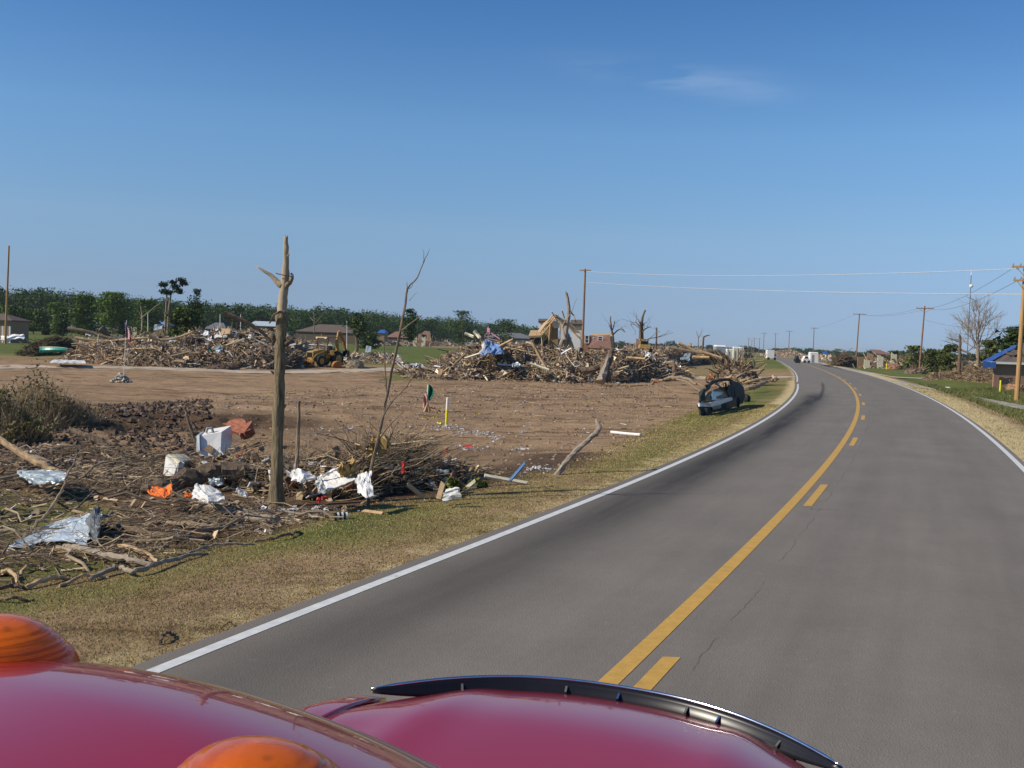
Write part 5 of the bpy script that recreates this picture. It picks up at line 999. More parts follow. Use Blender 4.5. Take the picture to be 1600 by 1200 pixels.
c = W(1166, G(1166, 603)[1]+.3); dirtheap('root_ball', 'dark root clump at the right of the upturned stump', c, .9, 1.7, (.06, .042, .03), 120, 30)
dirtheap('root_ball', 'small root pile with a white sack at the foot of the braced crossarm pole', W(1432, G(1432, 584)[1]), 1.5, .9, (.16, .11, .075), 80, 20)
dirtheap('root_ball', 'round bristly stump in the left rubble near the teal junk', W(375, G(375, 566)[1]), 1.5, 1.8, (.22, .16, .09), 80, 60)
dirtheap('soil_mound', 'small dark soil clod pile beside the street near the left flag', W(350, G(350, 577)[1]), 1.1, .45, (.09, .055, .035), 90, cat='soil mound')
dirtheap('soil_mound', 'pale stone lump beside the backhoe bucket', W(556, G(556, 576)[1]), .75, .85, (.2, .165, .11), 60, 8, cat='soil mound')
dirtheap('brush_ball', 'tumbled round brush ball on the roadside before the far rubble', W(1279, G(1279, 563)[1]), .9, .9, (.12, .08, .05), 50, 25, cat='brush ball')

def stick(name, pts, r, mat_, label, cat, group=None, n=None, sides=8, jag=0, amp=0, parent=None, kids=None):
    q = dense(pts, n or max(8, len(pts)*4), amp); c = q[0].copy(); rr = np.interp(np.linspace(0, 1, len(q)), np.linspace(0, 1, len(np.atleast_1d(r))), np.atleast_1d(r))
    m = MB(); m.tube(q-c, rr, sides, jag=jag, rough=.10 if mat_ not in ('white', 'yellow', 'cream') else 0); 
    if kids is None:
        o = m.build(name, mat_); o.location = c; return setp(o, label, cat, group)
    t = thing(name, label, cat, c, 0, group); m.build('stem', mat_, t)
    for kp, kr in kids: k = dense(kp, 8, amp); MB().tube(k-c, np.linspace(kr, kr*.4, 8), 6).build('twig', mat_, t)
    return t
# big single timbers and logs in the far piles
FL = [((350, 489), (378, 500), (405, 516), (430, 540), 92, .20, 'bark', 'long dark broken trunk slanting up out of the left rubble, its torn tip pale'),
      ((106, 513), (135, 518), (165, 527), (190, 532), 100, .20, 'bark_pale', 'thick greyish log lying high at the left end of the left rubble'),
      ((118, 528), (160, 533), (205, 530), (240, 527), 98, .15, 'tan_wood', 'long reddish split log across the left rubble below the flag'),
      ((128, 545), (170, 548), (205, 540), (235, 534), 92, .13, 'bark_pale', 'thin curved log rising rightward under the flag'),
      ((232, 524), (250, 531), (275, 528), (300, 519), 96, .14, 'tan_wood', 'bowed branch resting on top of the left rubble'),
      ((155, 515), (165, 521), (176, 530), None, 101, .22, 'bark', 'short dark forked log just left of the flag')]
for a, b, c_0, d, Y, r, mm_, lab in FL:
    pts = [P(*q, Y+i*.4) for i, q in enumerate((a, b, c_0, d)) if q]; stick('log', pts, [r, r*.7], mm_, lab, 'log', 'logs in the left rubble', sides=8, jag=r)
for a, b, Y, r, mm_, lab in (((726, 521), (740, 526), 79, .13, 'cream', 'white board sticking up at the left summit of the big pile'), ((741, 517), (750, 528), 79, .16, 'cream', 'short thick pale board end at the summit of the big pile'),
        ((830, 532), (855, 578), 76, .14, 'tan_wood', 'long straight tan beam leaning steeply on the big pile'), ((822, 566), (858, 578), 75, .11, 'cream', 'pale beam lying at the foot of the leaning tan beam'),
        ((780, 541), (802, 530), 78, .10, 'tan_wood', 'slim board slanting near the pink cloth'), ((690, 590-2), (728, 552), 76, .09, 'bark_pale', 'pole lying up the left slope of the big pile'), ((877, 553), (893, 544), 77, .07, 'white', 'white strip lying on the big pile under the pole'),
        ((955, 580), (983, 572), 73, .08, 'bare', 'pale branch beside the black tyre'), ((978, 559), (1008, 561), 77, .14, 'tan_wood', 'pale yellowish log on the right end of the big pile'), ((1090, 548), (1128, 560), 118, .22, 'tan_wood', 'long pale log before the brush heap'), ((1060, 536), (1100, 556), 120, .2, 'tan_wood', 'long log sloping down to the right beyond the big pile'), ((1045, 543), (1098, 552), 116, .17, 'bark_pale', 'weathered log above the crumpled grey tent'), ((1082, 558), (1108, 559), 112, .2, 'tan_wood', 'short pale log behind the crumpled grey tent'),
        ((726, 560), (750, 552), 76, .09, 'cream', 'pale split board on the left slope under the blue tarp')):
    stick('beam', [P(*a, Y), P((a[0]+b[0])/2, (a[1]+b[1])/2, Y), P(*b, Y-.3)], [r, r*.8], mm_, lab, 'beam', 'beams in the big pile', sides=4 if mm_ in ('cream', 'white', 'tan_wood') else 8)
stick('stump', [P(947, 596, 72.5), P(945, 575, 72.8), P(951, 563, 73.5), P(956, 548, 74.5)], [.42, .34, .30, .12], 'bark', 'dark upright split trunk at the front of the big pile beside the tyre', 'tree trunk', jag=.3, sides=9, n=14, amp=.03)
stick('stump', [P(938, 597, 71.8), P(943, 582, 72.2), P(950, 560, 73)], [.36, .26, .10], 'grey_wood', 'pale torn trunk slab at the front of the big pile beside the tyre', 'tree trunk', jag=.3, sides=6, n=10)
stick('log', [P(905, 578, 73), P(925, 578, 73), P(940, 570, 73.5)], [.2, .26], 'bark', 'dark root arm reaching left from the split trunk', 'log')
stick('stump', [P(1053, 594, 70), P(1054, 580, 70), P(1053, 564, 70.2)], [.20, .17, .05], 'bark', 'thin dark pointed stump upright behind the fallen tree', 'tree trunk', jag=.2)
stick('fallen_tree', [P(1018, 597, 65), P(1035, 593, 64.5), P(1052, 591, 64), P(1070, 591, 63), P(1088, 600, 61)], [.06, .085, .11, .09, .06], 'bark_pale', 'fallen forked tree with peeled orange bark left of the wrecked car', 'fallen tree', amp=.05, kids=[([P(1066, 591, 63), P(1085, 596, 62), P(1100, 604, 60)], .08), ([P(1055, 591, 64), P(1075, 600, 62), P(1096, 613, 59)], .07), ([P(1050, 590, 64), P(1064, 580, 65), P(1080, 584, 66)], .07)], n=18)
stick('log', [P(1160, 607, 60), P(1180, 604, 60), P(1194, 598, 61)], [.2, .15, .10], 'bark_pale', 'thick log with pale sawn end lying right behind the wrecked car', 'log', jag=.05)
stick('log', [P(1155, 600, 66), P(1180, 594, 66), P(1205, 590, 67)], [.11, .07], 'tan_wood', 'long pale pole reaching toward the road behind the wrecked car', 'log')
stick('log', [P(1184, 586, 75), P(1189, 580, 75), P(1194, 576, 75)], [.09, .05], 'bark', 'short dark stick jutting up before the side road', 'branch')
SLB = ['steep splintered slab directly above the wrecked car roof', 'short slab leaning against the upturned stump', 'longest pale slab just right of the wrecked car roof', 'slab nearest the road in the heap behind the wreck', 'leftmost slab, between the rusty wheel and the stump', 'low slab lying beside the thick sawn log']
for k, (a, b) in enumerate((((1143, 585), (1158, 601)), ((1150, 590), (1163, 583)), ((1146, 600), (1170, 592)), ((1160, 596), (1176, 589)), ((1135, 592), (1149, 586)), ((1168, 600), (1180, 593)))):
    stick('plank', [P(*a, 64+k*.4), P((a[0]+b[0])/2, (a[1]+b[1])/2-.5, 64+k*.4), P(*b, 64.3+k*.4)], [.11, .06], 'bark_pale' if k % 2 else 'tan_wood', SLB[k], 'plank', 'splintered slabs behind the wrecked car', sides=4, jag=.2)
def sheet(name, pts, mat_, label, cat, th=.02, crumple=.0, nu=7, nv=5, group=None, sag=0):
    # bilinear sheet between four corner points, crumpled
    a, b, c, d = [np.array(p, float) for p in pts]; o0 = (a+b+c+d)/4; A = np.zeros((nu, nv, 3)); s = np.linalg.norm(a-c)
    for i in range(nu):
        for j in range(nv): u, v = i/(nu-1), j/(nv-1); A[i, j] = (a*(1-u)+b*u)*(1-v)+(d*(1-u)+c*u)*v-(0, 0, sag*math.sin(math.pi*u)*math.sin(math.pi*v))
    A += rng.normal(size=A.shape)*crumple*s; o = MB().slab(A-o0, th).build(name, mat_); o.location = o0; return setp(o, label, cat, group)
sheet('tarp', [P(752, 553, 76), P(788, 552, 76), P(779, 539, 79), P(762, 533, 80)], 'blue2', 'faded blue tarp draped over the left half of the big pile', 'tarp', .04, .035, 10, 8)
sheet('cloth', [P(748, 556, 76), P(753, 553, 76), P(762, 535, 79), P(758, 533, 79)], 'plastic', 'white torn sheet along the left edge of the faded blue tarp', 'sheet', .03, .03)
MT['pinkc'] = mat('pink_cloth', (.55, .22, .36), .8)
def cross():
    p = P(763, 525, 80); t = thing('flag', 'small pink and white banner tied on sticks at the summit of the big pile', 'banner', p)
    MB().tube([(0, 0, -.3), P(763, 510, 80)-p], .03, 5).build('stick', 'tan_wood', t)
    for a, b in (((763, 517), (757, 524)), ((764, 517), (781, 529))): MB().slab(np.array([[P(*a, 79.9)-p, P(a[0], a[1]+2, 79.9)-p], [P(*b, 79.6)-p, P(b[0], b[1]+2, 79.6)-p]]), .03).build('ribbon', 'pinkc', t)
    MB().slab(np.array([[P(761, 512, 79.9)-p, P(761, 521, 79.9)-p], [P(765, 513, 79.8)-p, P(765, 522, 79.8)-p]]), .03).build('cloth', 'pinkc', t)
cross()
sheet('tent', [P(1063, 562, 88), P(1078, 562, 88), P(1079, 553, 90), P(1070, 554, 90)], 'tin2', 'crumpled grey-green tent shape behind the thin pointed stump', 'tent', .05, .03)
sheet('sheet', [P(1008, 556, 76), P(1023, 560, 76), P(1014, 553, 78), P(1010, 549, 78)], 'plastic', 'white sheet draped on the right end of the big pile', 'sheet', .04, .05)
sheet('bag', [P(800, 573, 75), P(813, 573, 75), P(812, 567, 75.5), P(802, 567, 75.5)], 'tin2', 'pale blue-grey rag at the foot of the big pile', 'rag', .04, .06)
sheet('bag', [P(817, 565, 75), P(828, 565, 75), P(826, 556, 75.5), P(820, 557, 75.5)], 'black', 'black trash bag on the front of the big pile', 'trash bag', .3, .05)
sheet('bucket', [P(322, 559, 83), P(333, 559, 83), P(333, 550, 83.4), P(325, 551, 83.4)], 'teal', 'bright teal plastic tub in the left rubble', 'tub', .4, .02)
sheet('sheet', [P(334, 559, 83), P(348, 557, 83), P(347, 544, 83.5), P(338, 545, 83.5)], 'tin2', 'pale blue plastic sheeting next to the teal tub', 'sheet', .3, .06)
for (x0, y0, x1, y1, lab, mm_) in ((318, 526, 326, 517, 'small white pointed panel standing on the rear left rubble', 'white'), (335, 528, 355, 524, 'white panel under the orange-brown board on the rear left rubble', 'white'), (345, 524, 360, 514, 'orange-brown board on the rear left rubble', 'tan_wood'), (264, 535, 274, 531, 'white lump beside the dark root mass', 'plastic'), (326, 536, 338, 532, 'white board right of the dark root mass', 'white'), (277, 559, 289, 551, 'tan box-like block at the foot of the left rubble', 'card'), (252, 560, 266, 556, 'flat white board at the foot of the left rubble', 'plastic'), (570, 552, 580, 541, 'light blue panel in the low junk right of the backhoe', 'tin2'), (240, 516, 254, 508, 'pale blue debris before the small blue-roofed house', 'tin2'), (388, 530, 394, 520, 'white broken cross brace in the rear left rubble', 'cream')):
    Y = 84 if y0 > 545 else 92; sheet('panel', [P(x0, y0, Y), P(x1, y0-1, Y), P(x1, y1+1, Y+1), P(x0+2, y1, Y+1)], mm_, lab, 'panel', .08, .03, 4, 3)
def tyre(px, py, r, label):
    c = G(px, py); t = thing('tyre', label, 'tyre', c); m = MB(); a = np.linspace(0, math.tau, 25); q = np.c_[r*np.cos(a), .3*r*np.sin(a), r*np.sin(a)*.95+r]; m.tube(q, r*.26, 8, cap=False); m.build('tread', 'tyre', t)
tyre(963, 594, .42, 'old black tyre at the foot of the big pile right of the split trunk')
tyre(1109, 599, .3, 'rusty wheel standing just behind the wrecked car')
sheet('rusty_scrap', [P(1104, 594, 60), P(1115, 593, 60), P(1117, 585, 61), P(1108, 587, 61)], 'tornbark', 'torn orange bark and scrap behind the wrecked car roof', 'scrap', .05, .06)
sheet('rusty_scrap', [P(1019, 600, 64), P(1030, 598, 64), P(1029, 595, 64.3), P(1022, 596, 64.3)], 'tornbark', 'patch of torn orange bark at the left end of the fallen tree', 'scrap', .1, .06)
def canoe():
    Y = 90; c = W(85, Y); t = thing('boat', 'long teal hull with a pale rim lying before the dark brush at far left', 'boat', c); q = lambda px, py, dy=0: P(px, py, Y+dy)-c
    A = []
    for k in np.linspace(0, 1, 14):
        x = 62+52*k; top = 543+3*k-1.6*math.sin(k*math.pi); bot = 551-1.5*k; w_ = math.sin(math.pi*min(max(k, .08), .97))**.5
        A.append([q(x, top, -w_*.5), q(x, (top+bot)/2, -w_*.65), q(x, bot, -w_*.3), q(x, bot, w_*.3), q(x, (top+bot)/2, w_*.65), q(x, top, w_*.5)])
    A = np.array(A); MB().slab(A, .04).build('hull', 'teal', t); m = MB(); m.tube(A[:, 0]+(0, 0, .02), .04, 5); m.tube(A[:, -1]+(0, 0, .02), .04, 5); m.tube([A[0, 0], A[0, -1]], .04, 5); m.build('rim', 'cream', t)
canoe()
pile('brush_heap', 'dark green-brown brush mound behind the teal hull at left', [(26, 553, 549), (45, 554, 537), (65, 553, 527), (85, 552, 524), (105, 550, 528), (120, 550, 540)], 6, 1100, 'brush heap', size=.6, twig=1, leafy=9000, pal=[((.09, .09, .04), 1), ((.12, .085, .05), 1)], core=(.05, .045, .025))
sheet('panel', [P(0, 532, 150), P(36, 530, 150), P(38, 523, 151), P(2, 526, 151)], 'white', 'white broken panels on the ground before the brown left-edge house', 'panel', .1, .03)
o = sheet('white_sheeting', [np.r_[flat(78, 571), .0], np.r_[flat(134, 573), .0], np.r_[flat(132, 569), .02], np.r_[flat(84, 567), .02]], 'plastic', 'long strip of white sheeting lying flat on the street at left', 'sheet', .06, .004, 14, 4)

# US-style striped flag on a pole set in rubble
def flag():
    Y = 55; g = W(193, Y); t = thing('flag', 'striped red and white flag drooping on a thin pole at left', 'flag', g); q = lambda px, py, dy=0: P(px, py, Y+dy)-g
    MB().tube([q(193, 586), q(198, 500)], .014, 6).build('pole', 'white', t)
    MT['fred'] = mat('flag_red', (.45, .03, .04), .8, var=.1); MT['fblue'] = mat('flag_blue', (.02, .03, .18), .8, var=.1); MT['fwhite'] = mat('flag_white', (.68, .66, .66), .8, var=.1)
    # cloth hangs in folds: u along the fly, v along the hoist
    def cl(u, v): 
        x = 195.0+.6*v+u*(10+2*math.sin(v*3))*(.7+.3*v)+math.sin(u*9+v*3)*.8; y = 503+v*22+u*12; return q(x, y, -.05-.12*math.sin(u*11+v*2)-u*.1)
    for k in range(13):
        m = MB(); v0, v1 = k/13, (k+1)/13; u0 = .40 if k < 7 else 0.; A = np.array([[cl(u, v) for v in (v0, v1)] for u in np.linspace(u0, 1, 12)]); m.slab(A, .004); m.build('stripe', 'fred' if k % 2 == 0 else 'fwhite', t)
    A = np.array([[cl(u, v)+(0, -.002, 0) for v in np.linspace(0, 7/13, 5)] for u in np.linspace(0, .40, 6)]); co_ = MB().slab(A, .006).build('canton', 'fblue', t)
    m = MB()
    for a in range(4):
        for b in range(5): m.rock(cl(.04+.09*a, .04+.1*b)+(0, -.01, 0), .018, sq=(1, .3, 1))
    m.build('stars', 'fwhite', co_)
    h = MB()
    for k in range(110): 
        a = rng.random()*6.28; r = rng.random()**.6; h.rock((math.cos(a)*.55*r+(-.1), math.sin(a)*.5*r, .55*(1-r)*.9+.02), .05+.09*rng.random(), np.array((.30, .27, .23))*(.4+1.2*rng.random()))
    o = h.build('rubble', 'debris'); o.location = g; setp(o, 'little cairn of grey stones at the foot of the striped flag', 'stones', kind='stuff')
flag()
def marker(px, base, top, white_top, r, label, name='marker_post', tilt=0):
    g = G(px, base); Y = g[1]; h = P(px, top, Y)[2]-g[2]; hw = P(px, white_top, Y)[2]-g[2]; t = thing(name, label, 'marker post', g, 0); tx = tilt*h
    MB().tube([(0, 0, -.1), (tx*hw/h, 0, hw)], r, 10).build('sleeve', 'yellow', t)
    if hw < h-.02: MB().tube([(tx*hw/h, 0, hw), (tx, 0, h-.01), (tx, 0, h)], [r, r, r*.7], 10).build('top', 'white', t)
marker(697, 668, 621, 640, .045, 'white-topped yellow utility marker post standing on the bare dirt', tilt=.02)
marker(1562.5, 614, 594, 594, .07, 'plain yellow marker post on the right lawn near the edge pole')
marker(1385, 577, 567, 567, .09, 'small yellow marker post before the pink ruined house')
for (pts, lab) in (([(660, 651), (668, 655), (676, 654), (684, 650)], 'crumpled yellow tape lying left of the marker post'), ([(684, 660), (688, 663), (693, 662)], 'short curl of yellow tape touching the marker post')):
    q = [G(a, b)+(0, 0, .02) for a, b in pts]; stick('yellow_tape', q, .018, 'yellow', lab, 'tape', sides=4, amp=.03)
for px, py, lab in ((685, 648, 'yellow pin flag beside the yellow tape'), (747, 650, 'tiny yellow pin flag right of the marker post'), (918, 631, 'tiny yellow pin flag on the dirt far right of the marker post'), (418, 619, 'yellow pin flag left of the stump tree'), (982, 607, 'distant yellow pin flag before the tyre'), (1197, 650, 'scrap of yellow tape on the grass below the wrecked car'), (1577, 612, 'yellow pin flag right of the plain marker post'), (1484, 597, 'yellow pin flag in the middle of the right lawn'), (1577, 622, 'yellow pin flag at the foot of the edge pole')):
    g = G(px, py); s = mpp(g[1]); t = thing('pin_flag', lab, 'pin flag', g); MB().tube([(0, 0, 0), (0, 0, s*4.5)], s*.25, 4).build('wire', 'wire', t); MB().slab(np.array([[(0, 0, s*2), (0, 0, s*4.5)], [(s*2.6, .02, s*2.2), (s*2.4, -.01, s*4.3)]]), .004).build('flag', 'yellow', t)
def green_flag():
    g = G(668, 643); Y = g[1]; t = thing('flag_stake', 'pale stake with a green cloth and faded pink rag on the dirt', 'flag stake', g); q = lambda px, py, dy=0: P(px, py, Y+dy)-g
    MB().tube([q(667, 645), q(667.5, 625), q(669, 601)], [.05, .045, .035], 6).build('stake', 'cream', t)
    A = np.array([[q(669.5+u*6*(.4+math.sin(math.pi*v)), 601+25*v, -.04-.1*math.sin(u*6+v*4)) for v in np.linspace(0, 1, 9)] for u in np.linspace(0, 1, 6)]); MB().slab(A, .006).build('green_cloth', 'green_cloth', t)
    MT['rag'] = mat('faded_pink_rag', (.55, .30, .28), .85, var=.4, scale=20)
    A = np.array([[q(667-u*6, 612+u*6+20*v, -.06-.08*math.sin(u*7+v*3)) for v in np.linspace(0, 1, 7)] for u in np.linspace(0, 1, 5)]); MB().slab(A, .006).build('rag', 'rag', t)
    m = MB(); m.tube([q(664, 643, -.1), q(668, 630, -.15), q(671, 643, -.1)], [.08, .07, .08], 6); m.build('base', 'tan_wood', t)
green_flag()
stick('stick', [G(672, 636), G(678, 641)+(0, 0, .15), G(682, 646)], .03, 'rust', 'reddish rod on the dirt right of the flag stake', 'stick')

# ------------------------------------------------------------------ thin summer haze
def haze():
    M = bpy.data.materials.new('thin_haze'); M.use_nodes = True; N = M.node_tree.nodes; N.remove(N['Principled BSDF']); v = N.new('ShaderNodeVolumePrincipled'); v.inputs['Density'].default_value = HAZE; v.inputs['Color'].default_value = (.82, .90, 1, 1); v.inputs['Anisotropy'].default_value = .2
    M.node_tree.links.new(v.outputs[0], N['Material Output'].inputs['Volume']); lo = (gx.min()-8, gy.min()-8, -2.2); hi = (gx.max()+8, gy.max()+8, 27)
    o = MB().box((np.array(lo)+hi)/2, np.array(hi)-lo).build('haze', M); setp(o, 'thin bluish haze over the far fields and treeline', 'haze', kind='stuff')
HAZE = .00009
if HAZE: haze()

# ------------------------------------------------------------------ near roadside: stump tree, sapling, stakes
def near(px, py, Y=None):               # point on a sight line at depth Y (or on the ground)
    return G(px, py) if Y is None else P(px, py, Y)
def stump_tree():
    g = G(431, 791); Y = g[1]; t = thing('stump_tree', 'tall snapped trunk, bark below and stripped above, standing in the roadside debris', 'broken tree', g); q = lambda px, py, dy=0: P(px, py, Y+dy)-g
    s = mpp(Y)
    pts = dense([q(431, 796), q(432, 750), q(434, 690), q(436, 620), q(438, 560), q(438, 530), q(440, 505), q(442, 470), q(445, 440), q(447, 405), q(447, 374)], 44, .004)
    pys = np.linspace(0, 1, 44); rad = np.interp(pys, [0, .06, .15, .3, .5, .60, .62, .66, .72, .84, .88, .95, 1], np.array([17, 11.2, 9.4, 8.8, 8.3, 8.8, 11.4, 7.6, 7.0, 6.4, 5.0, 4.4, 3.0])*s)
    def tube_n(pts, rad, n, seed, rough):
        A = []; rs = np.random.default_rng(seed); 
        for i in range(len(pts)):
            t_ = pts[min(i+1, len(pts)-1)]-pts[max(i-1, 0)]; u, v = orth(t_); a = np.linspace(0, math.tau, n, endpoint=False); rr = rad[i]*(1+rough*(vnoise(a*2.2+seed, np.full(n, i*.35))-.5)+rough*.5*rs.normal(size=n)*.5); A.append(pts[i]+np.cos(a)[:, None]*u*rr[:, None]+np.sin(a)[:, None]*v*rr[:, None])
        return np.array(A)
    k = 27; m = MB(); m.grid(tube_n(pts[:k+2], rad[:k+2], 18, 1, .16), close=True); m.build('bark_trunk', 'bark_trunk', t, smooth=True)
    A = tube_n(pts[k:], rad[k:]*.97, 14, 2, .10); A[-1] += (rng.random((14, 1)))*np.array([0, 0, .09]); m = MB(); m.grid(A, close=True); m.add([A[-1].mean(0)-(0, 0, .03)]+list(A[-1]), [(0, i+1, (i+1) % 14+1) for i in range(14)]); m.build('stripped_trunk', 'bare', t, smooth=True)
    m = MB(); B = dense([q(441, 446), q(433, 440), q(421, 429), q(402, 417)], 12, .004); m.tube(B, np.linspace(6.0*s, 1.2*s, 12), 8, jag=.03); m.build('limb', 'bare', t, smooth=True)
    m = MB(); B = dense([q(444, 452, -.02), q(452, 442, -.04), q(456.5, 433, -.03), q(455.5, 428)], 12, .004); m.tube(B, np.linspace(5.0*s, 1.6*s, 12), 8, jag=.02); m.build('limb', 'bark_pale', t, smooth=True)
    m = MB(); B = dense([q(456, 432, -.05), q(444, 430, -.12), q(431, 427, -.1)], 10, .003); m.tube(B, .8*s, 5); m.build('vine', 'bark', t)
    m = MB(); B = dense([q(421, 505, -.05), q(426, 494, -.14), q(434, 488, -.16), q(445, 487, -.12)], 10, .006); m.tube(B, np.linspace(1.2*s, 2.4*s, 10), 6); m.build('vine', 'bark', t)
    m = MB()
    for (ax, ay, bx, by) in ((441, 640, 447, 632), (430, 585, 424, 580), (444, 700, 450, 696), (447, 405, 451, 398), (428, 745, 421, 741)): m.tube([q(ax, ay), q((ax+bx)/2, (ay+by)/2, -.02), q(bx, by, -.05)], [.03, .022, .012], 6, jag=.02)
    m.tube([q(447, 384), q(445, 376), q(444.5, 368)], [.025, .018, .004], 5); m.tube([q(448, 382), q(449.5, 377)], [.02, .005], 5); m.build('stub', 'bark_pale', t)['kind'] = 'stuff'
    m = MB(); B = dense([q(430, 532), q(425, 525, -.05), q(423, 519)], 8, .006); m.tube(B, np.linspace(6*s, 1.4*s, 8), 7, jag=.04); B = dense([q(446, 538, 0), q(452, 534, -.03), q(455, 533)], 6, .004); m.tube(B, np.linspace(6*s, 3*s, 6), 7, jag=.02); m.build('knot', 'bark', t, smooth=True)
MT['bark_trunk'] = mat('grey_brown_bark', (.19, .145, .082), .95, var=.75, scale=30, bump=1., stretch=(1, 1, .14), bscale=70)
stump_tree()
SG = 'roadside debris branches'
g = G(464, 772); Yd = g[1]
stick('stake', [g, P(465, 700, Yd), P(468, 626, Yd)], [.045, .032, .025], 'bark_pale', 'thin straight upright stake right of the snapped trunk', 'stake', sides=7, amp=.004)
g = G(576, 790); Yd = g[1]; s_ = mpp(Yd)
stick('sapling', [g, P(577, 750, Yd), P(589, 695, Yd), P(599, 647, Yd), P(610, 590, Yd), P(625, 520, Yd), P(634, 470, Yd), P(637, 450, Yd), P(650, 437, Yd), P(660, 415, Yd), P(669, 394, Yd)], [2.8*s_, 2.6*s_, 2.2*s_, 1.8*s_, 1.1*s_, .4*s_], 'shrubwood', 'tall thin leaning bare sapling rising from the middle of the roadside debris', 'sapling', n=40, sides=7, amp=.004,
      kids=[([P(627, 517, Yd), P(640, 507, Yd-.1), P(659, 493, Yd-.2)], 1.6*s_), ([P(604, 612, Yd), P(601, 570, Yd), P(600, 536, Yd)], 1.3*s_), ([P(597, 655, Yd), P(612, 628, Yd-.1), P(632, 608, Yd-.1), P(648, 585, Yd-.2)], 1.6*s_), ([P(590, 690, Yd), P(606, 668, Yd+.1), P(631, 643, Yd+.1)], 1.1*s_),
            ([P(637, 450, Yd), P(636, 445, Yd), P(636, 440, Yd)], .7*s_), ([P(640, 470, Yd), P(646, 462, Yd), P(652, 456, Yd)], .4*s_), ([P(661, 410, Yd), P(662, 398, Yd), P(660, 389, Yd)], .5*s_), ([P(668, 398, Yd), P(672, 388, Yd)], .4*s_), ([P(637, 452, Yd), P(644, 447, Yd), P(645, 441, Yd)], .5*s_), ([P(588, 700, Yd), P(580, 670, Yd), P(577, 650, Yd)], .8*s_), ([P(604, 600, Yd), P(596, 580, Yd)], .6*s_)])
for (pts, r, mm_, lab) in (
    ([(868, 742), (885, 722), (900, 704), (922, 685), (936, 670), (932, 657)], (5.0, 4.6, 4.6, 4.0, 4.0, 2.2), 'grey_wood', 'pale bent log leaning out of the ground between the dirt lot and the verge'),
    ([(318, 716), (305, 690), (293, 655), (289, 636)], (3.0, 2.4, 1.8), 'bark', 'dark bare sapling stub standing left of the white appliance'),
    ([(704, 728), (700, 715), (696, 703)], (4.4, 4.0), 'redwood', 'reddish broken post stub sticking up at the right end of the roadside debris'),
    ([(40, 842), (58, 818), (80, 795), (98, 762), (108, 735), (124, 706)], (3.0, 2.8, 2.4, 1.8, .9), 'bark_pale', 'thin curved branch rising above the bent tin sheet'),
    ([(176, 706), (150, 688), (128, 678), (110, 670)], (7.0, 5.6, 3.4), 'bark', 'dark broken limb slanting up to the left of the dark root hole'),
    ([(100, 738), (62, 724), (30, 706), (5, 690), (-12, 676)], (5.5, 5.5, 4.8, 4), 'tan_wood', 'thick pale peeled limb entering from the left edge above the blue-grey tin'),
    ([(90, 728), (60, 715), (34, 712)], (4.0, 3.0), 'grey_wood', 'short grey limb lying along the thick peeled limb at left'),
    ([(95, 760), (125, 748), (150, 727), (170, 722), (205, 722)], (1.8, 1.8, 1.4, 1.), 'bark_pale', 'thin arched branch between the blue-grey tin and the brown log'),
    ([(203, 722), (225, 721), (238, 712)], (1.2, .8), 'bark_pale', 'thin dry twig end before the cream box'),
    ([(172, 770), (192, 764), (210, 752), (224, 745)], (2.2, 1.6, 1.), 'tan_wood', 'light forked twig on the soil left of the orange cloth'),
    ([(172, 738), (190, 748), (206, 756)], (3.6, 2.4), 'tan_wood', 'light split billet left of the brown log'),
    ([(0, 752), (40, 753), (90, 756), (120, 764)], (4.0, 3.6, 2.6), 'bark', 'dark limb lying under the blue-grey tin at the left edge')):
    g = G(*pts[0]); Yd = g[1]; s = mpp(Yd); q = [g-(0, 0, .05)]+[P(*p, Yd+.12*i) for i, p in enumerate(pts[1:], 1)]
    stick('branch', q, [k*s for k in r], mm_, lab, 'branch', SG, sides=8, amp=.006, jag=.05)
g0 = G(395, 768); Yd = g0[1]
stick('log', [P(222, 766, Yd-.7), P(252, 760, Yd-.6), P(285, 751, Yd-.3), P(318, 743, Yd), P(350, 740, Yd+.2), P(384, 741, Yd+.3)], [.07, .11, .15, .18, .21, .19], 'bark', 'thick dark brown log lying behind the orange cloth', 'log', sides=14, n=26, amp=.014)
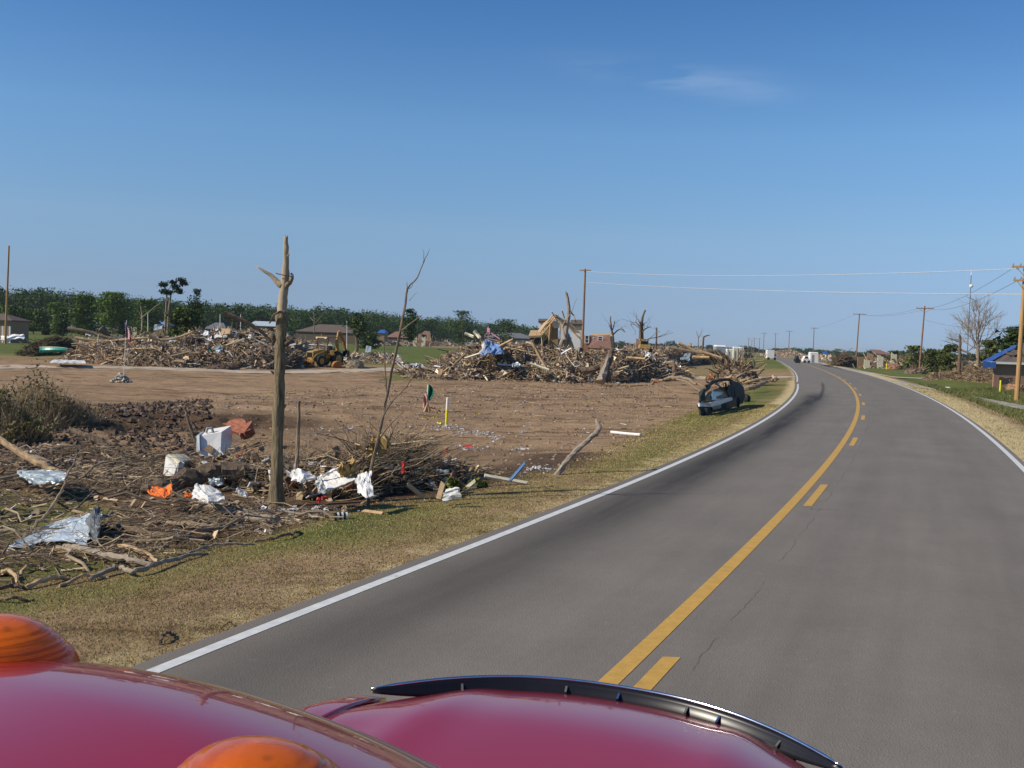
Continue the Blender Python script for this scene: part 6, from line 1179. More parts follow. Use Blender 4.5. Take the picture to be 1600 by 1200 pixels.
LOWB = [([(308, 794), (330, 800), (362, 810), (395, 819), (425, 822), (432, 818)], (5, 5, 5.5, 5.5, 5), 'grey_wood', 'thick pale grey limb in front of the snapped trunk'),
    ([(262, 820), (300, 828), (338, 832), (370, 824), (402, 812)], (4, 4.5, 4, 3), 'bark_pale', 'brown limb bowing below the thick pale grey limb'),
    ([(100, 858), (130, 868), (168, 878), (205, 884), (238, 886)], (5, 5, 4.5, 3), 'grey_wood', 'pale limb running right from under the bent tin sheet'),
    ([(150, 874), (182, 862), (215, 868), (245, 878)], (3.6, 3.6, 3), 'tan_wood', 'tan limb crossing behind the pale limb near the bent tin'),
    ([(140, 910), (170, 900), (188, 896), (210, 902), (245, 892), (275, 880), (322, 867)], (3.2, 4.4, 3.6, 4, 3.8, 2.2), 'grey_wood', 'long wavy grey branch lying nearest the mown verge'),
    ([(92, 918), (130, 908), (165, 904)], (3, 2), 'tan_wood', 'straight pale branch on the grass at the left'),
    ([(40, 922), (80, 912), (105, 907)], (4, 4.6, 3), 'tan_wood', 'split pale billet on the grass at the left edge'),
    ([(-10, 898), (15, 902), (28, 911)], (4, 2.6), 'tan_wood', 'short forked pale branch at the left edge under the tin'),
    ([(28, 902), (44, 892), (66, 889)], (2.6, 2.2), 'tan_wood', 'small curved pale branch under the bent tin sheet'),
    ([(-10, 940), (20, 943), (48, 940)], (3, 2.4), 'bark', 'dark branch on the turf at the left edge'),
    ([(-20, 930), (12, 925), (40, 922)], (3.6, 3), 'bark', 'dark flat bark strip on the turf at the left edge'),
    ([(150, 828), (185, 834), (230, 842), (285, 848), (330, 842)], (4.5, 5, 4.6, 3), 'bark', 'long dark limb behind the tan branches in the left foreground'),
    ([(232, 864), (252, 848), (268, 834)], (1.8, 1.2), 'tan_wood', 'light straight twig leaning across the dark limb'),
    ([(245, 862), (264, 854), (284, 840)], (1.6, 1.2), 'tan_wood', 'second light twig leaning across the dark limb'),
    ([(190, 866), (215, 848), (240, 838)], (1.4, 1), 'tan_wood', 'light bent twig right of the bent tin sheet'),
    ([(295, 866), (340, 858), (396, 852)], (2.2, 1.8), 'grey_wood', 'thin straight pole lying along the upper edge of the verge'),
    ([(398, 848), (440, 844), (470, 834)], (2.6, 2.), 'bark', 'dark thin limb at the verge below the striped can'),
    ([(315, 720), (350, 712), (372, 700)], (2, 2), 'grey_wood', 'grey stick on the debris behind the log'),
    ([(250, 1008), (256, 1003), (269, 992)], (2.6, 2.2), 'bark', 'short dark broken stick on the mown verge'),
    ([(342, 986), (354, 981), (364, 976)], (1., .8), 'bark', 'thin dark twig on the mown verge by the white line'),
    ([(700, 752), (735, 752), (765, 749)], (1.6, 1.2), 'grey_wood', 'thin grey pole lying at the right end of the roadside debris'),
    ([(565, 790), (590, 780), (620, 762)], (2.2, 1.8), 'tan_wood', 'slim tan stick propped on the debris above the verge'),
    ([(470, 803), (500, 806), (530, 808)], (2.6, 1.8), 'bark', 'dark root along the foot of the debris by the striped can')]
for pts, r, mm_, lab in LOWB:
    q = []
    for i, p in enumerate(pts): g = G(*p); q.append(g+(0, 0, r[min(i, len(r)-1)]*mpp(g[1])*.8+(.05 if 0 < i < len(pts)-1 else 0)))
    Yd = q[0][1]; stick('branch', q, [k*mpp(Yd) for k in r], mm_, lab, 'branch', SG, sides=8, amp=.008, jag=.04)
# planks
for a, b, w_, mm_, lab, up in (((362, 716), (405, 694), 9, 'redwood', 'red-brown plank slanting up behind the snapped trunk', .3), ((405, 716), (412, 692), 8, 'card', 'short brown board standing on end beside the red-brown plank', .3), ((546, 711), (570, 724), 7, 'tan_wood', 'pale fresh board end above the insulation', .45), ((553, 735), (568, 722), 5, 'tan_wood', 'short pale board propped on the insulation', .3), ((569, 733), (580, 715), 8, 'redwood', 'brown board leaning behind the sapling', .35),
        ((637, 757), (662, 777), 7, 'tan_wood', 'tan board in the right part of the debris', .2), ((685, 780), (692, 755), 8, 'tan_wood', 'short tan board standing at the right end of the debris', .25), ((598, 803), (568, 799), 6, 'tan_wood', 'split pale wood piece on the edge of the verge', .03), ((757, 743), (823, 755), 6, 'cream', 'long pale board lying right of the debris heap', .08), ((797, 751), (820, 724), 4, 'bluep', 'narrow blue painted board leaning on the pale board', .3), ((705, 742), (722, 757), 9, 'redwood', 'broken red-brown block at the right end of the debris', .25), ((660, 700), (675, 724), 5, 'grey_wood', 'greyed board deep in the right brush', .4), ((380, 696), (395, 720), 5, 'tan_wood', 'narrow tan lath left of the snapped trunk', .3), ((345, 712), (350, 686), 6, 'card', 'brown lath right of the white appliance', .35), ((730, 762), (742, 752), 6, 'cream', 'small pale board at the very right end of the debris', .08)):
    if mm_ == 'bluep' and 'bluep' not in MT: MT['bluep'] = mat('blue_painted_board', (.06, .17, .36), .6, var=.2)
    base = a if a[1] > b[1] else b; g = G(base[0], base[1]+up*45); Yd = g[1]; s = mpp(Yd); p0 = P(*a, Yd); p1 = P(*b, Yd+.15); d = p1-p0; u = d/np.linalg.norm(d); v = np.cross(u, (0, -.6, .8)); v /= np.linalg.norm(v); n_ = np.cross(u, v); hw = w_*s/2; th = .02
    V = [p0+v*hw+n_*th, p0-v*hw+n_*th, p1-v*hw*.9+n_*th+u*.03, p1+v*hw+n_*th-u*.02, p0+v*hw-n_*th, p0-v*hw-n_*th, p1-v*hw*.9-n_*th+u*.03, p1+v*hw-n_*th-u*.02]; V = np.array(V); c = V.mean(0)
    o = MB().add(V-c, [(0, 1, 2, 3), (7, 6, 5, 4), (0, 4, 5, 1), (1, 5, 6, 2), (2, 6, 7, 3), (3, 7, 4, 0)]).build('plank', mm_); o.location = c; setp(o, lab, 'plank', 'planks in the roadside debris')

# white goods, boxes, cloths
def poly_sheet(name, pix, Y, mat_, label, cat, th=.02, dz=None, crumple=.01, parent=None):
    # pix: rows of pixels (m x n); Y: depth or array
    pix = np.array(pix, float); m_, n_ = pix.shape[:2]; A = np.array([[P(*pix[i, j], (Y if np.isscalar(Y) else Y[i][j])) for j in range(n_)] for i in range(m_)])
    # refine
    import itertools
    k = 6; B = np.zeros(((m_-1)*k+1, (n_-1)*k+1, 3))
    for i in range(B.shape[0]):
        for j in range(B.shape[1]):
            a, b = min(i//k, m_-2), min(j//k, n_-2); u, v = (i-a*k)/k, (j-b*k)/k; B[i, j] = (A[a, b]*(1-u)*(1-v)+A[a+1, b]*u*(1-v)+A[a, b+1]*(1-u)*v+A[a+1, b+1]*u*v)
    ii, jj = np.meshgrid(np.arange(B.shape[0]), np.arange(B.shape[1]), indexing='ij'); B += np.stack([fbm(ii*.45+rng.random()*99, jj*.45+q*31, 1, 2)*crumple*4.5 for q in range(3)], axis=2)+rng.normal(size=B.shape)*crumple*.25; c = B.reshape(-1, 3).mean(0); o = MB().slab(B-c, th).build(name, mat_); o.location = c; return setp(o, label, cat)
def near_goods():
    Y = G(345, 735)[1]; t = thing('appliance', 'dented white appliance cabinet tipped up in the debris', 'appliance', P(328, 712, Y), 0); c = np.array(t.location); q = lambda px, py, dy=0: P(px, py, Y+dy)-c
    f = [q(311, 681), q(346, 675, .05), q(348, 700, 0), q(344, 713, -.1), q(312, 712, -.1)]
    def prism(fr, dy, mm, nm, par):
        n = len(fr); V = list(fr)+[p+dy for p in fr]; return MB().add(V, [tuple(range(n)), tuple(range(2*n-1, n-1, -1))]+[(i, n+i, n+(i+1) % n, (i+1) % n) for i in range(n)]).build(nm, mm, par)
    prism(f, np.array([.08, .42, .10]), 'white', 'cabinet', t); prism([q(307, 681, -.03), q(311.5, 680, -.06), q(312, 705, -.16), q(307, 706, -.1)], np.array([.0, .3, .05]), 'tin2', 'side_frame', t)
    MB().tube([q(322, 676, .1), q(324, 669, .1), q(331, 668, .12), q(333, 676, .1)], .03, 6).build('hinge', 'wreckgrey', t)
    prism([q(318, 702, -.14), q(326, 695, -.1), q(334, 701, -.12), q(330, 711, -.16)], np.array([0, .04, 0]), 'card', 'torn_hole', t)
    Y = G(280, 748)[1]; t = thing('box', 'cream and brown cardboard box lying before the white appliance', 'box', P(280, 742, Y), 0); c = np.array(t.location)
    prism([q(259, 713), q(277, 726, -.15), q(271, 744, -.25), q(255, 743, -.1)], np.array([.10, .12, .02]), 'plastic', 'end_panel', t); prism([q(259, 712), q(270, 715, .0), q(279, 723, -.14), q(277, 738, -.2), q(273, 727, -.16)], np.array([.02, .05, .02]), 'cream', 'flap', t)
    prism([q(277, 722, -.1), q(300, 721, .4), q(301, 737, .35), q(276, 741, -.15)], np.array([.02, .10, .0]), 'card', 'side', t); prism([q(262, 712, .02), q(287, 712, .5), q(300, 721, .42), q(279, 723, -.1)], np.array([0, .03, .03]), 'cream', 'top', t)
near_goods()
poly_sheet('orange_cloth', [[(229, 767), (246, 774), (258, 775)], [(238, 763), (252, 764), (270, 768)], [(240, 760), (258, 762), (265, 756)]], [[15.4, 15.2, 15.1], [15.7, 15.6, 15.5], [15.9, 16, 15.8]], 'orange', 'crumpled bright orange cloth in front of the thick brown log', 'cloth', .02, crumple=.012)
poly_sheet('orange_cloth', [[(290, 775), (300, 777)], [(289, 771), (301, 772)]], 15.6, 'orange', 'small second scrap of orange cloth left of the white bag', 'cloth', .02)
poly_sheet('plastic_bag', [[(301, 779), (325, 783), (352, 781)], [(301, 768), (322, 772), (347, 772)], [(304, 756), (318, 757), (337, 762)]], [[15.2, 15.0, 15.1], [15.4, 15.1, 15.4], [15.9, 15.9, 15.9]], 'plastic', 'rumpled white plastic bag below the thick brown log', 'bag', .04, crumple=.014)
poly_sheet('bag', [[(328, 758), (345, 758)], [(326, 750), (347, 747)]], 16.1, 'tin2', 'clear greyish plastic bag on top of the log end', 'bag', .05, crumple=.014)
poly_sheet('paper', [[(369, 767), (380, 775), (388, 776)], [(372, 763), (382, 766), (386, 771)]], 15.3, 'white', 'bright white folded paper left of the snapped trunk', 'paper', .02, crumple=.012)
poly_sheet('tin_sheet', [[(-12, 884), (20, 858), (60, 848), (100, 842), (134, 852)], [(-4, 870), (30, 845), (70, 838), (105, 832), (140, 838)], [(8, 862), (40, 838), (82, 820), (118, 812), (150, 812)], [(12, 857), (42, 835), (86, 817), (128, 805), (150, 803)]], [[12.1, 12.6, 12.8, 12.9, 12.7], [12.3, 12.9, 13.2, 13.3, 13.2], [12.5, 13.3, 13.7, 13.9, 13.7], [12.6, 13.3, 13.9, 14.2, 14.]], 'tin', 'large bent silvery tin roofing sheet in the left foreground', 'tin sheet', .012, crumple=.014)
poly_sheet('tin_flap', [[(140, 840), (150, 848), (158, 822)], [(136, 815), (148, 800), (160, 812)], [(146, 800), (151, 793), (156, 805)]], [[13.1, 12.9, 13.2], [13.6, 13.7, 13.5], [13.8, 13.9, 13.8]], 'darktin', 'dark torn upright corner at the right end of the tin roofing sheet', 'tin scrap', .012, crumple=.02)
poly_sheet('tin_flap', [[(153, 808), (170, 807)], [(153, 803), (170, 803)]], 13.9, 'tin2', 'pale blue strip beyond the torn corner of the tin roofing', 'tin scrap', .012)
poly_sheet('tin_sheet', [[(44, 753), (70, 756), (100, 750)], [(40, 745), (68, 748), (104, 742)], [(28, 742), (50, 738), (100, 736)], [(30, 735), (42, 735), (73, 733)]], [[16.6, 16.4, 16.5], [16.9, 16.7, 16.8], [17.2, 17.1, 17.2], [17.5, 17.5, 17.5]], 'tin2', 'pale blue-grey crumpled tin sheet at the left edge', 'tin sheet', .02, crumple=.02)
poly_sheet('sheet', [[(458, 750), (470, 752), (493, 748)], [(455, 740), (474, 742), (490, 743)], [(456, 732), (467, 733), (480, 738)]], [[16.2, 16.1, 16.3], [16.3, 16.2, 16.4], [16.5, 16.4, 16.5]], 'white', 'white crumpled sheet right of the stake', 'sheet', .03, crumple=.02)
poly_sheet('panel', [[(500, 768), (512, 766), (534, 757), (556, 747)], [(498, 748), (512, 748), (530, 740), (545, 738)], [(496, 747), (508, 742), (520, 735), (528, 733)]], [[15.9, 15.8, 15.9, 16], [16.2, 16.2, 16.3, 16.3], [16.4, 16.4, 16.5, 16.5]], 'plastic', 'curved pale grey panel in the centre of the debris', 'panel', .02, crumple=.01)
poly_sheet('rim', [[(496, 748), (510, 743), (528, 733)], [(496, 746), (510, 741), (528, 731)]], 16.1, 'white', 'white folded edge of the curved pale grey panel', 'panel', .03, crumple=.004)
poly_sheet('sheet', [[(496, 770), (510, 770)], [(493, 750), (505, 748)]], 15.8, 'white', 'white hanging strip left of the curved grey panel', 'sheet', .02, crumple=.012)
poly_sheet('sheet', [[(560, 768), (572, 776), (586, 775)], [(556, 752), (570, 752), (580, 755)], [(562, 740), (572, 738), (580, 737)]], [[15.6, 15.4, 15.5], [15.7, 15.7, 15.7], [16, 16, 16]], 'white', 'white cloth draped down behind the foot of the sapling', 'sheet', .02, crumple=.014)
poly_sheet('bag', [[(690, 782), (722, 778)], [(694, 770), (718, 764)]], 16.1, 'plastic', 'grey-white bag at the right end of the debris', 'bag', .06, crumple=.015)
poly_sheet('insulation', [[(532, 747), (552, 746)], [(528, 735), (553, 736)], [(536, 728), (550, 727)]], 16.1, 'foam', 'tan fluffy insulation wad in the centre of the debris', 'insulation', .12, crumple=.025)
poly_sheet('insulation', [[(576, 712), (603, 702)], [(575, 698), (602, 692)], [(582, 686), (600, 687)]], 17.0, 'foam', 'tan insulation lump behind the sapling', 'insulation', .12, crumple=.035)
poly_sheet('red_rag', [[(495, 784), (512, 780)], [(496, 780), (508, 774)]], 15.3, 'red', 'bright red rag in the debris right of the snapped trunk', 'rag', .03, crumple=.012)
poly_sheet('red_rag', [[(626, 740), (632, 740)], [(628, 722), (633, 722)]], 16.8, 'red', 'narrow red scrap standing in the right brush', 'rag', .03, crumple=.012)
poly_sheet('red_rag', [[(727, 699), (738, 699)], [(727, 694), (737, 695)]], [[G(732, 700)[1]]*2, [G(732, 700)[1]+.2]*2], 'red', 'small red rag lying alone on the dirt right of the debris', 'rag', .04, crumple=.01)
poly_sheet('panel', [[(683, 736), (702, 740)], [(680, 733), (700, 735)]], 16.9, 'tin2', 'flat bluish panel on the right brush', 'panel', .02)
poly_sheet('scrap', [[(375, 678), (388, 668)], [(352, 664), (378, 652)]], [[21, 21], [22.2, 22.2]], 'redwood', 'reddish brown matted lump behind the white appliance', 'scrap', .15, crumple=.04)
g = G(532, 812); t = thing('striped_can', 'crushed can with black and white stripes at the foot of the debris', 'can', g, .4)
for k in range(6): MB().tube([(-.09+k*.032, 0, .055), (-.06+k*.032, 0, .055)], .055, 12).build('band', 'white' if k % 2 else 'black', t)
g = G(978, 680); stick('pipe', [G(955, 678)+(0, 0, .06), G(978, 680)+(0, 0, .05), G(1001, 682)+(0, 0, .05)], .045, 'white', 'white pipe lying on the dirt right of the leaning log', 'pipe')

# ------------------------------------------------------------------ tangle of twigs, leaf litter and scraps (uncountable)
band = np.array([flat(*p, -.25) for p in ((290, 764), (335, 768), (385, 772), (430, 776), (470, 782), (520, 786), (570, 786), (620, 778), (660, 772), (700, 766), (735, 756), (770, 750))])
hgt = [.16, .30, .32, .40, .42, .46, .52, .52, .42, .30, .18, .06]; thk = [1.8, 2.4, 2.2, 2.0, 2.0, 2.0, 2.0, 2.2, 1.9, 1.6, 1.1, .7]
def heap(s, v):
    u = s*(len(band)-1); i = int(min(u, len(band)-2)); f = u-i; b = band[i]*(1-f)+band[i+1]*f; h = hgt[i]*(1-f)+hgt[i+1]*f; th = thk[i]*(1-f)+thk[i+1]*f
    x = b[0]-.25*v*th; y = b[1]+v*th; z0 = float(H(x, y)); k = max(0, math.sin(math.pi*min(max(v, 0), 1)))**.7*min(1, min(s, 1-s)*7)**.6; return np.array([x, y, z0+h*k*(.65+.9*float(vnoise(x*1.6, y*1.6)))])
m = MB(); A = np.array([[heap(s, v)-(0, 0, .07) for v in np.linspace(0, 1, 14)] for s in np.linspace(0, 1, 60)]); A[1:-1, 1:-1] += rng.normal(size=A[1:-1, 1:-1].shape)*.03; m.grid(A, np.array((.09, .06, .04))*(.5+.9*rng.random((A.shape[0]*A.shape[1], 1))))
TW = [((.36, .26, .15), 1.2), ((.21, .15, .092), 1.5), ((.10, .07, .046), 1.5), ((.54, .41, .25), .7)]
for k in range(3600):
    s, v = rng.random(), rng.random(); 
    if k % 5 == 0: s = .5+.35*rng.random()
    p = heap(s, v); up = max(0, rng.normal()*.28); L_ = .25+1.0*rng.random()**2; a = rng.random()*6.28 if k % 2 else rng.normal()*.8+.3; up = rng.normal()*.33; d = np.array([math.cos(a), math.sin(a)*.7, .10+abs(up)*(1.2 if s > .5 else .7)]); d /= np.linalg.norm(d); rr = .004+.012*rng.random()**2.5
    if k % 3 == 1: L_ *= .6
    if s > .72: L_ *= .6; d[2] *= .5
    m.tube(wander(p-d*.15, p+d*L_, 4, .07), [rr, rr*.9, rr*.7, rr*.4], 4, tint(pal=TW), cap=False)
for k in range(330):                                # torn boards and panels caught in the brush
    p = heap(rng.random()*.95, rng.random()*.8); c_t = tint(pal=[((.42, .30, .16), 1), ((.24, .16, .09), 1), ((.62, .62, .62), .45), ((.25, .09, .05), .3), ((.10, .07, .05), .6)]); m.box(p+(0, 0, .05), (.18+.5*rng.random()**1.5, .05+.10*rng.random(), .02), (rng.normal()*.7, rng.normal()*.5, rng.random()*6.3), c_t)
for k in range(620):
    p = heap(rng.random(), rng.random()); m.box(p+(0, 0, .02), (.10+.35*rng.random()**2, .03+.07*rng.random(), .012+.02*rng.random()), (rng.normal()*.5, rng.normal()*.5, rng.random()*6.3), tint())
o = m.build('debris_tangle', 'debris'); setp(o, 'tangled ridge of twigs, bark and scraps along the mown verge round the snapped trunk', 'debris pile', kind='stuff')
C = np.array([heap(rng.random(), rng.random())+(0, 0, .02) for _ in range(16000)])+rng.normal(size=(16000, 3))*.02; V, T = leafs(C, .028, (.17, .12, .075), .3, .6); l = tris('leaf_litter', V, T, 'leaf', o); l['kind'] = 'stuff'
# scattered twigs and litter over the near ground
def inpoly(poly, n):
    poly = np.array(poly); lo, hi = poly.min(0), poly.max(0); out = []
    while len(out) < n:
        q = lo+(hi-lo)*rng.random((n, 2)); k = poly_sd(poly, q[:, 0], q[:, 1]) > 0; out.extend(q[k])
    return np.array(out[:n])
m = MB(); reg = [flat(*p, -.25) for p in ((-60, 700), (180, 690), (400, 740), (430, 800), (560, 806), (420, 850), (250, 890), (120, 920), (-80, 930))]
def clump(x, y): return float(fbm(x, y*1.3, .75, 3)) > -.07+.10*rng.random()
for x, y in inpoly(reg, 4200):
    if not clump(x, y): continue
    z = float(H(x, y)); a = rng.normal()*.6+(.1 if y < 17 else .3); L_ = .15+.9*rng.random()**2; d = np.array([math.cos(a), math.sin(a), rng.normal()*.14]); rr = .0025+.008*rng.random()**3; p = np.array([x, y, z+.02+.08*rng.random()])
    m.tube(wander(p-d*L_/2, p+d*L_/2+(0, 0, max(0, rng.normal())*.10), 6, .07), [rr, rr, rr*.9, rr*.8, rr*.6, rr*.35], 4, tint(pal=TW), cap=False)
for x, y in inpoly(reg, 100):                       # mid-sized limbs lying in the tangle
    z = float(H(x, y)); a = rng.normal()*.55+.1; L_ = .7+1.5*rng.random(); d = np.array([math.cos(a), math.sin(a), rng.normal()*.06]); rr = .009+.018*rng.random(); p = np.array([x, y, z+.06+.06*rng.random()])
    m.tube(wander(p-d*L_/2, p+d*L_/2, 6, .06), np.linspace(rr, rr*.5, 6), 6, tint(pal=[((.30, .225, .14), 1), ((.20, .155, .11), 1), ((.11, .08, .052), 1.2), ((.48, .37, .23), .3)]), cap=True, rough=.12)
for x, y in inpoly(reg, 1100): m.box((x, y, float(H(x, y))+.02), (.06+.25*rng.random()**2, .02+.05*rng.random(), .012), (rng.normal()*.3, rng.normal()*.3, rng.random()*6.3), tint())
setp(m.build('scattered_twigs', 'debris'), 'dry twigs and splinters strewn over the ground in the left foreground', 'twigs', kind='stuff')
Q = inpoly(reg, 15000); C = np.c_[Q, H(Q[:, 0], Q[:, 1])+.015]; V, T = leafs(C, .024, (.13, .09, .055), .5, .7); setp(tris('leaf_litter', V, T, 'leaf'), 'dead leaves on the soil in the left foreground', 'leaf litter', kind='stuff')
# stones, clods and chips on the bare lot
lotp = np.array([list(p) for p in lot]); Q = inpoly([flat(*p, -.25) for p in ((-60, 640), (600, 600), (1040, 600), (1080, 640), (1000, 700), (830, 770), (420, 760), (-60, 700))], 14000)
m = MB(); zz = H(Q[:, 0], Q[:, 1])
for (x, y), z in zip(Q[:5200], zz): m.rock((x, y, z), (.012+.045*rng.random()**3)*(1+y*.02), np.array((.20, .135, .088))*(.5+1.1*rng.random()))
for (x, y), z in zip(Q[5200:5800], zz[5200:]): m.rock((x, y, z+.005), (.01+.02*rng.random()**2)*(1+y*.010), np.array((.55, .52, .48))*(.6+.6*rng.random()))
for (x, y), z in zip(Q[6500:6900], zz[6500:]): L_ = .08+.5*rng.random()**2; a = rng.random()*6.3; m.tube([(x, y, z+.02), (x+math.cos(a)*L_, y+math.sin(a)*L_, z+.03)], .006+.012*rng.random(), 4, tint(), cap=False)
setp(m.build('stones', 'debris'), 'clods, pebbles and wood chips over the bare dirt lot', 'stones', kind='stuff')
Q = inpoly([flat(*p, -.25) for p in ((-40, 640), (330, 620), (330, 690), (250, 740), (100, 740), (-40, 700))], 2600); m = MB()
for x, y in Q: m.rock((x, y, float(H(x, y))+.02), .03+.11*rng.random()**2, np.array((.075, .047, .03))*(.5+1.1*rng.random()))
setp(m.build('soil_clods', 'debris'), 'dark turned-over clods of soil behind the left foreground debris', 'soil', kind='stuff')
m = MB()
for cxp, cyp, sx_, sy_, n_ in ((690, 668, 16, 3, 60), (715, 671, 10, 3, 30), (745, 677, 22, 3, 70), (775, 686, 10, 3, 22), (735, 702, 18, 3, 30), (815, 702, 16, 2, 14), (820, 674, 8, 2, 8), (500, 675, 22, 6, 26), (545, 668, 20, 5, 12), (850, 735, 22, 8, 26), (350, 640, 60, 8, 16), (600, 640, 200, 30, 70), (850, 640, 120, 30, 70), (470, 800, 60, 6, 60), (1110, 625, 30, 3, 6), (200, 655, 60, 10, 26)):
    for k in range(n_):
        px, py = cxp+rng.normal()*sx_*.6, cyp+rng.normal()*sy_*.6
        if py < 586: continue
        g = G(px, py); w_ = .018+.055*rng.random()**2.5; g_ = np.array([[(i*w_, j*w_*.6, rng.normal()*w_*.2) for i in range(3)] for j in range(3)]); R3 = np.array(Euler((rng.normal()*.3, rng.normal()*.3, rng.random()*6)).to_matrix()); m.slab(g_@R3.T+g+(0, 0, .02), .006, np.array((.68, .69, .70))*(.45+.5*rng.random()))
setp(m.build('paper_litter', 'debris'), 'white scraps of paper and plastic on the bare dirt', 'litter', kind='stuff')

# ------------------------------------------------------------------ weedy bushes at the left, grass
def weeds(name, px, foot, top, wpx, label, green, n1, n2):
    g = G(px, foot); Y = g[1]; h = P(px, top, Y)[2]-g[2]; w = wpx*mpp(Y)/2; t = thing(name, label, 'bush', g); m = MB()
    for k in range(n1):
        a = rng.random()*6.28; r = rng.random()**.5; b = np.array([math.cos(a)*w*r, math.sin(a)*w*.6*r, -.05]); hh = h*(1-.75*r**1.5)*(.5+.5*rng.random()); e = b+np.array([math.cos(a)*w*.25*r+rng.normal()*.25, rng.normal()*.25, hh]); rr = .004+.006*rng.random(); m.tube(wander(b, e, 4, .05), [rr, rr, rr*.7, rr*.4], 3, tint(pal=[((.34, .26, .155), 1), ((.24, .18, .11), 1), ((.42, .33, .19), .6)]), cap=False)
    m.build('stems', 'debris', t)['kind'] = 'stuff'
    cl = np.array([(rng.normal()*w*.45, rng.normal()*w*.3, 0) for _ in range(26)]); cl[:, 2] = h*(.08+.8*rng.random(26))*(1-.6*np.clip(np.abs(cl[:, 0])/w, 0, 1)); i = rng.integers(0, 26, n2); C = cl[i]+rng.normal(size=(n2, 3))*np.array([w*.16, w*.14, h*.10]); C[:, 2] = np.abs(C[:, 2])
    gr = rng.random((n2, 1)) < green; tn = np.where(gr, np.array((.12, .14, .038)), np.array((.26, .20, .11))); V, T = leafs(C, .055, tn, 0, .45); l = tris('leaves', V, T, 'leaf', t); l['kind'] = 'stuff'
weeds('bush', 5, 684, 588, 130, 'greenest weedy bush at the left edge', .5, 700, 2600)
weeds('bush', 60, 672, 566, 110, 'brownish weedy bush right of the greenest one', .2, 1100, 1900)
weeds('bush', 112, 668, 604, 80, 'low dry brown weeds at the right end of the left bushes', .06, 900, 900)
weeds('bush', 36, 690, 640, 60, 'small dark green bush in front of the brownish one', .7, 300, 2600)
weeds('bush', -60, 660, 560, 120, 'weedy bush cut off by the left edge of the photo', .3, 600, 2000)
weeds('weed_clump', 708, 772, 745, 26, 'bright green weed clump under the pale board at the debris end', .97, 60, 1500); weeds('weed_clump', 742, 762, 750, 30, 'small green weeds before the pale long board', .97, 60, 1200)
def blades(name, label, n, xf, ymin, ymax, hh, col1, col2, lat, dens=1., wide=.004, patch=0):
    y = ymin*(ymax/ymin)**rng.random(n); u = rng.random(n); d = lat[0]+(lat[1]-lat[0])*u; c = hcos(y)
    x = (Lx(y)-d/c) if xf == 'L' else (Rx(y)+d/c)
    if xf == 'L': k = poly_sd(lotp, x, y) < .15+rng.random(n)*.7; x, y, d = x[k], y[k], d[k]
    nz = fbm(x, y, .9, 3)+.5; h = hh*(.4+.8*rng.random(len(x)))*(1+.02*y)
    if patch: k = nz > patch*rng.random(len(x))*1.2; x, y, d, nz, h = x[k], y[k], d[k], nz[k], h[k]
    n = len(x); z = H(x, y)-.004; a = rng.random(n)*math.tau; w_ = wide*(1+y*.06); lean = rng.normal(size=(n, 2))*h[:, None]*.55
    V = np.zeros((n, 3, 3)); V[:, 0] = np.c_[x-np.cos(a)*w_, y-np.sin(a)*w_, z]; V[:, 1] = np.c_[x+np.cos(a)*w_, y+np.sin(a)*w_, z]; V[:, 2] = np.c_[x+lean[:, 0], y+lean[:, 1], z+h]
    f = np.clip((nz-.35)*2.2+(rng.random(n)-.5)*.7, 0, 1)[:, None]; T = np.array(col1)*(1-f)+np.array(col2)*f; T *= (.65+.7*rng.random((n, 1))); o = tris(name, V.reshape(-1, 3), np.repeat(T, 3, axis=0), 'leaf'); setp(o, label, 'grass', kind='stuff')
blades('grass', 'short dry mown grass of the left verge', 260000, 'L', 6.5, 50, .018, (.36, .285, .125), (.22, .20, .06), (.25, 7.5), patch=.3)
blades('grass', 'green grass strip between the mown verge and the debris', 70000, 'L', 12, 75, .035, (.20, .20, .065), (.11, .145, .03), (2.6, 9.5), patch=1.1)
blades('grass', 'taller grass in the ditch beside the right shoulder', 70000, 'R', 26, 95, .10, (.17, .16, .065), (.075, .115, .028), (2.2, 9), patch=.5)
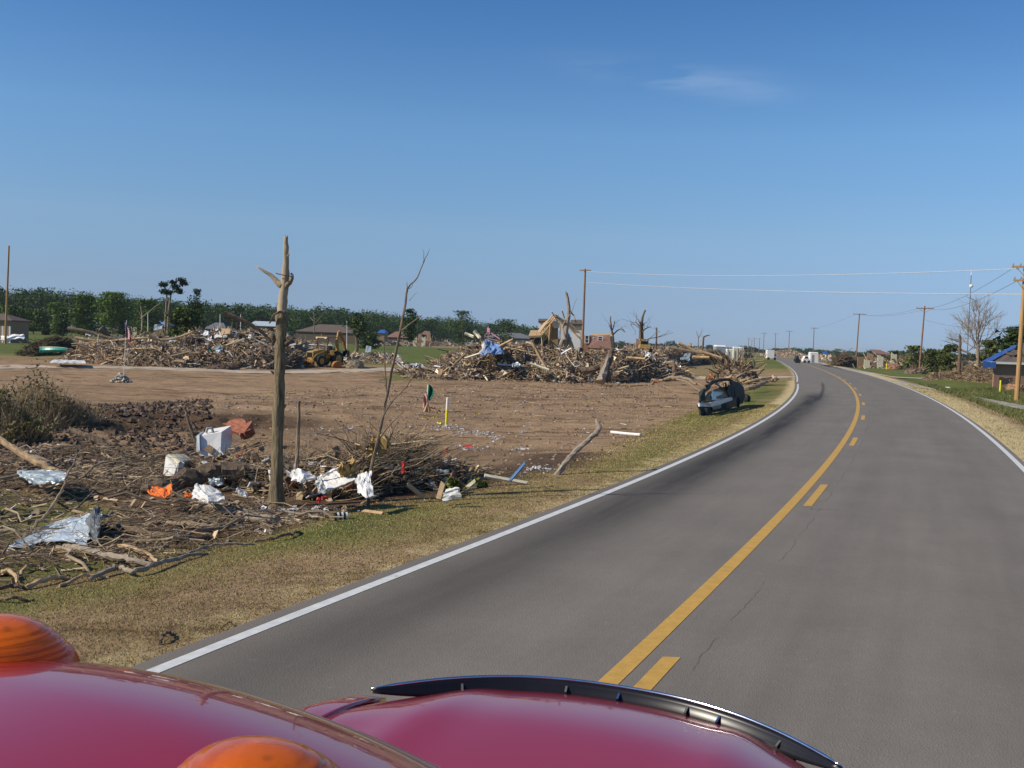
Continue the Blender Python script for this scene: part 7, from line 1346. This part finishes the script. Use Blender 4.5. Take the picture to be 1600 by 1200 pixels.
blades('grass', 'sparse dry grass on the sandy right shoulder', 16000, 'R', 22, 95, .035, (.36, .29, .16), (.22, .20, .09), (.25, 2.8), patch=.8)
# small things on the right side
for px, py, w_, mm_, lab in ((1482, 607, 8, 'white', 'white scrap lying on the right lawn'), (1462, 602, 5, 'black', 'dark clod on the right lawn'), (1449, 575, 8, 'white', 'white scrap beyond the braced crossarm pole'), (1324, 569, 14, 'plastic', 'white sack at the left foot of the brush by the root pile pole'), (1435, 577, 4, 'white', 'tiny white piece by the braced pole')):
    g = G(px, py); s = mpp(g[1]); m = MB(); 
    for k in range(5): m.rock((rng.normal()*w_*s*.25, rng.normal()*w_*s*.15, w_*s*.12), w_*s*.3, (.6, .6, .6))
    o = m.build('scrap', mm_); o.location = g; setp(o, lab, 'scrap')
def junkheap():
    g = G(1578, 600); Y = g[1]; t = thing('metal_scrap', 'twisted pale blue metal and springs beside the yellow post before the tarped house', 'metal scrap', g); s = mpp(Y)
    m = MB()
    for k in range(26): 
        a = np.linspace(0, 4+rng.random()*2, 12); c = np.array([rng.normal()*5*s, rng.normal()*.3, (4+8*rng.random())*s]); r = (3+4*rng.random())*s; m.tube(np.c_[c[0]+r*np.cos(a), c[1]+r*.5*np.sin(a*1.3), c[2]+r*.8*np.sin(a)], .03, 5)
    m.build('springs', 'tin2', t)
    m = MB(); 
    for k in range(30): m.box((rng.normal()*9*s, rng.normal()*.5, (1+5*rng.random())*s), (.5*rng.random()+.1, .1, .3*rng.random()+.05), rng.normal(size=3), (.4, .42, .45))
    m.build('plates', 'tin2', t)
junkheap()
dirtheap('stump', 'tan cut stump and roots at the foot of the edge pole', G(1585, 612), .75, .75, (.30, .17, .08), 60, 14, cat='stump')
dirtheap('stump', 'reddish stump chunk before the pink ruined house', W(1397, G(1397, 577)[1]), 1.3, 1.1, (.30, .15, .09), 60, 8, cat='stump')
dirtheap('concrete_lump', 'pale concrete lump with debris left of the broken trunk', W(1484, G(1484, 588)[1]), .8, .8, (.36, .33, .26), 60, cat='concrete lump')
